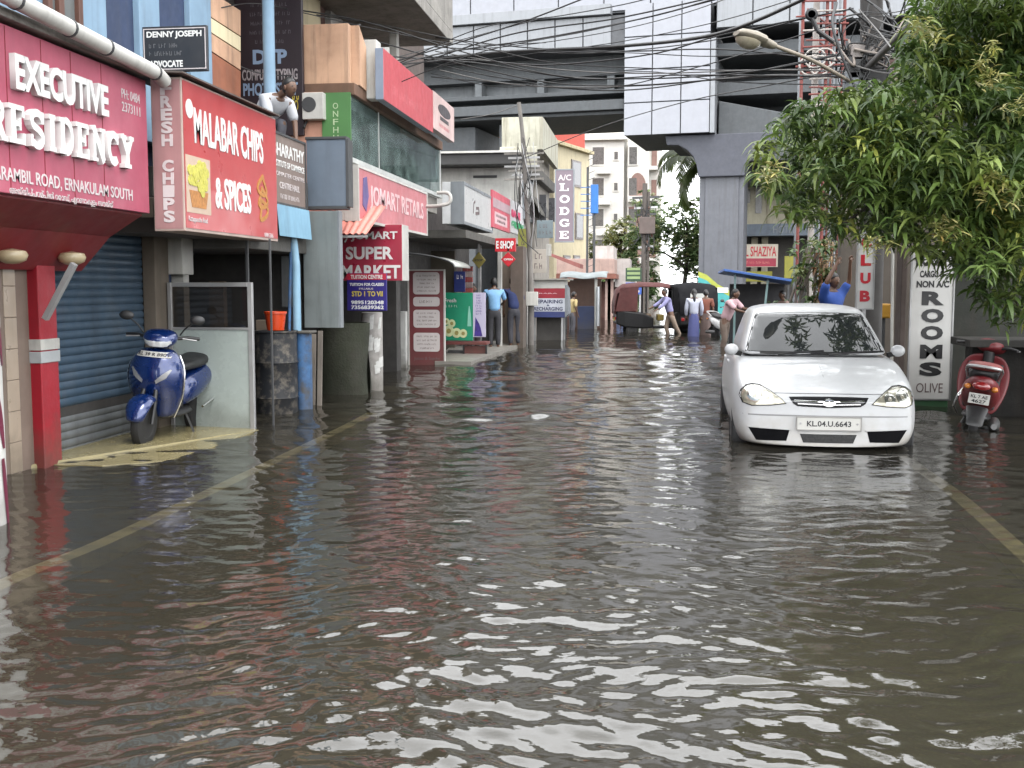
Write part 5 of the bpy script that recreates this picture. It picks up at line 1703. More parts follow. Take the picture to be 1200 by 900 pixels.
# ================================================================ RIGHT SIDE OF THE STREET
# dark compound wall with coping
t = thing('compound_wall', 'dark concrete compound wall with projecting coping behind the red scooter', 'wall', (4, 12.9, 0))
c = PY(1119, 398, 13.2)
zc = c.z
MB().box(c.x + .12 - 4, 6, 0, .3, -.3, zc - .06).build('wall', M('shade blackened wall', (.018, .0175, .0165), .6, streak=.5, pat=.5, pcol=(.03, .028, .025), bump=.3, spec=.12), t, bevel=.01)  # dark concrete, its base colour lowered further for the shade under the tree
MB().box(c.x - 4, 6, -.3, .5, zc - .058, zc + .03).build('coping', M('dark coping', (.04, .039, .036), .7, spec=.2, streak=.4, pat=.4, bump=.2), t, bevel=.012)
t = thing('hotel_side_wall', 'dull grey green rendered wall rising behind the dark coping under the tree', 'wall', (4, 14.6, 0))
MB().box(-.25, 7, 0, .3, -.3, 3.6).build('wall', M('dull green grey render', (.04, .043, .038), .8, spec=.15, streak=.5, pat=.5, bump=.2), t)  # render colour lowered as well to carry the tree's shade
MB().box(-.3, 7, -.06, .35, 2.2, 2.3).build('string_course', CONC_D, t, bevel=.01)

# ROOMS board
b = PZ(1090, 476, 0)
Yr = b.y
x0, x1, z0, z1 = face_rect(1063, 1120, 292, 468, Yr)
RW = M('white hoarding sheet', srgb(206, 206, 204), .45, var=.05, streak=.12)
t = sign('rooms_board', 'tall white board with bold black letters ROOMS beside the red scooter', 'sign', (x0, Yr, z0), 0, x1 - x0, z1 - z0, .06, RW, frame=.012, framemat=STEEL)
W, H = x1 - x0, z1 - z0
BLT = M('black lettering', (.015, .015, .017), .45)
lz = lambda py: PY(1090, py, Yr).z - z0
text('ROOM', W * .1, W * .8, lz(312), lz(296), BLT, t, bold=.05)
text('CARGO &', W * .2, W * .75, lz(325), lz(317), BLT, t, bold=.04)
text('NON A/C', W * .13, W * .88, lz(337), lz(329), BLT, t, bold=.04)
for i, ch in enumerate('ROOMS'):
    zc_ = (349.5, 370, 390, 412, 432.5)[i]
    text(ch, W * .26, W * .78, lz(zc_ + 8.2), lz(zc_ - 8.2), BLT, t, bold=.055, depth=.004)
text('OLIVE', W * .2, W * .82, lz(460), lz(449), INK, t, bold=-.0, depth=.003)
MB().box(0, W * .95, .0, .1, -z0 - .3, -.004).build('base', M('green base', srgb(20, 92, 50), .5, tide=.3), t, bevel=.005)
# club board
b = PZ(1014, 430, 0)
Yu = 14.3
x0, x1, z0, z1 = face_rect(1003, 1026, 270, 362, Yu)
t = sign('club_board', 'narrow white upright board with red capital letters behind white car', 'sign', (x0, Yu, z0), 0, x1 - x0, z1 - z0, .08, RW, frame=.01, framemat=STEEL)
W, H = x1 - x0, z1 - z0
lz = lambda py: PY(1014, py, Yu).z - z0
RL = M('red lettering', srgb(190, 24, 44), .45)
for i, ch in enumerate('CLUB'):
    text(ch, W * .2, W * .8, lz(284 + i * 21 + 6.5), lz(284 + i * 21 - 6.5), RL, t, bold=.05, depth=.004)
MB().box(W * .4, W * .6, .02, .07, -z0 - .3, -.005).build('post', STEEL, t)
# thin white pole, yellow box and dark gate post
b = PZ(1048, 440, 0)
t = thing('thin_white_pole', 'thin white pole standing between the club board and the ROOMS board', 'pole', (PY(1048, 400, 14).x, 14, -.2))
MB().tube([(0, 0, 0), (-.03, 0, 1.0), (-.06, 0, 2.4)], .02, 8).build('tube', WHITE_D, t, smooth=50)
x0, x1, z0, z1 = face_rect(1028, 1044, 356, 373, 15.6)
t = thing('yellow_box', 'yellow meter box on a post behind the white car roof', 'box', (x0, 15.6, z0))
MB().box(0, x1 - x0, 0, .14, 0, z1 - z0).build('case', M('yellow box paint', srgb(190, 140, 30), .5, streak=.2), t, bevel=.012)
MB().box(.02, x1 - x0 - .02, -.008, -.001, .02, z1 - z0 - .02).build('lid', M('yellow box paint', srgb(190, 140, 30), .5), t, bevel=.003)
MB().box((x1 - x0) / 2 - .03, (x1 - x0) / 2 + .03, .04, .1, -z0 - .3, -.002).build('post', DGREY, t)
x0, x1, z0, z1 = face_rect(1050, 1062, 300, 460, 13.6)
t = thing('gate_pillar', 'dark brown gate pillar just behind the ROOMS board', 'pillar', (x0, 13.5, 0))
MB().box(0, x1 - x0, 0, .3, -.3, 2.3).build('shaft', M('dark brown pillar', (.07, .05, .042), .8, streak=.4), t, bevel=.01)
MB().box(-.04, x1 - x0 + .04, -.04, .34, 2.303, 2.4).build('cap', CONC_D, t, bevel=.01)
x0, x1, z0, z1 = face_rect(985, 1065, 270, 420, 18.5)
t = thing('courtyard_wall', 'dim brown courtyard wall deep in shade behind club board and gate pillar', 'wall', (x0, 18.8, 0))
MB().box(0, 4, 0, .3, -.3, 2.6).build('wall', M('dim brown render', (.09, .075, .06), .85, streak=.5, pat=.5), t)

# roadside hotel with curved canopy and name board
OH = (6, 66, 0)
ho = thing('corner_hotel', 'old beige hotel with curved grey canopy behind the metro pier and tree', 'building', OH)
HB = M('beige hotel plaster', srgb(188, 182, 160), .85, streak=.55, scol=srgb(96, 90, 78), pat=.25, var=.1)
x0, x1, z0, z1 = face_rect(862, 1010, 212, 264, 66)
wbuild(MB().box(x0 - .5, x1 + 6, 66, 76, z0, z1 + .1), 'upper_wall', HB, ho, OH)
wbuild(MB().box(x0 - .5, x1 + 6, 65.2, 76, z1 + .103, z1 + .5), 'roof_eave', M('olive eave', srgb(140, 140, 116), .8, streak=.5), ho, OH, bevel=.03)
wbuild(MB().box(x0 - .5, x1 + 6, 67, 76, z1 + .503, z1 + 1.0), 'attic', M('olive eave', srgb(140, 140, 116), .8), ho, OH)
for p0, p1, a_, b_ in ((872, 879, 222, 238), (885, 893, 220, 250), (898, 900, 216, 262)):
    q0, q1 = PY(p0, b_, 66), PY(p1, a_, 66)
    wbuild(MB().box(q0.x, q1.x, 65.94, 66.05, q0.z, q1.z), 'window' if p1 - p0 > 3 else 'downpipe', DW if p1 - p0 > 3 else M('dull downpipe', srgb(150, 140, 120), .7), ho, OH)
cv0, cv1 = PY(862, 275, 65.9), PY(950, 258, 65.9)
mb = MB()
zt_, zb_ = PY(900, 262, 64).z, PY(900, 276, 64).z
fn = lambda u: 65.9 - 1.9 * math.sin(PI * (.05 + .9 * u)) ** .6
mb.loft([[(cv0.x - .5 + (cv1.x - cv0.x + 2.5) * i / 16, fn(i / 16), zb_), (cv0.x - .5 + (cv1.x - cv0.x + 2.5) * i / 16, 66, zb_), (cv0.x - .5 + (cv1.x - cv0.x + 2.5) * i / 16, 66, zt_), (cv0.x - .5 + (cv1.x - cv0.x + 2.5) * i / 16, fn(i / 16), zt_)] for i in range(17)])
wbuild(mb, 'curved_canopy', M('blue grey canopy', srgb(112, 122, 134), .7, streak=.35), ho, OH)
text('HOTEL', cv0.x + 2.0 - OH[0], cv0.x + 3.3 - OH[0], zb_ + .12, zt_ - .12, GREY, ho, depth=.01, y=63.98 - OH[1])
wbuild(MB().box(x0 - .5, x1 + 6, 66.6, 76, -.3, z0 - .01), 'ground_floor_wall', M('dark ground floor', (.05, .045, .04), .8, pat=.4), ho, OH)
for px in (884, 896):
    a = PY(px, 300, 66.3)
    wbuild(MB().box(a.x - .18, a.x + .18, 66.2, 66.5, -.3, zb_), 'column', HB, ho, OH)
x0, x1, z0, z1 = face_rect(848, 912, 286, 313, 64)
t = sign('hotel_name_board', 'cream hotel name board with red capitals over a red strip beyond metro pier', 'sign', (x0, 64, z0), 0, x1 - x0, z1 - z0, .12, M('cream sign board', srgb(206, 196, 178), .5, streak=.1))
W, H = x1 - x0, z1 - z0
text('HOTEL SHAZIYA', W * .09, W * .97, H * .46, H * .9, RL, t, bold=.02, depth=.01)
MB().box(.02, W - .1, -.006, -.0004, .03, H * .38).build('red_strip', M('red strip', srgb(170, 34, 64), .45), t)
small_print(W * .3, W * .9, H * .1, H * .3, 1, M('salmon print', srgb(220, 120, 110), .5), t, y=-.006, seed=40)
x0, x1, z0, z1 = face_rect(850, 905, 318, 330, 63.6)
t = thing('yellow_green_fascia', 'yellow green painted fascia band under the hotel name board', 'fascia', (x0, 63.6, z0))
MB().box(0, x1 - x0, 0, .2, 0, z1 - z0).build('board', M('olive yellow paint', srgb(150, 146, 48), .6, streak=.2), t, bevel=.01)
x0, x1, z0, z1 = face_rect(919, 934, 300, 326, 62)
t = thing('olive_hoarding', 'olive yellow panel standing beside the hotel entrance behind the leaves', 'panel', (x0, 62, z0))
MB().box(0, x1 - x0, 0, .15, 0, z1 - z0).build('board', M('olive yellow paint', srgb(150, 146, 48), .6, streak=.2), t, bevel=.01)
MB().box(.2, .3, .02, .12, -z0 - .3, -.003).build('post', DGREY, t)

# stall with blue sheet roof
t = thing('blue_roofed_stall', 'street stall with slanting blue sheet roof on thin pale posts behind white car', 'stall', (0, 27, 0))
A, B = PY(848, 315, 27), PY(937, 329, 27)
BT = M('blue roof sheet', srgb(62, 104, 176), .5, streak=.2, var=.12)
MB().hexa([(A.x, -.2, A.z - .06), (B.x, -.2, B.z - .06), (B.x, 2.4, B.z - .1), (A.x, 2.4, A.z - .1), (A.x, -.2, A.z), (B.x, -.2, B.z), (B.x, 2.4, B.z - .04), (A.x, 2.4, A.z - .04)]).build('roof', BT, t, bevel=.008)
PT = M('pale green post', srgb(130, 160, 160), .6, streak=.3)
for px, xe in ((861, 0), (897, .25), (934, .05)):
    a = PY(px, 350, 27)
    MB().bar((a.x - xe * .5, 0, -.3), (a.x + xe * .2, 0, A.z - .1 - (px - 848) / 89 * (A.z - B.z)), .05, .05).build('post', PT, t)
MB().box(A.x + .3, B.x - .1, 2.2, 2.3, -.3, 1.55).build('back_panel', M('dark stall panel', (.03, .03, .034), .7, pat=.4), t)
MB().box(A.x + .9, B.x - .3, .9, 1.5, -.3, .75).build('counter', M('dark counter', (.045, .045, .05), .6), t, bevel=.02)

# street lamp arm reaching from the dark pole
Yl = 15.0
pb2 = PY(1020, 330, Yl)
OP = (pb2.x, Yl, -.2)
t = thing('utility_pole', 'thick dark utility pole clamped with junction boxes and tangled cables above the tree', 'pole', OP)
rel = lambda v: Vector(v) - Vector(OP)
p_t = PY(1021, -60, Yl)
MB().tube([rel((pb2.x, Yl, -.3)), rel((pb2.x, Yl, 2.5)), rel((p_t.x, Yl, p_t.z))], [.17, .16, .14], 14).build('shaft', M('dark pole concrete', (.045, .042, .04), .8, streak=.4, var=.3), t, smooth=50)
for px, py, w_, h_, m_ in ((1010, 62, .3, .22, M('pale junction box', srgb(150, 142, 138), .6, pat=.3)), (1003, 80, .22, .3, DGREY), (1028, 98, .34, .34, BLACK), (998, 95, .2, .24, GREY)):
    a = rel(PY(px, py, Yl - .25))
    MB().box(a.x - w_ / 2, a.x + w_ / 2, -.32, -.12, a.z - h_ / 2, a.z + h_ / 2).build('junction_box', m_, t, bevel=.02)
for i in range(44):
    a = rel(PY(rnd.gauss(1014, 15), rnd.uniform(-10, 110), Yl - rnd.uniform(.1, .4)))
    c = rel(PY(rnd.gauss(1014, 22), rnd.uniform(20, 140), Yl - rnd.uniform(.1, .4)))
    m_ = (a + c) / 2 + Vector((rnd.uniform(-.35, .35), rnd.uniform(-.2, .1), rnd.uniform(-.35, .25)))
    MB().tube(spline([a, m_, c], 7), rnd.choice((.006, .009, .012, .018)), 6).build('cable_loop', rnd.choice((BLACK, BLACK, DGREY, M('pale cable', srgb(150, 140, 132), .6))), t, smooth=80)
mb = MB()
cx = rel(PY(951, 17, Yl - .1))
mb.lathe([(.05, -.03), (.075, -.02), (.085, 0), (.075, .02), (.05, .03), (.045, 0), (.05, -.03)], (cx.x, cx.y, cx.z), 'y', 18)
mb.build('cable_coil', BLACK, t, smooth=50)
for px0, py0, px1, py1 in ((951, 20, 958, 36), (958, 36, 985, 55), (985, 55, 1010, 70)):
    MB().tube([rel(PY(px0, py0, Yl - .1)), rel(PY(px1, py1, Yl - .1))], .03, 8).build('cable_sleeve', BLACK, t)

# lamp on its own arm
t = thing('street_lamp', 'grey cobra-head street lamp on a thin arm reaching from the dark utility pole', 'street lamp', (PY(990, 92, Yl).x, Yl - .2, 0))
ol = (PY(990, 92, Yl).x, Yl - .2, 0)
arm = [PY(1000, 98, Yl - .2), PY(985, 89, Yl - .5), PY(950, 70, Yl - 1.0), PY(906, 53, Yl - 1.5)]
wbuild(MB().tube(spline(arm, 6), .024, 10), 'arm', M('lamp arm paint', srgb(150, 140, 126), .6, streak=.3), t, ol, smooth=50)
h0, h1 = PY(908, 54, Yl - 1.5), PY(863, 38, Yl - 1.8)
d = (h1 - h0).normalized()
sid = d.cross(Vector((0, 0, 1))).normalized()
up = sid.cross(d)
secs = []
for f, w_, t_, b_ in ((0, .05, .035, -.035), (.1, .06, .05, -.05), (.3, .085, .06, -.055), (.34, .12, .075, -.05), (.6, .14, .085, -.05), (.9, .125, .06, -.045), (1, .07, .02, -.035)):
    c_ = h0 + (h1 - h0) * f
    secs.append([c_ + sid * (w_ * math.cos(a)) + up * ((t_ if math.sin(a) > 0 else -b_) * math.sin(a)) for a in [2 * PI * i / 14 for i in range(14)]])
wbuild(MB().loft(secs), 'housing', M('lamp housing', srgb(146, 138, 124), .55, streak=.25, var=.1), t, ol, smooth=45)
c_ = h0 + (h1 - h0) * .68
secs = []
for f, w_ in ((0, .125), (.4, .115), (.8, .07), (1, .02)):
    secs.append([c_ + d * (w_ * 1.35 * math.cos(a)) + sid * (w_ * math.sin(a)) - up * (.045 + .1 * f) for a in [2 * PI * i / 16 for i in range(16)]])
wbuild(MB().loft(secs), 'lens_bowl', M('dusty lamp bowl', srgb(160, 152, 132), .3, var=.1), t, ol, smooth=60)

# red and white steel lattice / scaffold beyond the pole
Yt = 24
x0, x1 = PY(940, 60, Yt).x, PY(1000, 60, Yt).x
OT2 = ((x0 + x1) / 2, Yt, -.2)
t = thing('steel_scaffold', 'rusty red and grey steel scaffold tower beside the utility pole', 'scaffold', OT2)
zt_, zb_ = PY(960, -40, Yt).z + .2, PY(960, 128, Yt).z + .2
hw_ = (x1 - x0) / 2
RU = M('rusty red steel', srgb(122, 58, 52), .7, pat=.4, var=.3)
PL = M('pale steel tube', srgb(170, 164, 158), .5, streak=.3)
for i, dx in enumerate((-hw_, -hw_ * .42, -hw_ * .05, hw_ * .3, hw_ * .62)):
    MB().tube([(dx, .2 * (i % 2), -.1), (dx, .2 * (i % 2), zt_)], (.07 if i == 1 else .035), 8).build('upright', PL if i in (1,) else (RU if i % 2 == 0 else GREY), t, smooth=50)
    MB().tube([(dx + .1, 1.2, -.1), (dx + .1, 1.2, zt_)], .03, 8).build('upright', RU if i % 2 else GREY, t, smooth=50)
for i in range(18):
    z_ = zb_ + .1 + (zt_ - zb_) * i / 18 + rnd.uniform(-.05, .05)
    a = -hw_ * rnd.uniform(.6, 1.3)
    MB().tube([(a, -.05, z_), (hw_ * rnd.uniform(.2, .9), -.05, z_ + rnd.uniform(-.03, .03))], .02, 6).build('rail', RU if i % 3 else PL, t, smooth=50)
    if i % 2:
        MB().tube([(-hw_ * rnd.uniform(.1, 1), .6, z_), (hw_ * .6, .8, z_ + rnd.uniform(-.5, .5))], .02, 6).build('brace', RU, t, smooth=50)
MB().box(-hw_ * 1.3, hw_ * .9, -.3, 1.6, zb_ - .35, zb_ - .05).build('platform', M('pale plank deck', srgb(160, 150, 140), .8, streak=.4), t)
for i in range(4):
    a = Vector((-hw_ * .7 + .1 * i, -.1, zb_ + .9 + .15 * (i % 2)))
    MB().tube([a + Vector((.22 * math.cos(j * PI / 7), 0, .2 * math.sin(j * PI / 7))) for j in range(15)], .02, 6).build('wire_coil', PL, t, smooth=80)
t = thing('brown_parapet', 'dark brown rusty parapet wall glimpsed behind the utility pole above the tree', 'parapet', (PY(1060, 90, 20).x, 20, 0))
a, c = PY(1024, 125, 20), PY(1110, 66, 20)
MB().box(a.x - t.location.x, c.x - t.location.x, 0, .4, a.z - .5, c.z).build('wall', M('dark rust wall', srgb(72, 46, 42), .85, streak=.5, pat=.4), t)
# ================================================================ VEHICLES
def evalmesh(o):
    bpy.context.view_layer.update()
    dg = bpy.context.evaluated_depsgraph_get()
    return o.evaluated_get(dg).to_mesh()


def bake(o):
    """Freeze an object's modifiers into its mesh."""
    bpy.context.view_layer.update()
    dg = bpy.context.evaluated_depsgraph_get()
    me = bpy.data.meshes.new_from_object(o.evaluated_get(dg))
    old = o.data
    o.modifiers.clear()
    o.data = me
    bpy.data.meshes.remove(old)
    return o


def bvh_of(objs):
    """A tree to cast rays on, in the objects' own (local) frame."""
    vs, fs = [], []
    for o in objs:
        b = len(vs)
        vs += [v.co.copy() for v in o.data.vertices]
        fs += [tuple(i + b for i in p.vertices) for p in o.data.polygons]
    return BVHTree.FromPolygons(vs, fs)


def patch(tree, outline, off, dirn=(0, 1, 0), res=.03, start=-3, thick=.004):
    """A panel that follows the surface: an outline in the plane across dirn, filled, subdivided and dropped onto the tree."""
    d = Vector(dirn)
    ax = [i for i in range(3) if abs(d[i]) < .5]
    k = [i for i in range(3) if abs(d[i]) > .5][0]
    pts = []
    n = len(outline)
    for i in range(n):
        a, b = Vector(outline[i]), Vector(outline[(i + 1) % n])
        m_ = max(1, int((b - a).length / res))
        pts += [a.lerp(b, j / m_) for j in range(m_)]
    bm = bmesh.new()
    vs = []
    for p in pts:
        q = [0, 0, 0]
        q[ax[0]], q[ax[1]] = p[0], p[1]
        vs.append(bm.verts.new(q))
    f = bm.faces.new(vs)
    # inner points by grid cut
    lo = [min(p[i] for p in pts) for i in (0, 1)]
    hi = [max(p[i] for p in pts) for i in (0, 1)]
    for i in (0, 1):
        m_ = int((hi[i] - lo[i]) / res)
        for j in range(1, m_):
            co, no = [0, 0, 0], [0, 0, 0]
            co[ax[i]] = lo[i] + (hi[i] - lo[i]) * j / m_
            no[ax[i]] = 1
            bmesh.ops.bisect_plane(bm, geom=bm.verts[:] + bm.edges[:] + bm.faces[:], plane_co=co, plane_no=no, dist=1e-5)
    bmesh.ops.triangulate(bm, faces=[f for f in bm.faces if len(f.verts) > 4])
    for v in bm.verts:
        o = Vector(v.co)
        o[k] = start * (1 if d[k] > 0 else -1)
        h = tree.ray_cast(o, d)
        if h[0] is None:
            h = tree.find_nearest(v.co)
        v.co = h[0] - d * off
    # thickness: walls back into the body
    r = bmesh.ops.extrude_face_region(bm, geom=bm.faces[:])
    for v in [g for g in r['geom'] if isinstance(g, bmesh.types.BMVert)]:
        v.co -= d * thick
    bmesh.ops.recalc_face_normals(bm, faces=bm.faces)
    mb = MB()
    bm.verts.index_update()
    mb.add([v.co for v in bm.verts], [tuple(v.index for v in f.verts) for f in bm.faces])
    bm.free()
    return mb


def wheel(parent, loc, r, w, rim, spokes=0, name='wheel', axis='x'):
    e = bpy.data.objects.new(name, None)
    t = MB().lathe([(r * .6, -w * .42), (r * .86, -w * .5), (r * .97, -w * .4), (r, -w * .2), (r, w * .2), (r * .97, w * .4), (r * .86, w * .5), (r * .6, w * .42)], loc, axis, 32).build(name, RUBBER, parent, smooth=40)
    MB().lathe([(0, -w * .3), (r * .2, -w * .36), (r * .3, -w * .22), (r * .55, -w * .3), (r * .63, -w * .44), (r * .63, w * .44), (r * .55, w * .3), (r * .3, w * .22), (r * .2, w * .36), (0, w * .3)], loc, axis, 26).build('rim', rim, t, smooth=35)
    bpy.data.objects.remove(e)
    return t


# ---------------- the white hatchback
CARW = bpy.data.materials.new('white car paint')
k = NT(CARW)
pos = k.n('ShaderNodeTexCoord').outputs['Object']
b_ = k.n('ShaderNodeBsdfPrincipled')
n_ = k.noise(pos, 3, 6, .65)
sx = k.n('ShaderNodeSeparateXYZ')
k.l(pos, sx.inputs[0])
a_ = k.n('ShaderNodeMath', operation='ADD')
k.l(sx.outputs[2], a_.inputs[0])
k.l(k.mr(k.noise(pos, 7, 5), .3, .7, -.12, .12), a_.inputs[1])
c_ = k.mix(k.mr(n_, .35, .7, 0, 1), (.45, .456, .462), (.4, .406, .412))
c_ = k.mix(k.mr(a_.outputs[0], .34, .0, 0, .6), c_, (.3, .27, .22))            # splashed mud low on the bumper
k.l(c_, b_.inputs['Base Color'])
b_.inputs['Roughness'].default_value = .38
b_.inputs['Coat Weight'].default_value = .4
b_.inputs['Coat Roughness'].default_value = .06
k.l(b_.outputs[0], k.n('ShaderNodeOutputMaterial').inputs[0])

cb = PZ(972, 528, .0)
car = thing('parked_car', 'white hatchback car facing the camera, standing in flood water up to its bumper', 'car', (cb.x - .01, cb.y + .02, -.0), R(-1.2))
car.scale = (1.03, 1, 1)
# stations: y, bottom half width, bottom z, widest half width, its z, shoulder half width, shoulder z, centre z
ST = [(.00, .60, .03, .655, .22, .64, .43, .455),
      (.05, .68, .02, .725, .24, .70, .47, .50),
      (.14, .73, .01, .775, .26, .735, .505, .545),
      (.30, .76, .0, .81, .30, .765, .565, .60),
      (.55, .77, -.02, .825, .34, .775, .635, .675),
      (.80, .775, -.03, .83, .36, .775, .69, .735),
      (1.02, .775, -.03, .83, .38, .77, .735, .79),
      (1.30, .775, -.03, .83, .40, .765, .765, .80),
      (2.0, .775, -.03, .83, .40, .76, .785, .80),
      (2.8, .775, -.03, .83, .40, .755, .80, .81),
      (3.35, .76, 0, .815, .40, .74, .80, .81),
      (3.58, .71, .03, .76, .38, .70, .77, .79),
      (3.66, .62, .06, .68, .36, .63, .68, .70)]


def bow(x, hw):
    return .10 * (abs(x) / hw) ** 2.2


def half(st):
    y, wb, zb_, wm, zm, ws, zs, zc = st
    p = [(0, zb_), (wb * .5, zb_), (wb * .93, zb_ + .005), (wb, zb_ + .05), (wm * .992, zb_ + (zm - zb_) * .55), (wm, zm), (wm * .992, zm + (zs - zm) * .5), (ws, zs), (ws * .93, zs + .5 * (zc - zs)), (ws * .5, zs + .9 * (zc - zs)), (0, zc)]
    return p


mb = MB()
secs = []
for st in ST:
    h_ = half(st)
    f = 1 if st[0] < .4 else 0
    ring = [(x, st[0] + bow(x, st[3]) * max(0, 1 - st[0] / .9), z) for x, z in h_] + [(-x, st[0] + bow(x, st[3]) * max(0, 1 - st[0] / .9), z) for x, z in h_[-2:0:-1]]
    secs.append(ring)
mb.loft(secs, True, False)
# nose and tail caps as grids
for st, e in ((ST[0], 0), (ST[-1], len(ST) - 1)):
    n_ = len(half(st))
    N_ = len(secs[0])
    base = e * N_
    cols = 6
    rows = []
    for i in range(1, n_ - 1):
        Rr = secs[e][i]
        row = [base + i]
        for j in range(1, cols):
            x = Rr[0] * (1 - 2 * j / cols)
            mb.v.append((x, st[0] + (bow(x, st[3]) if e == 0 else -.0), Rr[2]))
            row.append(len(mb.v) - 1)
        row.append(base + N_ - i)
        rows.append(row)
    for a, b in zip(rows[:-1], rows[1:]):
        for j in range(cols):
            mb.f.append((a[j], a[j + 1], b[j + 1], b[j]))
            mb.mi.append(0)
    for row, pole in ((rows[0], base), (rows[-1], base + n_ - 1)):
        m2 = cols // 2
        for j in range(m2):
            pass
        mb.f.append(tuple(row) + (pole,))
        mb.mi.append(0)
body = mb.build('body', CARW, car, smooth=180, sub=2)
bake(body)
bt = bvh_of([body])
# cabin: pillars and roof as one shell
cab = [(.775, .72, 1.00, 3.46, .06), (.83, .715, 1.07, 3.44, .06), (1.0, .66, 1.36, 3.36, .055), (1.17, .60, 1.66, 3.27, .05), (1.225, .575, 1.76, 3.22, .05), (1.262, .53, 1.86, 3.14, .05), (1.29, .42, 2.0, 2.98, .04), (1.305, .22, 2.2, 2.75, .02)]


def ring(z, hw, y0, y1, bw):
    o = []
    r_ = .10 * min(1, hw / .5)
    for i in range(9):                                    # front, bowed
        x = hw * (-1 + .25 * i) * .94
        o.append((x, y0 + bw * (x / hw) ** 2 * 2.2, z))
    o += [(hw, y0 + bw * 2.2 + r_, z), (hw * 1.0, (y0 + y1) * .5, z), (hw * .99, y1 - .2, z)]
    for i in range(5):
        x = hw * (1 - .5 * i) * .9
        o.append((x, y1 - .05 * (x / hw) ** 2, z))
    o += [(-hw * .99, y1 - .2, z), (-hw, (y0 + y1) * .5, z), (-hw, y0 + bw * 2.2 + r_, z)]
    return o


cs = [ring(*c) for c in cab]
mb = MB().loft(cs)
roof = mb.build('cabin', CARW, car, smooth=180, sub=2)
bake(roof)
rt = bvh_of([roof])
WG = glassy('windscreen glass', (.018, .02, .021), .012)
SG = glassy('side window glass', (.012, .013, .014), .02)
TRIM = M('black rubber trim', (.012, .012, .012), .6, spec=.2)
# windscreen: seen from the front (x, z)
ws_o = [(-.665, .80), (-.4, .788), (0, .784), (.4, .788), (.665, .80), (.60, .99), (.535, 1.17), (.515, 1.2), (.3, 1.212), (0, 1.216), (-.3, 1.212), (-.515, 1.2), (-.535, 1.17), (-.60, .99)]
patch(rt, ws_o, .004, res=.05).build('windscreen', WG, car, smooth=60)
tr_o = [(x * 1.025, .8 + (z - .8) * 1.03 - .008) for x, z in ws_o]
patch(rt, tr_o, .0005, res=.05, thick=.002).build('windscreen_seal', TRIM, car, smooth=60)
for s in (-1, 1):
    w1 = [(1.42, .83), (2.2, .83), (2.2, 1.175), (1.80, 1.165)]
    w2 = [(2.27, .83), (3.0, .84), (2.9, 1.12), (2.75, 1.17), (2.27, 1.178)]
    for q_ in (w1, w2):
        patch(rt, q_, .002, dirn=(-s, 0, 0), res=.08, start=3).build('side_window', SG, car, smooth=60)
patch(rt, [(-.52, .87), (.52, .87), (.46, 1.16), (-.46, 1.16)], .002, dirn=(0, -1, 0), res=.08, start=-6 if False else 6).build('rear_window', SG, car, smooth=60)
# cowl and wipers
mb = MB().grid(20, 3, lambda u, v: (-.66 + 1.32 * u, 0, 0))
cwl = patch(bt, [(-.68, .96), (-.3, .90), (0, .885), (.3, .90), (.68, .96), (.68, 1.16), (-.68, 1.16)], .003, dirn=(0, 0, -1), res=.06, start=3)
cwl.build('wiper_cowl', TRIM, car, smooth=60)
for x0_, x1_, y1_ in ((-.42, .02, 1.02), (.06, .58, 1.06)):
    mb = MB().tube([(x0_ + .05, .95, .815), ((x0_ + x1_) / 2, .985, .838), (x1_, y1_ - .02, .845)], .012, 6)
    mb.tube([(x0_ - .12, .985, .83), (x0_ + .2, .97, .835), (x1_ + .05, 1.02 + .02, .85)], .011, 5)
    mb.build('wiper', BLACK, car, smooth=60)
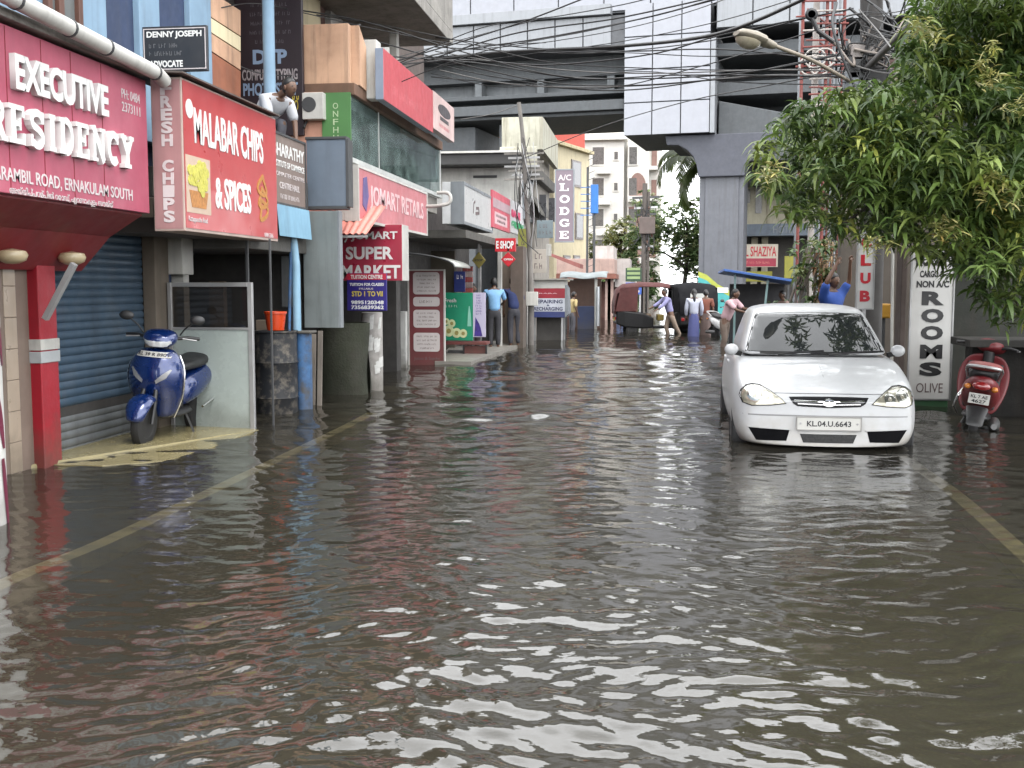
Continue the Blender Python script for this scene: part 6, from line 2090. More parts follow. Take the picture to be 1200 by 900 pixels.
# headlamps
LENS = bpy.data.materials.new('headlamp lens')
k = NT(LENS)
b_ = k.n('ShaderNodeBsdfPrincipled')
pos = k.n('ShaderNodeTexCoord').outputs['Object']
k.l(k.mix(k.mr(k.noise(k.mapping(pos, (14, 4, 9)), 1.6, 3), .35, .65, 0, 1), (.26, .245, .19), (.42, .4, .32)), b_.inputs['Base Color'])
b_.inputs['Roughness'].default_value = .12
b_.inputs['Metallic'].default_value = .35
b_.inputs['Coat Weight'].default_value = 1
b_.inputs['Coat Roughness'].default_value = .03
k.l(b_.outputs[0], k.n('ShaderNodeOutputMaterial').inputs[0])
SIL = M('silver reflector', (.55, .55, .52), .2, metal=.9)
AMB = M('amber indicator', (.5, .33, .16), .25)
for s in (-1, 1):
    hl = [(s * .375, .425), (s * .50, .405), (s * .66, .395), (s * .735, .415), (s * .76, .47), (s * .745, .52), (s * .70, .56), (s * .645, .572), (s * .58, .565), (s * .50, .525), (s * .42, .47)]
    if s < 0:
        hl = hl[::-1]
    rim_ = patch(bt, [(s * .56 + (x - s * .56) * 1.06, .485 + (z - .485) * 1.1) for x, z in hl], .001, thick=.003)
    rim_.build('headlight_gap', TRIM, car, smooth=60)
    h_ = patch(bt, hl, .006, thick=.006).build('headlight', LENS, car, smooth=60)
    for cx, cz, r_ in ((.53, .47, .05), (.645, .49, .058)):
        circ = [(s * cx + r_ * math.cos(a), cz + r_ * math.sin(a)) for a in [2 * PI * i / 18 for i in range(18)]]
        patch(bt, circ, .0125, res=.02, thick=.0015).build('reflector', SIL, h_, smooth=60)
        circ = [(s * cx + r_ * .35 * math.cos(a), cz + r_ * .35 * math.sin(a)) for a in [2 * PI * i / 12 for i in range(12)]]
        patch(bt, circ, .0155, res=.02, thick=.001).build('bulb', LENS, h_, smooth=60)
    # mirrors
    mc = (s * .80, 1.24, .845)
    mr = MB().ball(mc, (.07, .045, .06), 18, 12)
    mr.v = [(x, y if y < mc[1] + .03 else mc[1] + .03, z) for x, y, z in mr.v]
    mo = mr.build('wing_mirror', CARW, car, smooth=60)
    MB().bar((s * .70, 1.25, .80), (s * .78, 1.25, .82), .06, .05).build('mirror_stem', TRIM, mo, bevel=.008)
# grille: thin smile with chrome bars and emblem
gr = [(-.345, .482), (-.31, .425), (-.27, .40), (0, .388), (.27, .40), (.31, .425), (.345, .482), (.2, .487), (0, .489), (-.2, .487)]
patch(bt, gr, .001, thick=.004).build('grille', M('grille black', (.012, .012, .013), .5, spec=.15), car, smooth=60)
for z_, x_ in ((.452, .30), (.424, .27)):
    gb2 = [(-x_, z_ + .006), (-x_, z_ - .005), (0, z_ - .013), (x_, z_ - .005), (x_, z_ + .006), (0, z_ - .003)]
    patch(bt, gb2, .0055, res=.04, thick=.005).build('grille_bar', CHROME, car, smooth=60)
ring_ = [(.055 * math.cos(a), .436 + .036 * math.sin(a)) for a in [2 * PI * i / 24 for i in range(24)]]
em = patch(bt, ring_, .011, res=.03, thick=.004).build('emblem', CHROME, car, smooth=60)
ring_ = [(.046 * math.cos(a), .436 + .028 * math.sin(a)) for a in [2 * PI * i / 24 for i in range(24)]]
patch(bt, ring_, .0155, res=.03, thick=.001).build('emblem_field', M('emblem blue grey', (.25, .27, .32), .3, metal=.5), em)
for poly in ([(-.008, .41), (.008, .41), (.005, .452), (-.005, .452)], [(-.042, .445), (-.02, .456), (.02, .456), (.042, .445), (.02, .446), (-.02, .446)]):
    patch(bt, poly, .0168, res=.03, thick=.0008).build('emblem_mark', CHROME, em)
# lower intakes, bumper crease, plate
INT = M('intake black', (.006, .006, .007), .8, spec=.05)
for s in (-1, 1):
    it = [(s * .315, .165), (s * .66, .175), (s * .56 + s * .06, .095), (s * .585, .075), (s * .33, .065)]
    it = [(s * .69, .185), (s * .335, .175), (s * .36, .075), (s * .62, .068)]
    patch(bt, it if s > 0 else it[::-1], .001, thick=.003).build('lower_intake', INT, car, smooth=60)
    lip = [(s * .705, .2), (s * .32, .19), (s * .32, .178), (s * .70, .188)]
    patch(bt, lip if s > 0 else lip[::-1], .004, thick=.008).build('intake_lip', CARW, car, smooth=60)
patch(bt, [(-.245, .145), (.245, .145), (.215, .065), (-.215, .065)], .001, thick=.003).build('centre_intake', M('mesh intake', (.05, .05, .05), .6, spec=.15, var=.3, vs=40), car, smooth=60)
patch(bt, [(-.74, .312), (-.3, .318), (.3, .318), (.74, .312), (.74, .300), (.3, .304), (-.3, .304), (-.74, .300)], .0005, res=.05, thick=.0015).build('bumper_crease', M('grey panel gap', (.3, .3, .3), .6), car, smooth=60)
patch(bt, [(-.70, .508), (-.4, .512), (0, .514), (.4, .512), (.70, .508), (.70, .503), (.4, .507), (0, .509), (-.4, .507), (-.70, .503)], .0005, res=.05, thick=.0012).build('bonnet_gap', M('dark panel gap', (.06, .06, .06), .6), car, smooth=60)
pl_ = thing('number_plate', '', '', (0, -.018, .245))
pl_.parent = car
MB().box(-.275, .275, 0, .02, -.058, .058).build('plate', M('plate white', (.62, .61, .57), .5, var=.06, streak=.1), pl_, bevel=.004)
text('KL.04.U.6643', -.19, .19, -.026, .026, BLT, pl_, bold=.02, depth=.002)
fb = MB()
for a in ((-.282, -.272, -.064, .064), (.272, .282, -.064, .064)):
    fb.box(a[0], a[1], -.006, .02, a[2], a[3])
for a in ((-.271, .271, .055, .064), (-.271, .271, -.064, -.055)):
    fb.box(a[0], a[1], -.005, .02, a[2], a[3])
fb.build('plate_frame', M('plate frame', (.35, .34, .32), .5), pl_, bevel=.002)
for x in (-.245, .245):
    MB().lathe([(0, -.006), (.008, -.005), (.01, 0)], (x, 0, 0), 'y', 8).build('screw', STEEL, pl_)
# wheels, arches, doors
for s in (-1, 1):
    for y in (.72, 3.08):
        wheel(car, (s * .735, y, .085), .285, .175, STEEL)
        arc_ = [(y + .335 * math.cos(a), .085 + .335 * math.sin(a)) for a in [PI * i / 14 for i in range(15)]] + [(y - .335, -.06), (y + .335, -.06)]
        patch(bt, arc_, .001, dirn=(-s, 0, 0), res=.06, start=3, thick=.002).build('wheel_arch', INT, car, smooth=60)
    for a, b in (((1.22, .05), (1.22, .76)), ((2.24, .03), (2.24, .78)), ((3.0, .25), (2.98, .78))):
        patch(bt, [(a[0] - .004, a[1]), (a[0] + .004, a[1]), (b[0] + .004, b[1]), (b[0] - .004, b[1])], .0005, dirn=(-s, 0, 0), res=.06, start=3, thick=.0015).build('door_gap', M('dark panel gap', (.06, .06, .06), .6), car)
    patch(bt, [(1.3, .36), (3.0, .37), (3.0, .41), (1.3, .40)], .002, dirn=(-s, 0, 0), res=.1, start=3, thick=.008).build('side_moulding', TRIM, car)
    for y in (2.08, 2.85):
        MB().bar((s * .795, y - .07, .67), (s * .795, y + .07, .675), .025, .025).build('door_handle', CARW, car, bevel=.006)
# things seen through glass edges are dark; aerial on the roof
MB().tube([(.0, 2.95, 1.29), (.0, 3.2, 1.55)], .004, 5).build('aerial', BLACK, car)


# ---------------- scooters
def loft_body(name, secs, mat, parent, sub=2, cap=True):
    o = MB().loft(secs, True, cap).build(name, mat, parent, smooth=180, sub=sub)
    return o


def oval(y, z, w, h, n=10, tilt=0., e=2.4):
    """Ring in the x-z plane at y."""
    o = []
    for i in range(n):
        a = 2 * PI * i / n
        c, s_ = math.cos(a), math.sin(a)
        x = w * math.copysign(abs(c) ** (2 / e), c)
        q = h * math.copysign(abs(s_) ** (2 / e), s_)
        o.append((x, y + tilt * q, z + q))
    return o


def scooter(name, label, loc, rz, paint, front=True, steer=0.):
    """Step-through scooter, nose towards local -y, standing on z=0; wheelbase 1.24."""
    t = thing(name, label, 'scooter', loc, rz)
    PLB = M('black scooter plastic', (.02, .02, .021), .45)
    # wheels
    wf = wheel(t, (0, -.62, .22), .22, .09, M('dark wheel rim', (.06, .06, .06), .4, metal=.6))
    wr = wheel(t, (0, .62, .22), .22, .1, M('dark wheel rim', (.06, .06, .06), .4, metal=.6))
    for s in (-1, 1):
        MB().tube([(s * .075, -.62, .22), (s * .075, -.58, .42), (s * .05, -.5, .6)], .022, 8).build('fork_leg', PLB, t, smooth=50)
    # front mudguard
    secs = []
    for i in range(9):
        a = R(8 + 122 * i / 8)
        wd = .08 + .05 * math.sin(PI * min(1, i / 7))
        r_ = .24 + .025 * math.sin(PI * i / 8)
        c = Vector((0, -.62 - r_ * math.cos(a), .22 + r_ * math.sin(a)))
        n_ = Vector((0, -math.cos(a), math.sin(a)))
        secs.append([c + Vector((-wd, 0, 0)) - n_ * .05, c + Vector((-wd * .8, 0, 0)) + n_ * .015, c + n_ * .035, c + Vector((wd * .8, 0, 0)) + n_ * .015, c + Vector((wd, 0, 0)) - n_ * .05, c + Vector((wd * .7, 0, 0)) - n_ * .02, c - n_ * .0, c + Vector((-wd * .7, 0, 0)) - n_ * .02])
    loft_body('front_mudguard', secs, paint, t)
    # leg shield: wide apron, rings up the steering slope
    secs = []
    for z, y, w_, th in ((.24, -.36, .17, .05), (.36, -.38, .22, .06), (.48, -.42, .262, .085), (.62, -.46, .285, .1), (.76, -.46, .275, .095), (.87, -.43, .22, .08), (.94, -.39, .14, .055)):
        ring_ = []
        for i in range(14):
            a = 2 * PI * i / 14
            c, s_ = math.cos(a), math.sin(a)
            x = w_ * math.copysign(abs(c) ** .8, c)
            dy = th * s_ * (1.35 if s_ < 0 else .45) + .05 * (abs(x) / .25) ** 2
            ring_.append((x, y + dy, z))
        secs.append(ring_)
    ap = loft_body('front_apron', secs, paint, t)
    # indicator recesses on the apron
    bake(ap)
    at_ = bvh_of([ap])
    for s in ((-1, 1) if front else ()):
        MB().tube(spline([(s * .165, -.325, .26), (s * .215, -.335, .38), (s * .262, -.375, .5), (s * .284, -.41, .63), (s * .272, -.405, .76), (s * .215, -.38, .87)], 5), .009, 6).build('apron_trim', CHROME, t, smooth=60)
    for s in (-1, 1):
        o_ = [(s * .07, .6), (s * .16, .66), (s * .2, .74), (s * .185, .745), (s * .12, .69), (s * .06, .63)]
        patch(at_, o_ if s > 0 else o_[::-1], .002, res=.03, thick=.004).build('indicator', M('clear grey lens', (.3, .3, .31), .15, coat=1), t, smooth=60)
    # inner shield, floor board
    MB().hexa([(-.17, -.36, .32), (.17, -.36, .32), (.17, -.3, .32), (-.17, -.3, .32), (-.19, -.42, .84), (.19, -.42, .84), (.19, -.36, .84), (-.19, -.36, .84)]).build('inner_shield', PLB, t, bevel=.02)
    loft_body('floorboard', [[(-w_, y, z0_), (w_, y, z0_), (w_, y, z1_), (-w_, y, z1_)] for y, w_, z0_, z1_ in ((-.4, .13, .24, .33), (-.3, .17, .22, .3), (.1, .17, .22, .3), (.3, .15, .22, .34))], PLB, t, sub=1)
    # side panels and tail
    secs = []
    for y, z, w_, h_ in ((.08, .42, .10, .12), (.16, .47, .15, .17), (.34, .52, .2, .17), (.58, .6, .2, .15), (.8, .68, .16, .1), (.96, .73, .09, .06)):
        secs.append(oval(y, z, w_, h_, 12))
    tail = loft_body('side_panel', secs, paint, t)
    MB().box(-.08, .08, .02, .1, .3, .66).build('seat_base', PLB, t, bevel=.02)
    # seat
    secs = []
    for y, z, w_, h_ in ((.02, .7, .07, .035), (.08, .715, .11, .05), (.25, .73, .14, .055), (.4, .735, .15, .06), (.55, .77, .15, .07), (.75, .8, .13, .06), (.86, .81, .08, .035)):
        secs.append(oval(y, z, w_, h_, 12, e=2.8))
    loft_body('seat', secs, M('black seat vinyl', (.018, .018, .019), .5, bump=.05, bs=90), t)
    # grab rail, tail lamp, silencer, stand
    pts = [(-.15, .62, .74), (-.17, .8, .84), (-.12, 1.0, .88), (.12, 1.0, .88), (.17, .8, .84), (.15, .62, .74)]
    MB().tube(spline(pts, 6), .016, 8).build('grab_rail', M('grey silver rail', (.4, .4, .4), .3, metal=.7), t, smooth=60)
    MB().ball((0, .97, .68), (.09, .04, .045), 14, 9).build('tail_lamp', M('red tail lamp', (.3, .01, .012), .2, coat=1), t, smooth=60)
    for s in (-1, 1):
        MB().ball((s * .13, .93, .66), (.035, .04, .03), 10, 7).build('rear_indicator', M('orange lens', (.6, .2, .03), .2), t, smooth=60)
    MB().loft([oval(y, z, w_, h_, 10) for y, z, w_, h_ in ((.75, .43, .11, .02), (.9, .36, .09, .02), (.98, .28, .08, .02))]).build('rear_mudguard', PLB, t, smooth=60)
    MB().lathe([(.02, -.3), (.045, -.25), (.055, -.1), (.055, .2), (.03, .28), (.0, .28)], (-.19, .62, .28), 'y', 14).build('silencer', M('silencer steel', (.12, .12, .12), .4, metal=.7), t, smooth=50)
    MB().tube([(.2, .3, .3), (.235, .75, .42), (.2, 1.0, .56), (.17, .92, .62)], .013, 8).build('side_guard', CHROME, t, smooth=60)
    MB().bar((.1, .1, .26), (.2, .16, .01), .02, .02).build('side_stand', PLB, t)
    # handlebar unit, may be turned
    hb_ = bpy.data.objects.new('handlebar', None)
    # built as one mesh part with children
    ca, sa = math.cos(steer), math.sin(steer)

    def turn(mb_):
        mb_.v = [(ca * x - sa * (y + .33), sa * x + ca * (y + .33) - .33, z) for x, y, z in mb_.v]
        return mb_
    bpy.data.objects.remove(hb_)
    secs = []
    for y, z, w_, h_ in ((-.52, .98, .07, .04), (-.5, 1.0, .12, .065), (-.44, 1.02, .165, .085), (-.36, 1.04, .17, .085), (-.29, 1.04, .13, .06), (-.25, 1.03, .07, .03)):
        secs.append(oval(y, z, w_, h_, 14))
    hc = turn(MB().loft(secs)).build('handlebar_cowl', paint, t, smooth=180, sub=2)
    bake(hc)
    ht = bvh_of([hc])
    fr_dir = (0, 1, 0)
    ho_ = [(-.12, .965), (-.06, .95), (.06, .95), (.12, .965), (.145, 1.02), (.09, 1.005), (0, 1.0), (-.09, 1.005), (-.145, 1.02)]
    if front:
        patch(ht, [(x + .0 - sa * -.15, z) for x, z in ho_], .003, res=.03, thick=.008).build('headlight', M('scooter headlamp', (.62, .63, .64), .12, metal=.2, coat=1, var=.3, vs=20), hc, smooth=60)
    for s in (-1, 1):
        turn(MB().tube([(s * .12, -.34, 1.02), (s * .24, -.3, 1.04), (s * .34, -.24, 1.03)], .017, 8)).build('grip', PLB, hc, smooth=60)
        turn(MB().tube([(s * .2, -.36, 1.03), (s * .33, -.35, 1.02)], .007, 6)).build('brake_lever', STEEL, hc, smooth=60)
        if front:
            turn(MB().tube(spline([(s * .17, -.33, 1.06), (s * .22, -.35, 1.13), (s * .29, -.36, 1.19)], 5), .008, 6)).build('mirror_stalk', BLACK, hc, smooth=60)
        if not front:
            continue
        m_ = turn(MB().ball((s * .33, -.36, 1.22), (.07, .018, .045), 16, 9)).build('mirror', PLB, hc, smooth=60)
    turn(MB().tube([(0, -.38, .84), (0, -.37, .98)], .06, 12)).build('steering_neck', PLB, t, smooth=50)
    return t, at_


BLUEP = M('blue metallic scooter paint', srgb(14, 44, 104), .25, metal=.35, coat=1, var=.06)
f0 = PZ(171, 523, 0)
DX = PZ(216, 500, .0)
sc, at_ = scooter('blue_scooter', 'blue scooter with turned handlebar standing before the rolling shutter', (0, 0, 0), 0, BLUEP, steer=R(14))
yawS = R(-2)
sc.rotation_euler = (0, R(5), -yawS)
ctr = Vector((f0.x, f0.y + .12, 0))
dv = Vector((math.sin(yawS) , math.cos(yawS), 0))
sc.location = (-.09 + ctr.x + dv.x * .62, ctr.y + dv.y * .62, -.02)
sc.scale = (1.0, 1.0, 1.0)
npl = patch(at_, [(-.17, .85), (.17, .85), (.17, .9), (-.17, .9)], .006, res=.05, thick=.004).build('number_plate', M('plate white', (.62, .61, .57), .5), sc)
o = text('KL 39 R 8901', -.15, .15, .86, .89, BLT, npl, bold=.02, depth=.002, y=-.54)
for v in o.data.vertices:
    h = at_.ray_cast(Vector((v.co.x, -3, v.co.z)), Vector((0, 1, 0)))
    if h[0] is not None:
        v.co.y = h[0].y - .0112 + (v.co.y + .54) * .3

REDP = M('faded red scooter paint', srgb(118, 32, 38), .45, coat=.2, var=.15, pat=.2, pcol=srgb(90, 30, 34), ps=5)  # red darkened in the paint for the shade it stands in
b = PZ(1135, 506, 0)
rs, at2 = scooter('red_scooter', 'old faded red scooter parked before the dark compound wall', (b.x + .02, b.y + .0, -.16), R(180 - 16), REDP, front=False, steer=R(-18))
rs.location = (b.x + .3, b.y + .95, -.2)
rs.rotation_euler = (0, R(-8), R(180 - 17))
cv = MB()
secs = []
for y, z, w_, h_ in ((.2, .80, .08, .03), (.34, .83, .17, .05), (.6, .86, .19, .055), (.86, .88, .16, .05), (.98, .88, .07, .03)):
    secs.append(oval(y, z, w_, h_, 12, e=2.6))
loft_body('seat_cover', secs, M('faded red seat cover', srgb(140, 58, 58), .6, var=.2, pat=.3, pcol=srgb(170, 140, 120)), rs)
pl2 = thing('number_plate', '', '', (0.0, 1.0, .55))
pl2.parent = rs
pl2.rotation_euler = (R(8), 0, R(180))
MB().box(-.1, .1, 0, .008, -.055, .055).build('plate', M('plate white', (.62, .61, .57), .5), pl2, bevel=.003)
text('KL 7 AE', -.08, .08, .006, .04, BLT, pl2, bold=.02, depth=.002)
text('4627', -.07, .07, -.042, -.006, BLT, pl2, bold=.02, depth=.002)


# ---------------- auto rickshaws (black body, dark hood)
def auto(name, label, loc, rz, hood, back=None):
    t = thing(name, label, 'auto rickshaw', loc, rz)
    BK = M('black rickshaw paint', (.012, .012, .013), .45, spec=.25)
    # body: local nose -y; length 2.6, width 1.3
    for s in (-1, 1):
        wheel(t, (s * .56, .75, .2), .2, .11, STEEL)
    wheel(t, (0, -1.0, .2), .2, .11, STEEL)
    secs = [[(-w_, y, z0_), (w_, y, z0_), (w_, y, z1_), (-w_, y, z1_)] for y, w_, z0_, z1_ in ((.05, .62, .28, .62), (.4, .64, .26, .78), (1.0, .64, .3, .85), (1.28, .58, .42, .85))]
    MB().loft(secs).build('rear_body', BK, t, bevel=.05)
    MB().box(-.5, .5, -.7, .06, .26, .34).build('floor', BK, t, bevel=.01)
    secs = [[(-w_, y, z0_), (w_, y, z0_), (w_ * .9, y + .05, z1_), (-w_ * .9, y + .05, z1_)] for y, w_, z0_, z1_ in ((-1.25, .18, .3, .62), (-1.15, .34, .3, .85), (-.85, .5, .28, .98), (-.66, .52, .26, .98))]
    MB().loft(secs).build('front_cowl', BK, t, bevel=.05)
    MB().lathe([(0, -.05), (.08, -.04), (.1, 0), (.1, .05)], (0, -1.26, .6), 'y', 16).build('headlight', M('silver reflector', (.55, .55, .52), .2, metal=.9), t, smooth=50)
    MB().hexa([(-.5, -.82, 1.0), (.5, -.82, 1.0), (.5, -.79, 1.0), (-.5, -.79, 1.0), (-.5, -.55, 1.62), (.5, -.55, 1.62), (.5, -.52, 1.62), (-.5, -.52, 1.62)]).build('windscreen', SG, t)
    for s in (-1, 1):
        MB().bar((s * .53, -.83, .95), (s * .53, -.53, 1.66), .05, .05).build('windscreen_post', BK, t)
        MB().bar((s * .61, .3, .75), (s * .61, .3, 1.62), .045, .045).build('door_post', BK, t)
    MB().box(-.55, .55, .12, .55, .62, .75).build('seat', M('rickshaw seat vinyl', (.14, .09, .05), .6), t, bevel=.04)
    MB().box(-.55, .55, .56, .68, .76, 1.2).build('seat_back', M('rickshaw seat vinyl', (.14, .09, .05), .6), t, bevel=.04)
    MB().box(-.2, .2, -.35, -.12, .5, .72).build('driver_seat', M('ochre seat vinyl', srgb(150, 130, 60), .6), t, bevel=.04)
    MB().tube([(-.32, -.75, .98), (0, -.78, .95), (.32, -.75, .98)], .02, 8).build('handlebar', DGREY, t)
    # hood: arch from windscreen top over to the back
    secs = []
    for y, z, w_ in ((-.62, 1.66, .56), (-.3, 1.72, .62), (.4, 1.74, .65), (1.0, 1.68, .65), (1.26, 1.5, .62), (1.34, 1.1, .61), (1.33, .84, .6)):
        th = .05
        secs.append([(-w_, y, z - .1), (-w_ * .9, y, z - .02), (0, y + .02, z + .05), (w_ * .9, y, z - .02), (w_, y, z - .1), (w_ - .05, y - .04, z - .12), (0, y - .04, z - .02), (-w_ + .05, y - .04, z - .12)])
    MB().loft(secs).build('hood', hood, t, smooth=60)
    for s in (-1, 1):
        MB().hexa([(s * .62, .62, .83), (s * .65, .62, .83), (s * .62, 1.3, .83), (s * .6, 1.3, .83), (s * .62, .55, 1.64), (s * .65, .55, 1.64), (s * .63, 1.15, 1.6), (s * .6, 1.15, 1.6)]).build('side_curtain', hood, t)
    if back:
        MB().hexa([(-.28, 1.352, 1.12), (.28, 1.352, 1.12), (.28, 1.36, 1.12), (-.28, 1.36, 1.12), (-.28, 1.31, 1.42), (.28, 1.31, 1.42), (.28, 1.32, 1.42), (-.28, 1.32, 1.42)]).build('rear_window', back, t)
    for s in (-1, 1):
        MB().box(s * .5 - .05, s * .5 + .05, 1.28, 1.31, .55, .65).build('tail_lamp', M('red tail lamp', (.3, .01, .012), .2, coat=1), t, bevel=.008)
    MB().box(-.2, .2, 1.285, 1.3, .5, .62).build('number_plate', M('yellow plate', (.5, .38, .04), .5), t)
    return t


HM = M('maroon hood canvas', srgb(84, 40, 38), .8, var=.2)
HK = M('black hood canvas', (.014, .014, .016), .8, spec=.1, var=.25)
b = PZ(765, 388, 0)
auto('auto_rickshaw', 'auto rickshaw with maroon hood and open side, parked across the flooded road', (b.x, b.y + .1, -.16), R(97), HM)
b = PZ(807, 389, 0)
auto('auto_rickshaw', 'black auto rickshaw seen from behind with pale rear window', (b.x, b.y + .2, -.16), R(192), HK, M('milky rear window', srgb(170, 172, 168), .3))
# white scooter by the man in pink
WSP = M('white scooter paint', (.66, .66, .65), .3, coat=.6, var=.06)
b = PZ(846, 396, 0)
scooter('white_scooter', 'white scooter parked by the auto rickshaws next to man in pink shirt', (b.x + .15, b.y + .6, -.15), R(25), WSP)
# ================================================================ PEOPLE
def skin(name, verts, edges, radii, mat, parent, sub=2, root=0):
    """One continuous surface grown round a skeleton."""
    me = bpy.data.meshes.new(name)
    me.from_pydata([tuple(v) for v in verts], edges, [])
    o = bpy.data.objects.new(name, me)
    C.objects.link(o)
    sk = o.modifiers.new('skin', 'SKIN')
    sk.use_smooth_shade = True
    dl = me.skin_vertices[0].data if me.skin_vertices else None
    if dl is None:
        bpy.context.view_layer.update()
        me.skin_vertices.new() if hasattr(me.skin_vertices, 'new') else None
        bm = bmesh.new()
        bm.from_mesh(me)
        bm.verts.layers.skin.verify()
        bm.to_mesh(me)
        bm.free()
        dl = me.skin_vertices[0].data
    for i, r_ in enumerate(radii):
        dl[i].radius = (r_, r_) if isinstance(r_, (int, float)) else r_
        dl[i].use_root = (i == root)
    if sub:
        o.modifiers.new('smooth', 'SUBSURF').levels = sub
    bake(o)
    o.data.materials.clear()
    o.data.materials.append(mat)
    o.data.polygons.foreach_set('use_smooth', [True] * len(o.data.polygons))
    if parent:
        o.parent = parent
    return o


SKIN = M('brown skin', (.13, .065, .038), .5, var=.1)
HAIR = M('black hair', (.009, .008, .008), .5)


def person(name_label, loc, face, H=1.65, lean=0., arms=None, legs=None, shirt=(.5, .5, .5), lower=(.05, .05, .06), kind='trousers', head=(0, 0), cat='person', hairlong=False, group=None, sit=False, sleeve=.55, hipz=None):
    """A standing, leaning or sitting figure; local front is -y. arms: (elbow, hand) offsets from each shoulder in body-length units."""
    t = thing('person', name_label, cat, loc, face, group)
    hz = (.52 if hipz is None else hipz) * H
    ca, sa = math.cos(lean), math.sin(lean)
    up = Vector((0, -sa, ca))
    hip = Vector((0, 0, hz))
    chest = hip + up * .20 * H
    sh = hip + up * .295 * H
    neck = hip + up * .325 * H
    hd = neck + Vector((head[0] * .05 * H, -sa * .06 * H - .012 * H - head[1] * .04 * H, .085 * H * max(.45, ca)))
    sw, hw_ = .115 * H, .055 * H
    arms = arms or [((-.03, .01, -.17), (-.02, -.05, -.32)), ((.03, .01, -.17), (.02, -.05, -.32))]
    legs = legs or [((0, -.01, -.27), (0, .02, -.52)), ((0, -.01, -.27), (0, .02, -.52))]
    V, E, Rr = [], [], []

    def av(p, r_, link=None):
        V.append(Vector(p))
        Rr.append(r_)
        if link is not None:
            E.append((link, len(V) - 1))
        return len(V) - 1
    h0 = av(hip, .062 * H)
    c0 = av(chest, .052 * H, h0)
    s0 = av(sh, .04 * H, c0)
    n0 = av(neck + up * .01 * H, .03 * H, s0)
    av(neck + (hd - neck) * .6, .03 * H, n0)
    info = []
    for i, s in enumerate((-1, 1)):
        a = sh + Vector((s * sw, 0, -.012 * H))
        sp = av(a, .033 * H, s0)
        el = a + Vector(arms[i][0]) * H
        wr = a + Vector(arms[i][1]) * H
        e_ = av(el, .024 * H, sp)
        w_ = av(wr, .016 * H, e_)
        d = (wr - el).normalized()
        pl_ = av(wr + d * .035 * H, .017 * H, w_)
        sd_ = d.cross(Vector((0, 1, .2))).normalized()
        for j, (o_, l_) in enumerate(((-.016, .04), (-.005, .047), (.006, .044), (.016, .036))):
            k1 = av(wr + d * (.04 + l_ * .55) * H + sd_ * o_ * 1.15 * H, .006 * H, pl_)
            av(wr + d * (.036 + l_) * H + sd_ * o_ * 1.2 * H + Vector((0, -.006 * H, 0)), .005 * H, k1)
        th_ = av(wr + d * .03 * H + sd_ * -.028 * H, .0065 * H, pl_)
        av(wr + d * .052 * H + sd_ * -.034 * H + Vector((0, -.006 * H, 0)), .0055 * H, th_)
        info.append((a, el, wr))
    linfo = []
    for i, s in enumerate((-1, 1)):
        a = hip + Vector((s * hw_, 0, -.03 * H))
        lp = av(a, .055 * H, h0)
        kn = a + Vector(legs[i][0]) * H
        an = a + Vector(legs[i][1]) * H
        an = an + Vector((0, 0, .03 * H))
        k_ = av(kn, .036 * H, lp)
        cf = kn.lerp(an, .35) + Vector((0, .012 * H, 0))
        cf_ = av(cf, .034 * H, k_)
        a_ = av(an, .021 * H, cf_)
        ft = av(an + Vector((0, -.05 * H, -.022 * H)), .019 * H, a_)
        av(an + Vector((s * .005, -.1 * H, -.03 * H)), .015 * H, ft)
        linfo.append((a, kn, an, cf))
    body = skin('body', V, E, Rr, SKIN, t, 1)
    # head on the same mesh: skull, jaw, nose, ears
    mb = MB()
    hr = (.046 * H, .055 * H, .068 * H)
    mb.ball(hd, hr, 18, 14)
    vs = []
    for x, y, z in mb.v:
        q_ = Vector((x, y, z)) - hd
        if q_.z < 0:
            f = 1 + .32 * q_.z / hr[2]
            q_ = Vector((q_.x * f, q_.y * f - .12 * -q_.z, q_.z))
        vs.append(hd + q_)
    mb.v = [tuple(v) for v in vs]
    fy = hd.y - hr[1]
    mb.hexa([(hd.x - .009 * H, fy + .004, hd.z - .018 * H), (hd.x + .009 * H, fy + .004, hd.z - .018 * H), (hd.x + .007 * H, fy + .02, hd.z - .018 * H), (hd.x - .007 * H, fy + .02, hd.z - .018 * H),
             (hd.x - .003 * H, fy - .0 * H, hd.z + .012 * H), (hd.x + .003 * H, fy - .0 * H, hd.z + .012 * H), (hd.x + .003 * H, fy + .02, hd.z + .012 * H), (hd.x - .003 * H, fy + .02, hd.z + .012 * H)])
    for s in (-1, 1):
        mb.ball((hd.x + s * hr[0] * 1.0, hd.y + .005, hd.z - .004 * H), (.008 * H, .013 * H, .02 * H), 8, 6)
    mb.cur = 1
    for s in (-1, 1):
        mb.ball((hd.x + s * .019 * H, fy + .0065 * H, hd.z + .006 * H), (.0075 * H, .004 * H, .0045 * H), 8, 6)
    mb.ball((hd.x, fy + .012 * H, hd.z - .036 * H), (.014 * H, .006 * H, .0035 * H), 8, 6)
    hm = mb.mesh('head')
    bm = bmesh.new()
    bm.from_mesh(body.data)
    bm.from_mesh(hm)
    bm.to_mesh(body.data)
    bm.free()
    bpy.data.meshes.remove(hm)
    body.data.materials.append(M('dark features', (.02, .012, .01), .4))
    body.data.polygons.foreach_set('use_smooth', [True] * len(body.data.polygons))
    # hair cap
    mb = MB().ball(hd + Vector((0, .008 * H, .01 * H)), (hr[0] * 1.1, hr[1] * 1.08, hr[2] * 1.03), 18, 14)
    mb.v = [(x, max(y, hd.y - hr[1] * (.95 if z > hd.z + .035 * H else (-.15 if z < hd.z + .02 * H else .55))), max(z, hd.z - .03 * H)) for x, y, z in mb.v]
    if hairlong:
        mb.tube([hd + Vector((0, .05 * H, .0)), hd + Vector((0, .065 * H, -.1 * H)), hd + Vector((0, .06 * H, -.22 * H))], [.03 * H, .026 * H, .012 * H], 10)
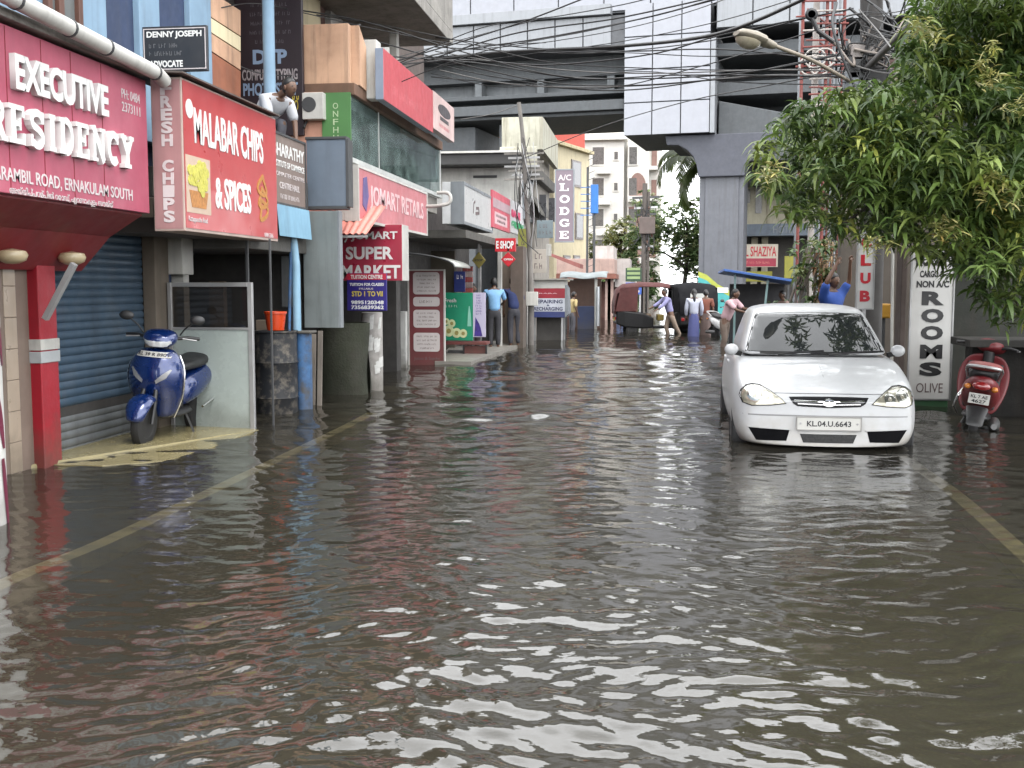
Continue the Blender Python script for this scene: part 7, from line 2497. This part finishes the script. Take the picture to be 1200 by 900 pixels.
    mb.build('hair', HAIR, t, smooth=180)
    # shirt: torso and sleeves, a little bigger than the body
    CL = M('cloth %.3f %.3f %.3f' % shirt, shirt, .85, var=.14, vs=5, bump=.25, bs=14)
    V, E, Rr = [], [], []
    a0 = av(hip - up * .03 * H, (.1 * H, .088 * H))
    a1 = av(hip + up * .09 * H, (.094 * H, .084 * H), a0)
    a2 = av(chest, (.1 * H, .088 * H), a1)
    a3 = av(sh, (.096 * H, .088 * H), a2)
    av(neck - up * .006 * H, (.05 * H, .048 * H), a3)
    for i, s in enumerate((-1, 1)):
        a, el, wr = info[i]
        p_ = av(a, .047 * H, a3)
        tgt = a.lerp(el, min(1, sleeve / .6)) if sleeve <= .6 else el
        q_ = av(tgt, .042 * H, p_)
        if sleeve > .6:
            av(el.lerp(wr, .85), .026 * H, q_)
    skin('shirt', V, E, Rr, CL, t, 1)
    LW = M('cloth %.3f %.3f %.3f' % lower, lower, .85, var=.14, vs=5, bump=.25, bs=14)
    if kind == 'skirt':
        mb = MB()
        zs = [(0.04, .082, .066), (-.03, .092, .075), (-.15, .1, .085), (-.3, .105, .09), (-.42, .11, .095), (-.47, .112, .098)]
        secs = []
        for dz, rx, ry in zs:
            secs.append([(hip.x + rx * H * math.cos(a) * (1 + .05 * math.sin(7 * a + dz * 9)), hip.y + ry * H * math.sin(a) * (1 + .05 * math.cos(6 * a)), hip.z + dz * H) for a in [2 * PI * j / 22 for j in range(22)]])
        mb.loft(secs).build('skirt', LW, t, smooth=70)
    else:
        V, E, Rr = [], [], []
        a0 = av(hip + up * .035 * H, (.074 * H, .066 * H))
        a1 = av(hip - Vector((0, 0, .01 * H)), (.08 * H, .072 * H), a0)
        for i in (0, 1):
            a, kn, an, cf = linfo[i]
            p_ = av(a + Vector((0, 0, -.02 * H)), .064 * H, a1)
            k_ = av(kn, .048 * H, p_)
            if kind == 'trousers':
                k_ = av(cf, .043 * H, k_)
                av(an + Vector((0, .0, .015 * H)), .036 * H, k_)
            else:
                av(kn.lerp(an, .15), .05 * H, k_)
        skin('trousers' if kind == 'trousers' else 'shorts', V, E, Rr, LW, t, 1)
    return t


def stand_at(px, py, ground=0.0):
    return PZ(px, py, ground)


# two men at the shop counter
b = PZ(577, 407, .07)
person('man in light blue shirt and dark trousers seen from behind on the shop step', (b.x, b.y + .3, .07), R(180 + 12), 1.62, .12, [((-.05, -.07, -.14), (.0, -.2, -.2)), ((.05, -.05, -.15), (.05, -.17, -.24))], None, srgb(128, 176, 218), (.03, .03, .036))
person('man in dark blue shirt leaning at the shop counter beyond another in light blue', (b.x + .38, b.y + 1.0, .07), R(200), 1.66, .25, None, None, srgb(40, 52, 96), (.04, .04, .05))
person('shopkeeper half hidden in the dim shop above green poster', (PY(552, 340, 24.6).x, 24.9, -.05), R(10), 1.6, .15, None, None, srgb(96, 84, 60), (.05, .04, .04))
# seated man on the awning floor in white
s0 = PY(312, 150, 12.75)
person('man in white shirt crouching forward on the ledge before the dark typing board', (PY(300, 150, 12.75).x, 12.75, zt3 + .02), R(62), 1.62, .95, [((-.01, -.05, -.15), (.02, -.09, -.29)), ((.01, -.05, -.15), (-.02, -.09, -.29))],
       [((-.02, -.22, .05), (-.02, -.16, -.2)), ((.02, -.22, .05), (.02, -.16, -.2))], (.5, .51, .54), (.1, .1, .12), head=(0, 1.3), hipz=.12, sleeve=.6)
# people in the distance
b = PZ(727, 378, 0)
person('man in pale blue checked shirt standing before the blue barrier', (b.x, b.y, -.2), R(195), 1.66, .1, None, None, srgb(160, 176, 214), (.07, .09, .17))
b = PZ(672, 386, 0)
person('person in pale yellow shirt at the tarpaulin stall counter', (b.x, b.y - .6, -.2), R(120), 1.5, .1, None, None, srgb(200, 180, 130), (.1, .1, .12))
b = PZ(785, 391, 0)
person('man in lavender shirt and khaki trousers bending over between the auto rickshaws', (b.x, b.y, -.2), R(-70), 1.64, .3, [((0, -.12, -.1), (0, -.24, -.16)), ((0, -.1, -.12), (0, -.22, -.2))], [((0, -.06, -.26), (0, .0, -.5)), ((0, .1, -.25), (.0, .2, -.48))], srgb(150, 148, 190), srgb(140, 124, 110), sleeve=.9)
b = PZ(812, 393, 0)
person('woman in white top and blue skirt walking behind black auto rickshaw', (b.x, b.y - .6, -.2), R(185), 1.6, 0, None, None, srgb(184, 188, 204), srgb(80, 86, 136), 'skirt', hairlong=True, sleeve=.7)
b = PZ(826, 392, 0)
person('person in brown red clothes standing next to the woman in blue skirt', (b.x, b.y - .2, -.2), R(170), 1.58, 0, None, None, srgb(120, 70, 56), srgb(96, 80, 76), 'skirt')
b = PZ(849, 407, 0)
person('man in pink shirt and brown trousers leaning forward over the white scooter', (b.x, b.y, -.2), R(58), 1.68, .42, [((0, -.12, -.11), (.02, -.25, -.14)), ((.0, -.12, -.1), (-.02, -.26, -.1))], [((0, -.03, -.26), (0, .02, -.52)), ((0, .03, -.26), (.0, .05, -.52))], srgb(214, 178, 184), srgb(110, 96, 86), sleeve=.55)
b = PY(925, 352, 28)
person('man in pale vest half hidden under the blue sheet roof stall', (b.x, 28.2, -.2), R(-60), 1.6, .3, None, None, srgb(190, 160, 150), (.08, .07, .07))
Ym_ = 16.4
b = PY(978, 345, Ym_)
person('man in blue shirt reaching both arms up behind the white car', (b.x - .02, Ym_, 1.5 + (335 - 327) * Ym_ / 1250 - 1.56), R(38), 1.64, -.05, [((-.02, -.07, .13), (.05, -.1, .27)), ((.04, -.06, .13), (-.0, -.1, .28))], None, srgb(38, 74, 150), (.06, .06, .07), head=(.1, .2))

# ================================================================ CABLES ACROSS THE STREET
CAB = M('black cable sheath', (.016, .016, .017), .5)
CABP = M('weathered grey cable', (.16, .155, .15), .6)


def cable(label, pts, r_, mat, group='overhead cables crossing the street'):
    """pts: (px, py, distance) along the span."""
    w_ = [PY(*p) for p in pts]
    o = MB().tube(spline(w_, 9), r_, 5, cap=False).build('overhead_cable', mat, None, smooth=80)
    return tag(o, label, 'cable', group)


GRP = 'thin black cables strung across the street'
LBL = 'thin black cable strung between the buildings and the dark utility pole, one of many alike'
spans = [
    [(340, 132, 15.5), (430, 92, 16), (560, 34, 16), (660, 18, 16), (745, 2, 16), (790, -14, 15.5)],
    [(350, 140, 15.5), (440, 108, 16), (560, 62, 16), (700, 34, 16), (830, 2, 15.5), (880, -12, 15)],
    [(360, 120, 16), (480, 78, 17), (600, 40, 17), (720, 22, 16.5), (840, -4, 15.5)],
    [(345, 92, 15.5), (430, 84, 16), (520, 62, 17), (640, 44, 17), (760, 20, 16), (840, -2, 15)],
    [(362, 16, 17), (440, 28, 18), (530, 46, 19), (640, 72, 19), (760, 80, 18), (900, 82, 16), (1010, 76, 15)],
    [(340, 10, 16), (430, 26, 17), (540, 60, 18), (650, 88, 18), (760, 92, 18), (880, 84, 16), (1005, 60, 15)],
    [(350, 62, 16), (450, 66, 17), (560, 74, 18), (680, 92, 18), (800, 88, 17), (1000, 90, 15)],
    [(505, 90, 20), (600, 98, 20), (720, 106, 19), (840, 92, 17), (1000, 60, 15)],
    [(500, 72, 20), (580, 90, 20), (700, 104, 19), (820, 78, 17), (930, 44, 15.5), (1000, 20, 15)],
    [(362, 100, 16), (470, 70, 17), (600, 30, 17), (690, -4, 16)],
    [(350, 80, 16), (440, 78, 17), (540, 70, 18), (640, 76, 18), (760, 64, 17), (850, 40, 16), (1000, 10, 15)],
    [(510, 44, 20), (620, 56, 20), (730, 60, 19), (850, 58, 17), (1000, 74, 15)],
    [(615, 185, 26), (700, 150, 24), (800, 120, 20), (900, 100, 17), (1005, 80, 15)],
    [(246, 62, 13), (320, 88, 14), (420, 78, 16), (520, 52, 18), (640, 20, 18)],
    [(243, 12, 12.5), (300, 4, 13.5), (360, 16, 15), (440, 34, 17), (540, 52, 19), (640, 50, 19)],
    [(505, 86, 20), (590, 102, 20), (680, 90, 19), (760, 84, 18), (860, 96, 16.5), (1000, 100, 15)],
    [(520, 60, 20), (620, 52, 20), (720, 36, 19), (800, 16, 17), (880, -12, 15)],
    [(510, 78, 20), (600, 66, 20), (720, 50, 19), (830, 28, 17), (920, 2, 15.5), (950, -10, 15)],
    [(340, 40, 16), (420, 44, 17), (520, 70, 18), (640, 96, 18), (740, 100, 18), (860, 92, 16.5), (1000, 86, 15)],
    [(640, 60, 19), (740, 62, 18), (830, 66, 17), (930, 62, 15.5), (1005, 66, 15)],
    [(508, 55, 20), (600, 60, 20), (700, 62, 19), (830, 48, 17), (950, 20, 15.5)],
]
for s_ in spans:
    cable(LBL, s_, rnd.choice((.008, .01, .012)), CAB, GRP)
G2 = 'pale grey cables sagging before the viaduct'
for s_ in ([(510, 60, 20), (580, 72, 20), (660, 82, 19.5), (760, 86, 18), (900, 82, 16), (1005, 84, 15)], [(515, 82, 20), (580, 96, 20), (650, 102, 19.5), (760, 100, 18), (900, 88, 16), (1005, 92, 15)], [(540, 140, 26), (575, 134, 26), (605, 124, 26)]):
    cable('pale grey cable sagging in front of the dark viaduct girder', s_, .01, CABP, G2)
cable('thick bundled black cable drooping from the orange parapet corner down past the green panel', [(422, 29, 15.2), (405, 38, 15), (385, 75, 14.8), (370, 115, 14.6), (360, 140, 14.4), (356, 150, 14.3)], .02, CAB)
cable('thick black twisted cable bundle sagging in front of the dark girder recess', [(506, 70, 20), (580, 62, 20), (650, 58, 19.5), (730, 54, 19), (840, 40, 17), (940, 0, 15.3), (960, -15, 15)], .03, CAB)
for i, s_ in enumerate(([(1016, 80, 14.7), (1060, 35, 13.5), (1100, -5, 12.5), (1130, -40, 12)], [(1018, 74, 14.7), (1066, 36, 13.5), (1110, -6, 12.5), (1135, -30, 12)])):
    cable(['thick pale bundle of cables rising from the pole past the tree top', 'thick dark bundle of cables rising from the pole past the tree top'][i], s_, .045 - .01 * i, CABP if i == 0 else CAB)
G3 = 'thin cables fanning from utility pole toward the tree top'
for i in range(16):
    a = (1012 + rnd.uniform(-6, 14), rnd.uniform(5, 95), 14.7)
    e = (1040 + rnd.uniform(0, 90), rnd.uniform(-30, 70), 13.2)
    m_ = ((a[0] + e[0]) / 2 + rnd.uniform(-12, 12), (a[1] + e[1]) / 2 + rnd.uniform(2, 24), 14)
    cable('thin cable fanning out from the utility pole toward the tree top, one of a tangle', [a, m_, e], rnd.choice((.006, .008, .01)), rnd.choice((CAB, CAB, CABP)), G3)
for i, s_ in enumerate(([(985, 72, 14.8), (1040, 86, 14.2), (1090, 78, 13), (1200, 25, 11)], [(1000, 90, 14.8), (1030, 122, 14.3), (1045, 150, 14), (1036, 200, 13.5)])):
    cable(['pale looping cable running from junction boxes into the mango leaves', 'black cable dropping from the junction boxes into leaves'][i], s_, .012, CABP if i == 0 else CAB)

# ================================================================ TREES
LEAF = leafmat('mango leaf')
BARK = M('dark bark', (.06, .05, .04), .9, bump=.4, bs=60, var=.3, streak=.3)


def leaves(name, clusters, parent, mat, n=13, L=(.14, .25), W=.0165, cols=None, droop=.8, seed=1, up=.35, fold=True):
    """Leaf rosettes: long drooping blades round each twig tip; every leaf has its own tint."""
    q_ = np.random.default_rng(seed)
    vs, fs, tint = [], [], []
    cols = cols or [(.065, .108, .026), (.105, .16, .036), (.16, .21, .055), (.045, .078, .022)]
    for c in clusters:
        k_ = max(5, int(q_.normal(n, 3)))
        cc_ = np.array(cols[q_.integers(len(cols))]) * q_.uniform(.8, 1.25)
        young = q_.random() < .12
        a0 = q_.uniform(0, 6.28)
        for i in range(k_):
            a = a0 + i * 2.4 + q_.normal(0, .25)
            l = q_.uniform(*L)
            w_ = W * q_.uniform(.8, 1.3)
            e0 = q_.normal(up, .35)
            d = np.array([math.cos(a) * math.cos(e0), math.sin(a) * math.cos(e0), math.sin(e0)])
            side = np.array([-math.sin(a), math.cos(a), q_.normal(0, .35)])
            side /= np.linalg.norm(side)
            p = np.array(c) + q_.normal(0, .03, 3)
            b_ = len(vs)
            col = np.clip(cc_ * q_.uniform(.75, 1.3) * (np.array([1.5, 1.25, 1.0]) if young else 1), .004, .4)
            g = droop * q_.uniform(.5, 1.4)
            prof = ((0, .12), (.18, .8), (.45, 1), (.75, .7), (1, .04))
            for f, wf in prof:
                pt = p + d * l * f * (1 - .25 * g * f) + np.array([0, 0, -1]) * g * l * f * f * .75
                nrm = np.cross(d, side)
                vs.append(pt + side * w_ * wf + nrm * w_ * wf * .35)
                vs.append(pt)
                vs.append(pt - side * w_ * wf + nrm * w_ * wf * .35)
            for r_ in range(4):
                x = b_ + r_ * 3
                fs += [(x, x + 1, x + 4, x + 3), (x + 1, x + 2, x + 5, x + 4)]
            tint += [col] * 15
    me = bpy.data.meshes.new(name)
    me.from_pydata([tuple(v) for v in vs], [], fs)
    at = me.attributes.new('tint', 'FLOAT_COLOR', 'POINT')
    at.data.foreach_set('color', np.concatenate([np.array(tint), np.ones((len(tint), 1))], 1).astype(np.float32).reshape(-1))
    me.polygons.foreach_set('use_smooth', [True] * len(me.polygons))
    me.materials.append(mat)
    o = bpy.data.objects.new(name, me)
    C.objects.link(o)
    o.parent = parent
    return o


# big mango tree hanging over the right side
mt = thing('mango_tree', 'big mango tree with drooping leaves and yellow flower sprays over white car and wall', 'tree', (4.6, 11.9, -.2))
OM = Vector((4.6, 11.9, -.2))
out = [(890, 190), (905, 160), (935, 135), (975, 120), (1010, 112), (1050, 104), (1062, 60), (1075, 30), (1090, -30), (1300, -80), (1300, 380), (1215, 372), (1180, 352), (1150, 338), (1120, 300), (1085, 284), (1040, 276), (1005, 272), (975, 262), (945, 250), (918, 232), (900, 212)]


def inside(x, y, poly):
    r_ = False
    for (x0, y0), (x1, y1) in zip(poly, poly[1:] + poly[:1]):
        if (y0 > y) != (y1 > y) and x < (x1 - x0) * (y - y0) / (y1 - y0) + x0:
            r_ = not r_
    return r_


cl_ = []
tr = random.Random(5)
# the crown: rounded masses of twigs, each a lump with its own depth
lumps = []
while len(lumps) < 125:
    x, y = tr.uniform(890, 1290), tr.uniform(-60, 375)
    if inside(x, y, out):
        dep = 8.9 + 1.5 * tr.random() + (.8 if y < 120 else 0) + .0012 * abs(x - 1050)
        lumps.append((x, y, dep))
for x, y, dep in lumps:
    c = PY(x, y, dep)
    for i in range(tr.randint(10, 15)):
        p = c + Vector((tr.gauss(0, .17), tr.gauss(0, .24), tr.gauss(0, .14)))
        d = p - O
        px = FPX * (MW.transposed() @ d).x / -(MW.transposed() @ d).z + 600
        py = 450 - FPX * (MW.transposed() @ d).y / -(MW.transposed() @ d).z
        if inside(px, py, out):
            cl_.append(p - OM)
# ragged fringe twigs that stick out of the outline
for i in range(len(out)):
    (x0, y0), (x1, y1) = out[i], out[(i + 1) % len(out)]
    if x0 > 1290 or x1 > 1290:
        continue
    for j in range(5):
        f = tr.random()
        cl_.append(PY(x0 + (x1 - x0) * f + tr.gauss(0, 5), y0 + (y1 - y0) * f + tr.gauss(0, 6), tr.uniform(8.9, 10.2)) - OM)
# unseen leaf clusters added above the view, to mirror in the windscreen and the water
for _ in range(210):
    cl_.append(Vector((tr.uniform(1.5, 4.6), tr.uniform(5.2, 8.7), tr.uniform(4.0, 5.4))) - OM)
for _ in range(120):
    cl_.append(Vector((tr.uniform(1.75, 3.4), tr.uniform(7.4, 9.8), tr.uniform(4.35, 5.7))) - OM)
n_ = 0
while n_ < 130:                                            # deeper layer of the crown, over the roof of the car
    x, y = tr.uniform(930, 1110), tr.uniform(95, 262)
    if inside(x, y, out) and inside(x - 12, y, out):
        cl_.append(PY(x, y, tr.uniform(12.0, 14.0)) - OM)
        n_ += 1
leaves('crown', cl_, mt, LEAF, n=13, seed=3)
# inner dark leaves further back close the crown
cl2 = []
while len(cl2) < 330:
    x, y = tr.uniform(930, 1290), tr.uniform(-60, 340)
    if inside(x, y, out) and inside(x - 25, y + 30, out):
        cl2.append(PY(x, y, tr.uniform(10.4, 11.4)) - OM)
leaves('inner_crown', cl2, mt, LEAF, n=13, L=(.16, .27), seed=9)
tk = [Vector((0, .6, 0)), Vector((-.1, .5, 1.2)), Vector((-.3, .2, 2.4)), Vector((-.5, -.1, 3.4)), Vector((-.6, -.3, 4.6))]
MB().tube(spline(tk, 6), [.2 - .0055 * i for i in range(25)], 12).build('trunk', BARK, mt, smooth=60)
for i in range(16):
    a = spline(tk, 6)[8 + i % 14]
    e = Vector(tr.choice(cl_))
    m_ = a.lerp(e, .5) + Vector((0, 0, .25))
    MB().tube(spline([a, m_, e], 7), [.06 - .0035 * j for j in range(15)], 8).build('limb', BARK, mt, smooth=60)
# bare hanging twigs low at the right
for px0, py0, px1, py1 in ((1150, 265, 1172, 352), (1165, 300, 1195, 365), (1172, 352, 1198, 352), (1140, 220, 1150, 290), (1190, 190, 1165, 270)):
    a, e = PY(px0, py0, 9.9) - OM, PY(px1, py1, 9.7) - OM
    MB().tube(spline([a, a.lerp(e, .5) + Vector((.03, 0, -.04)), e], 6), .009, 6).build('twig', M('pale twig', (.16, .14, .11), .8), mt, smooth=60)
leaves('hanging_leaves', [PY(x, y, 9.6) - OM for x, y in ((1172, 372), (1178, 380), (1168, 378), (1198, 360), (1185, 355), (1160, 350), (1150, 345), (1192, 345))], mt, LEAF, n=8, L=(.1, .17), seed=12)
# yellow flower sprays
FLW = leafmat('mango flower', .2, .6)
fl_ = [(1092, 40), (1078, 34), (1150, 80), (1165, 60), (1155, 92), (1190, 130), (1198, 118), (1160, 215), (1175, 232), (1150, 225), (1105, 265), (1112, 268), (1112, 272), (905, 195), (903, 205), (1020, 290), (1030, 288), (1185, 225), (1168, 95), (1085, 38)]
fc = []
for x, y in fl_:
    for i in range(2):
        fc.append(PY(x + tr.gauss(0, 5), y + tr.gauss(0, 5), 8.75) - OM)
leaves('flower_sprays', fc, mt, FLW, n=16, L=(.06, .14), W=.008, cols=[(.4, .36, .13), (.48, .43, .18), (.3, .3, .1)], droop=.4, seed=4, up=.3)

# shrubs beside the courtyard, dried creeper
b = PY(952, 330, 20)
sh_ = thing('courtyard_shrub', 'bushy shrub with drying brown creeper between blue stall and man with raised arms', 'shrub', (b.x, 20.5, -.2))
cs_ = [Vector((tr.gauss(.2, .27), tr.gauss(0, .3), tr.uniform(.9, 2.6))) for _ in range(90)]
leaves('foliage', cs_, sh_, LEAF, n=10, L=(.12, .2), W=.03, seed=21, cols=[(.06, .1, .03), (.1, .13, .05), (.04, .07, .02)])
leaves('dry_creeper', [Vector((tr.gauss(.3, .14), tr.gauss(-.35, .08), tr.uniform(1.3, 2.5))) for _ in range(32)], sh_, LEAF, n=9, L=(.1, .2), W=.016, seed=22, cols=[(.2, .1, .05), (.26, .17, .09), (.14, .08, .05)], droop=1.3)
for i in range(5):
    MB().tube(spline([(tr.gauss(0, .1), 0, 0), (tr.gauss(0, .2), 0, 1.2), (tr.gauss(.2, .2), -.1, 2.4)], 5), .025, 6).build('stem', M('pale bark', (.2, .17, .14), .85, var=.3), sh_, smooth=60)
FARL = leafmat('distant leaf', .55, .6)
# distant leafy trees
def far_tree(name, label, px, Y, ztop, zlow, wid, seed, cols, n=240, Ls=(.22, .42)):
    b = PY(px, 340, Y)
    t = thing(name, label, 'tree', (b.x, Y, -.2), 0, None)
    r_ = random.Random(seed)
    blobs = [(r_.gauss(0, wid * .32), r_.gauss(0, wid * .2), zlow + (ztop - zlow) * r_.random() ** .9, r_.uniform(.6, 1.2) * wid * .24) for _ in range(24)]
    cs_ = []
    for i in range(n * 2):
        x, y, z, q_ = r_.choice(blobs)
        d = Vector((r_.gauss(0, 1), r_.gauss(0, 1), r_.gauss(0, 1))).normalized()
        cs_.append(Vector((x, y, z)) + d * q_ * r_.uniform(.35, 1))
    leaves('crown', cs_, t, FARL, n=11, L=Ls, W=.06, seed=seed, cols=cols, droop=.5)
    tk = [Vector((0, 0, 0)), Vector((r_.gauss(0, .2), 0, zlow * .6)), Vector((r_.gauss(0, .4), 0, (zlow + ztop) / 2)), Vector((r_.gauss(0, .5), 0, ztop * .9))]
    MB().tube(spline(tk, 5), [.24 - .013 * i for i in range(16)], 9).build('trunk', BARK, t, smooth=60)
    for i in range(7):
        a = spline(tk, 5)[5 + i]
        x, y, z, q_ = blobs[i]
        MB().tube([a, a.lerp(Vector((x, y, z)), .6) + Vector((0, 0, .3)), Vector((x, y, z))], [.1, .06, .03], 7).build('limb', BARK, t, smooth=60)
    return t


zat = lambda py, Y: PY(780, py, Y).z
far_tree('leafy_tree', 'bushy green tree standing beside the metro pier before white apartments', 793, 74, zat(242, 74), zat(330, 74), 5.6, 31, [(.2, .28, .13), (.26, .33, .16), (.15, .23, .1)], 700)
far_tree('leafy_tree', 'yellowish green tree behind the twin dark posts and blue box', 719, 90, zat(262, 90), zat(318, 90), 4.4, 32, [(.17, .19, .075), (.14, .17, .065), (.2, .2, .08)], 480)
far_tree('leafy_tree', 'low dark green tree behind the blue direction board', 722, 56, zat(332, 56), zat(362, 56), 2.6, 33, [(.08, .13, .05), (.1, .16, .065)], 260)
# small plants rooted at the wall foot
for i, (px, py, lb) in enumerate(((462, 428, 'grass and weeds sprouting at the foot of the low white wall'), (417, 455, 'small weeds clinging to the foot of the mossy pillar'))):
    b = PZ(px, py, 0)
    t = thing('weed', lb, 'plant', (b.x, b.y - .1, 0))
    leaves('blades', [Vector((tr.gauss(0, .14), tr.gauss(0, .04), tr.uniform(0, .16 if i == 0 else .4))) for _ in range(18)], t, LEAF, n=8, L=(.05, .13), W=.012, seed=40 + i, up=.9, droop=.5)

# coconut palm beyond the pier
b = PY(817, 186, 68)
pt_ = thing('coconut_palm', 'coconut palm with drooping feathery fronds half hidden behind the metro pier', 'palm tree', (b.x + .5, 68, -.3))
ctop = Vector((0, 0, b.z + .3))
MB().tube(spline([(.3, 0, 0), (.15, 0, b.z * .5), (0, 0, b.z + .2)], 6), [.2 - .006 * i for i in range(13)], 10).build('trunk', M('palm bark', (.16, .14, .12), .9, streak=.3, bump=.2), pt_, smooth=60)
for kf in range(19):
    a = kf * 2.4 + .5
    e0 = .95 - (kf % 5) * .36
    Lf = tr.uniform(3.3, 4.2)
    spine = []
    for i in range(13):
        f = i / 12
        el = e0 - 1.9 * f * f - .3 * f
        st_ = Lf / 12
        if not spine:
            spine.append(ctop.copy())
        spine.append(spine[-1] + Vector((math.cos(a) * math.cos(el), math.sin(a) * math.cos(el), math.sin(el))) * st_)
    fr_ = MB().tube(spine, [.035 - .0022 * i for i in range(14)], 6)
    fo = fr_.build('frond', M('frond stalk', (.2, .22, .08), .6), pt_)
    vs, fs, tn = [], [], []
    side = Vector((-math.sin(a), math.cos(a), 0))
    for i in range(2, 14):
        for h_ in (0, .5):
            p = spine[i - 1].lerp(spine[i], h_)
            dd = (spine[i] - spine[i - 1]).normalized()
            ll = .85 * math.sin(PI * min(.95, .15 + .8 * (i + h_) / 14)) + .15
            for s in (-1, 1):
                tip = p + (side * s * .75 + dd * .55 + Vector((0, 0, -.45 - .25 * tr.random()))) * ll
                wv_ = dd * .085
                bb = len(vs)
                vs += [p - wv_, p + wv_, p.lerp(tip, .55) + wv_ * .9, tip, p.lerp(tip, .55) - wv_ * .9]
                fs += [(bb, bb + 1, bb + 2, bb + 4), (bb + 4, bb + 2, bb + 3)]
                g_ = tr.uniform(.75, 1.3)
                tn += [(.07 * g_, .1 * g_, .025 * g_, 1)] * 5
    me = bpy.data.meshes.new('leaflets')
    me.from_pydata([tuple(v) for v in vs], [], fs)
    at = me.attributes.new('tint', 'FLOAT_COLOR', 'POINT')
    at.data.foreach_set('color', np.array(tn, dtype=np.float32).reshape(-1))
    me.materials.append(LEAF)
    o = bpy.data.objects.new('leaflets', me)
    C.objects.link(o)
    o.parent = fo
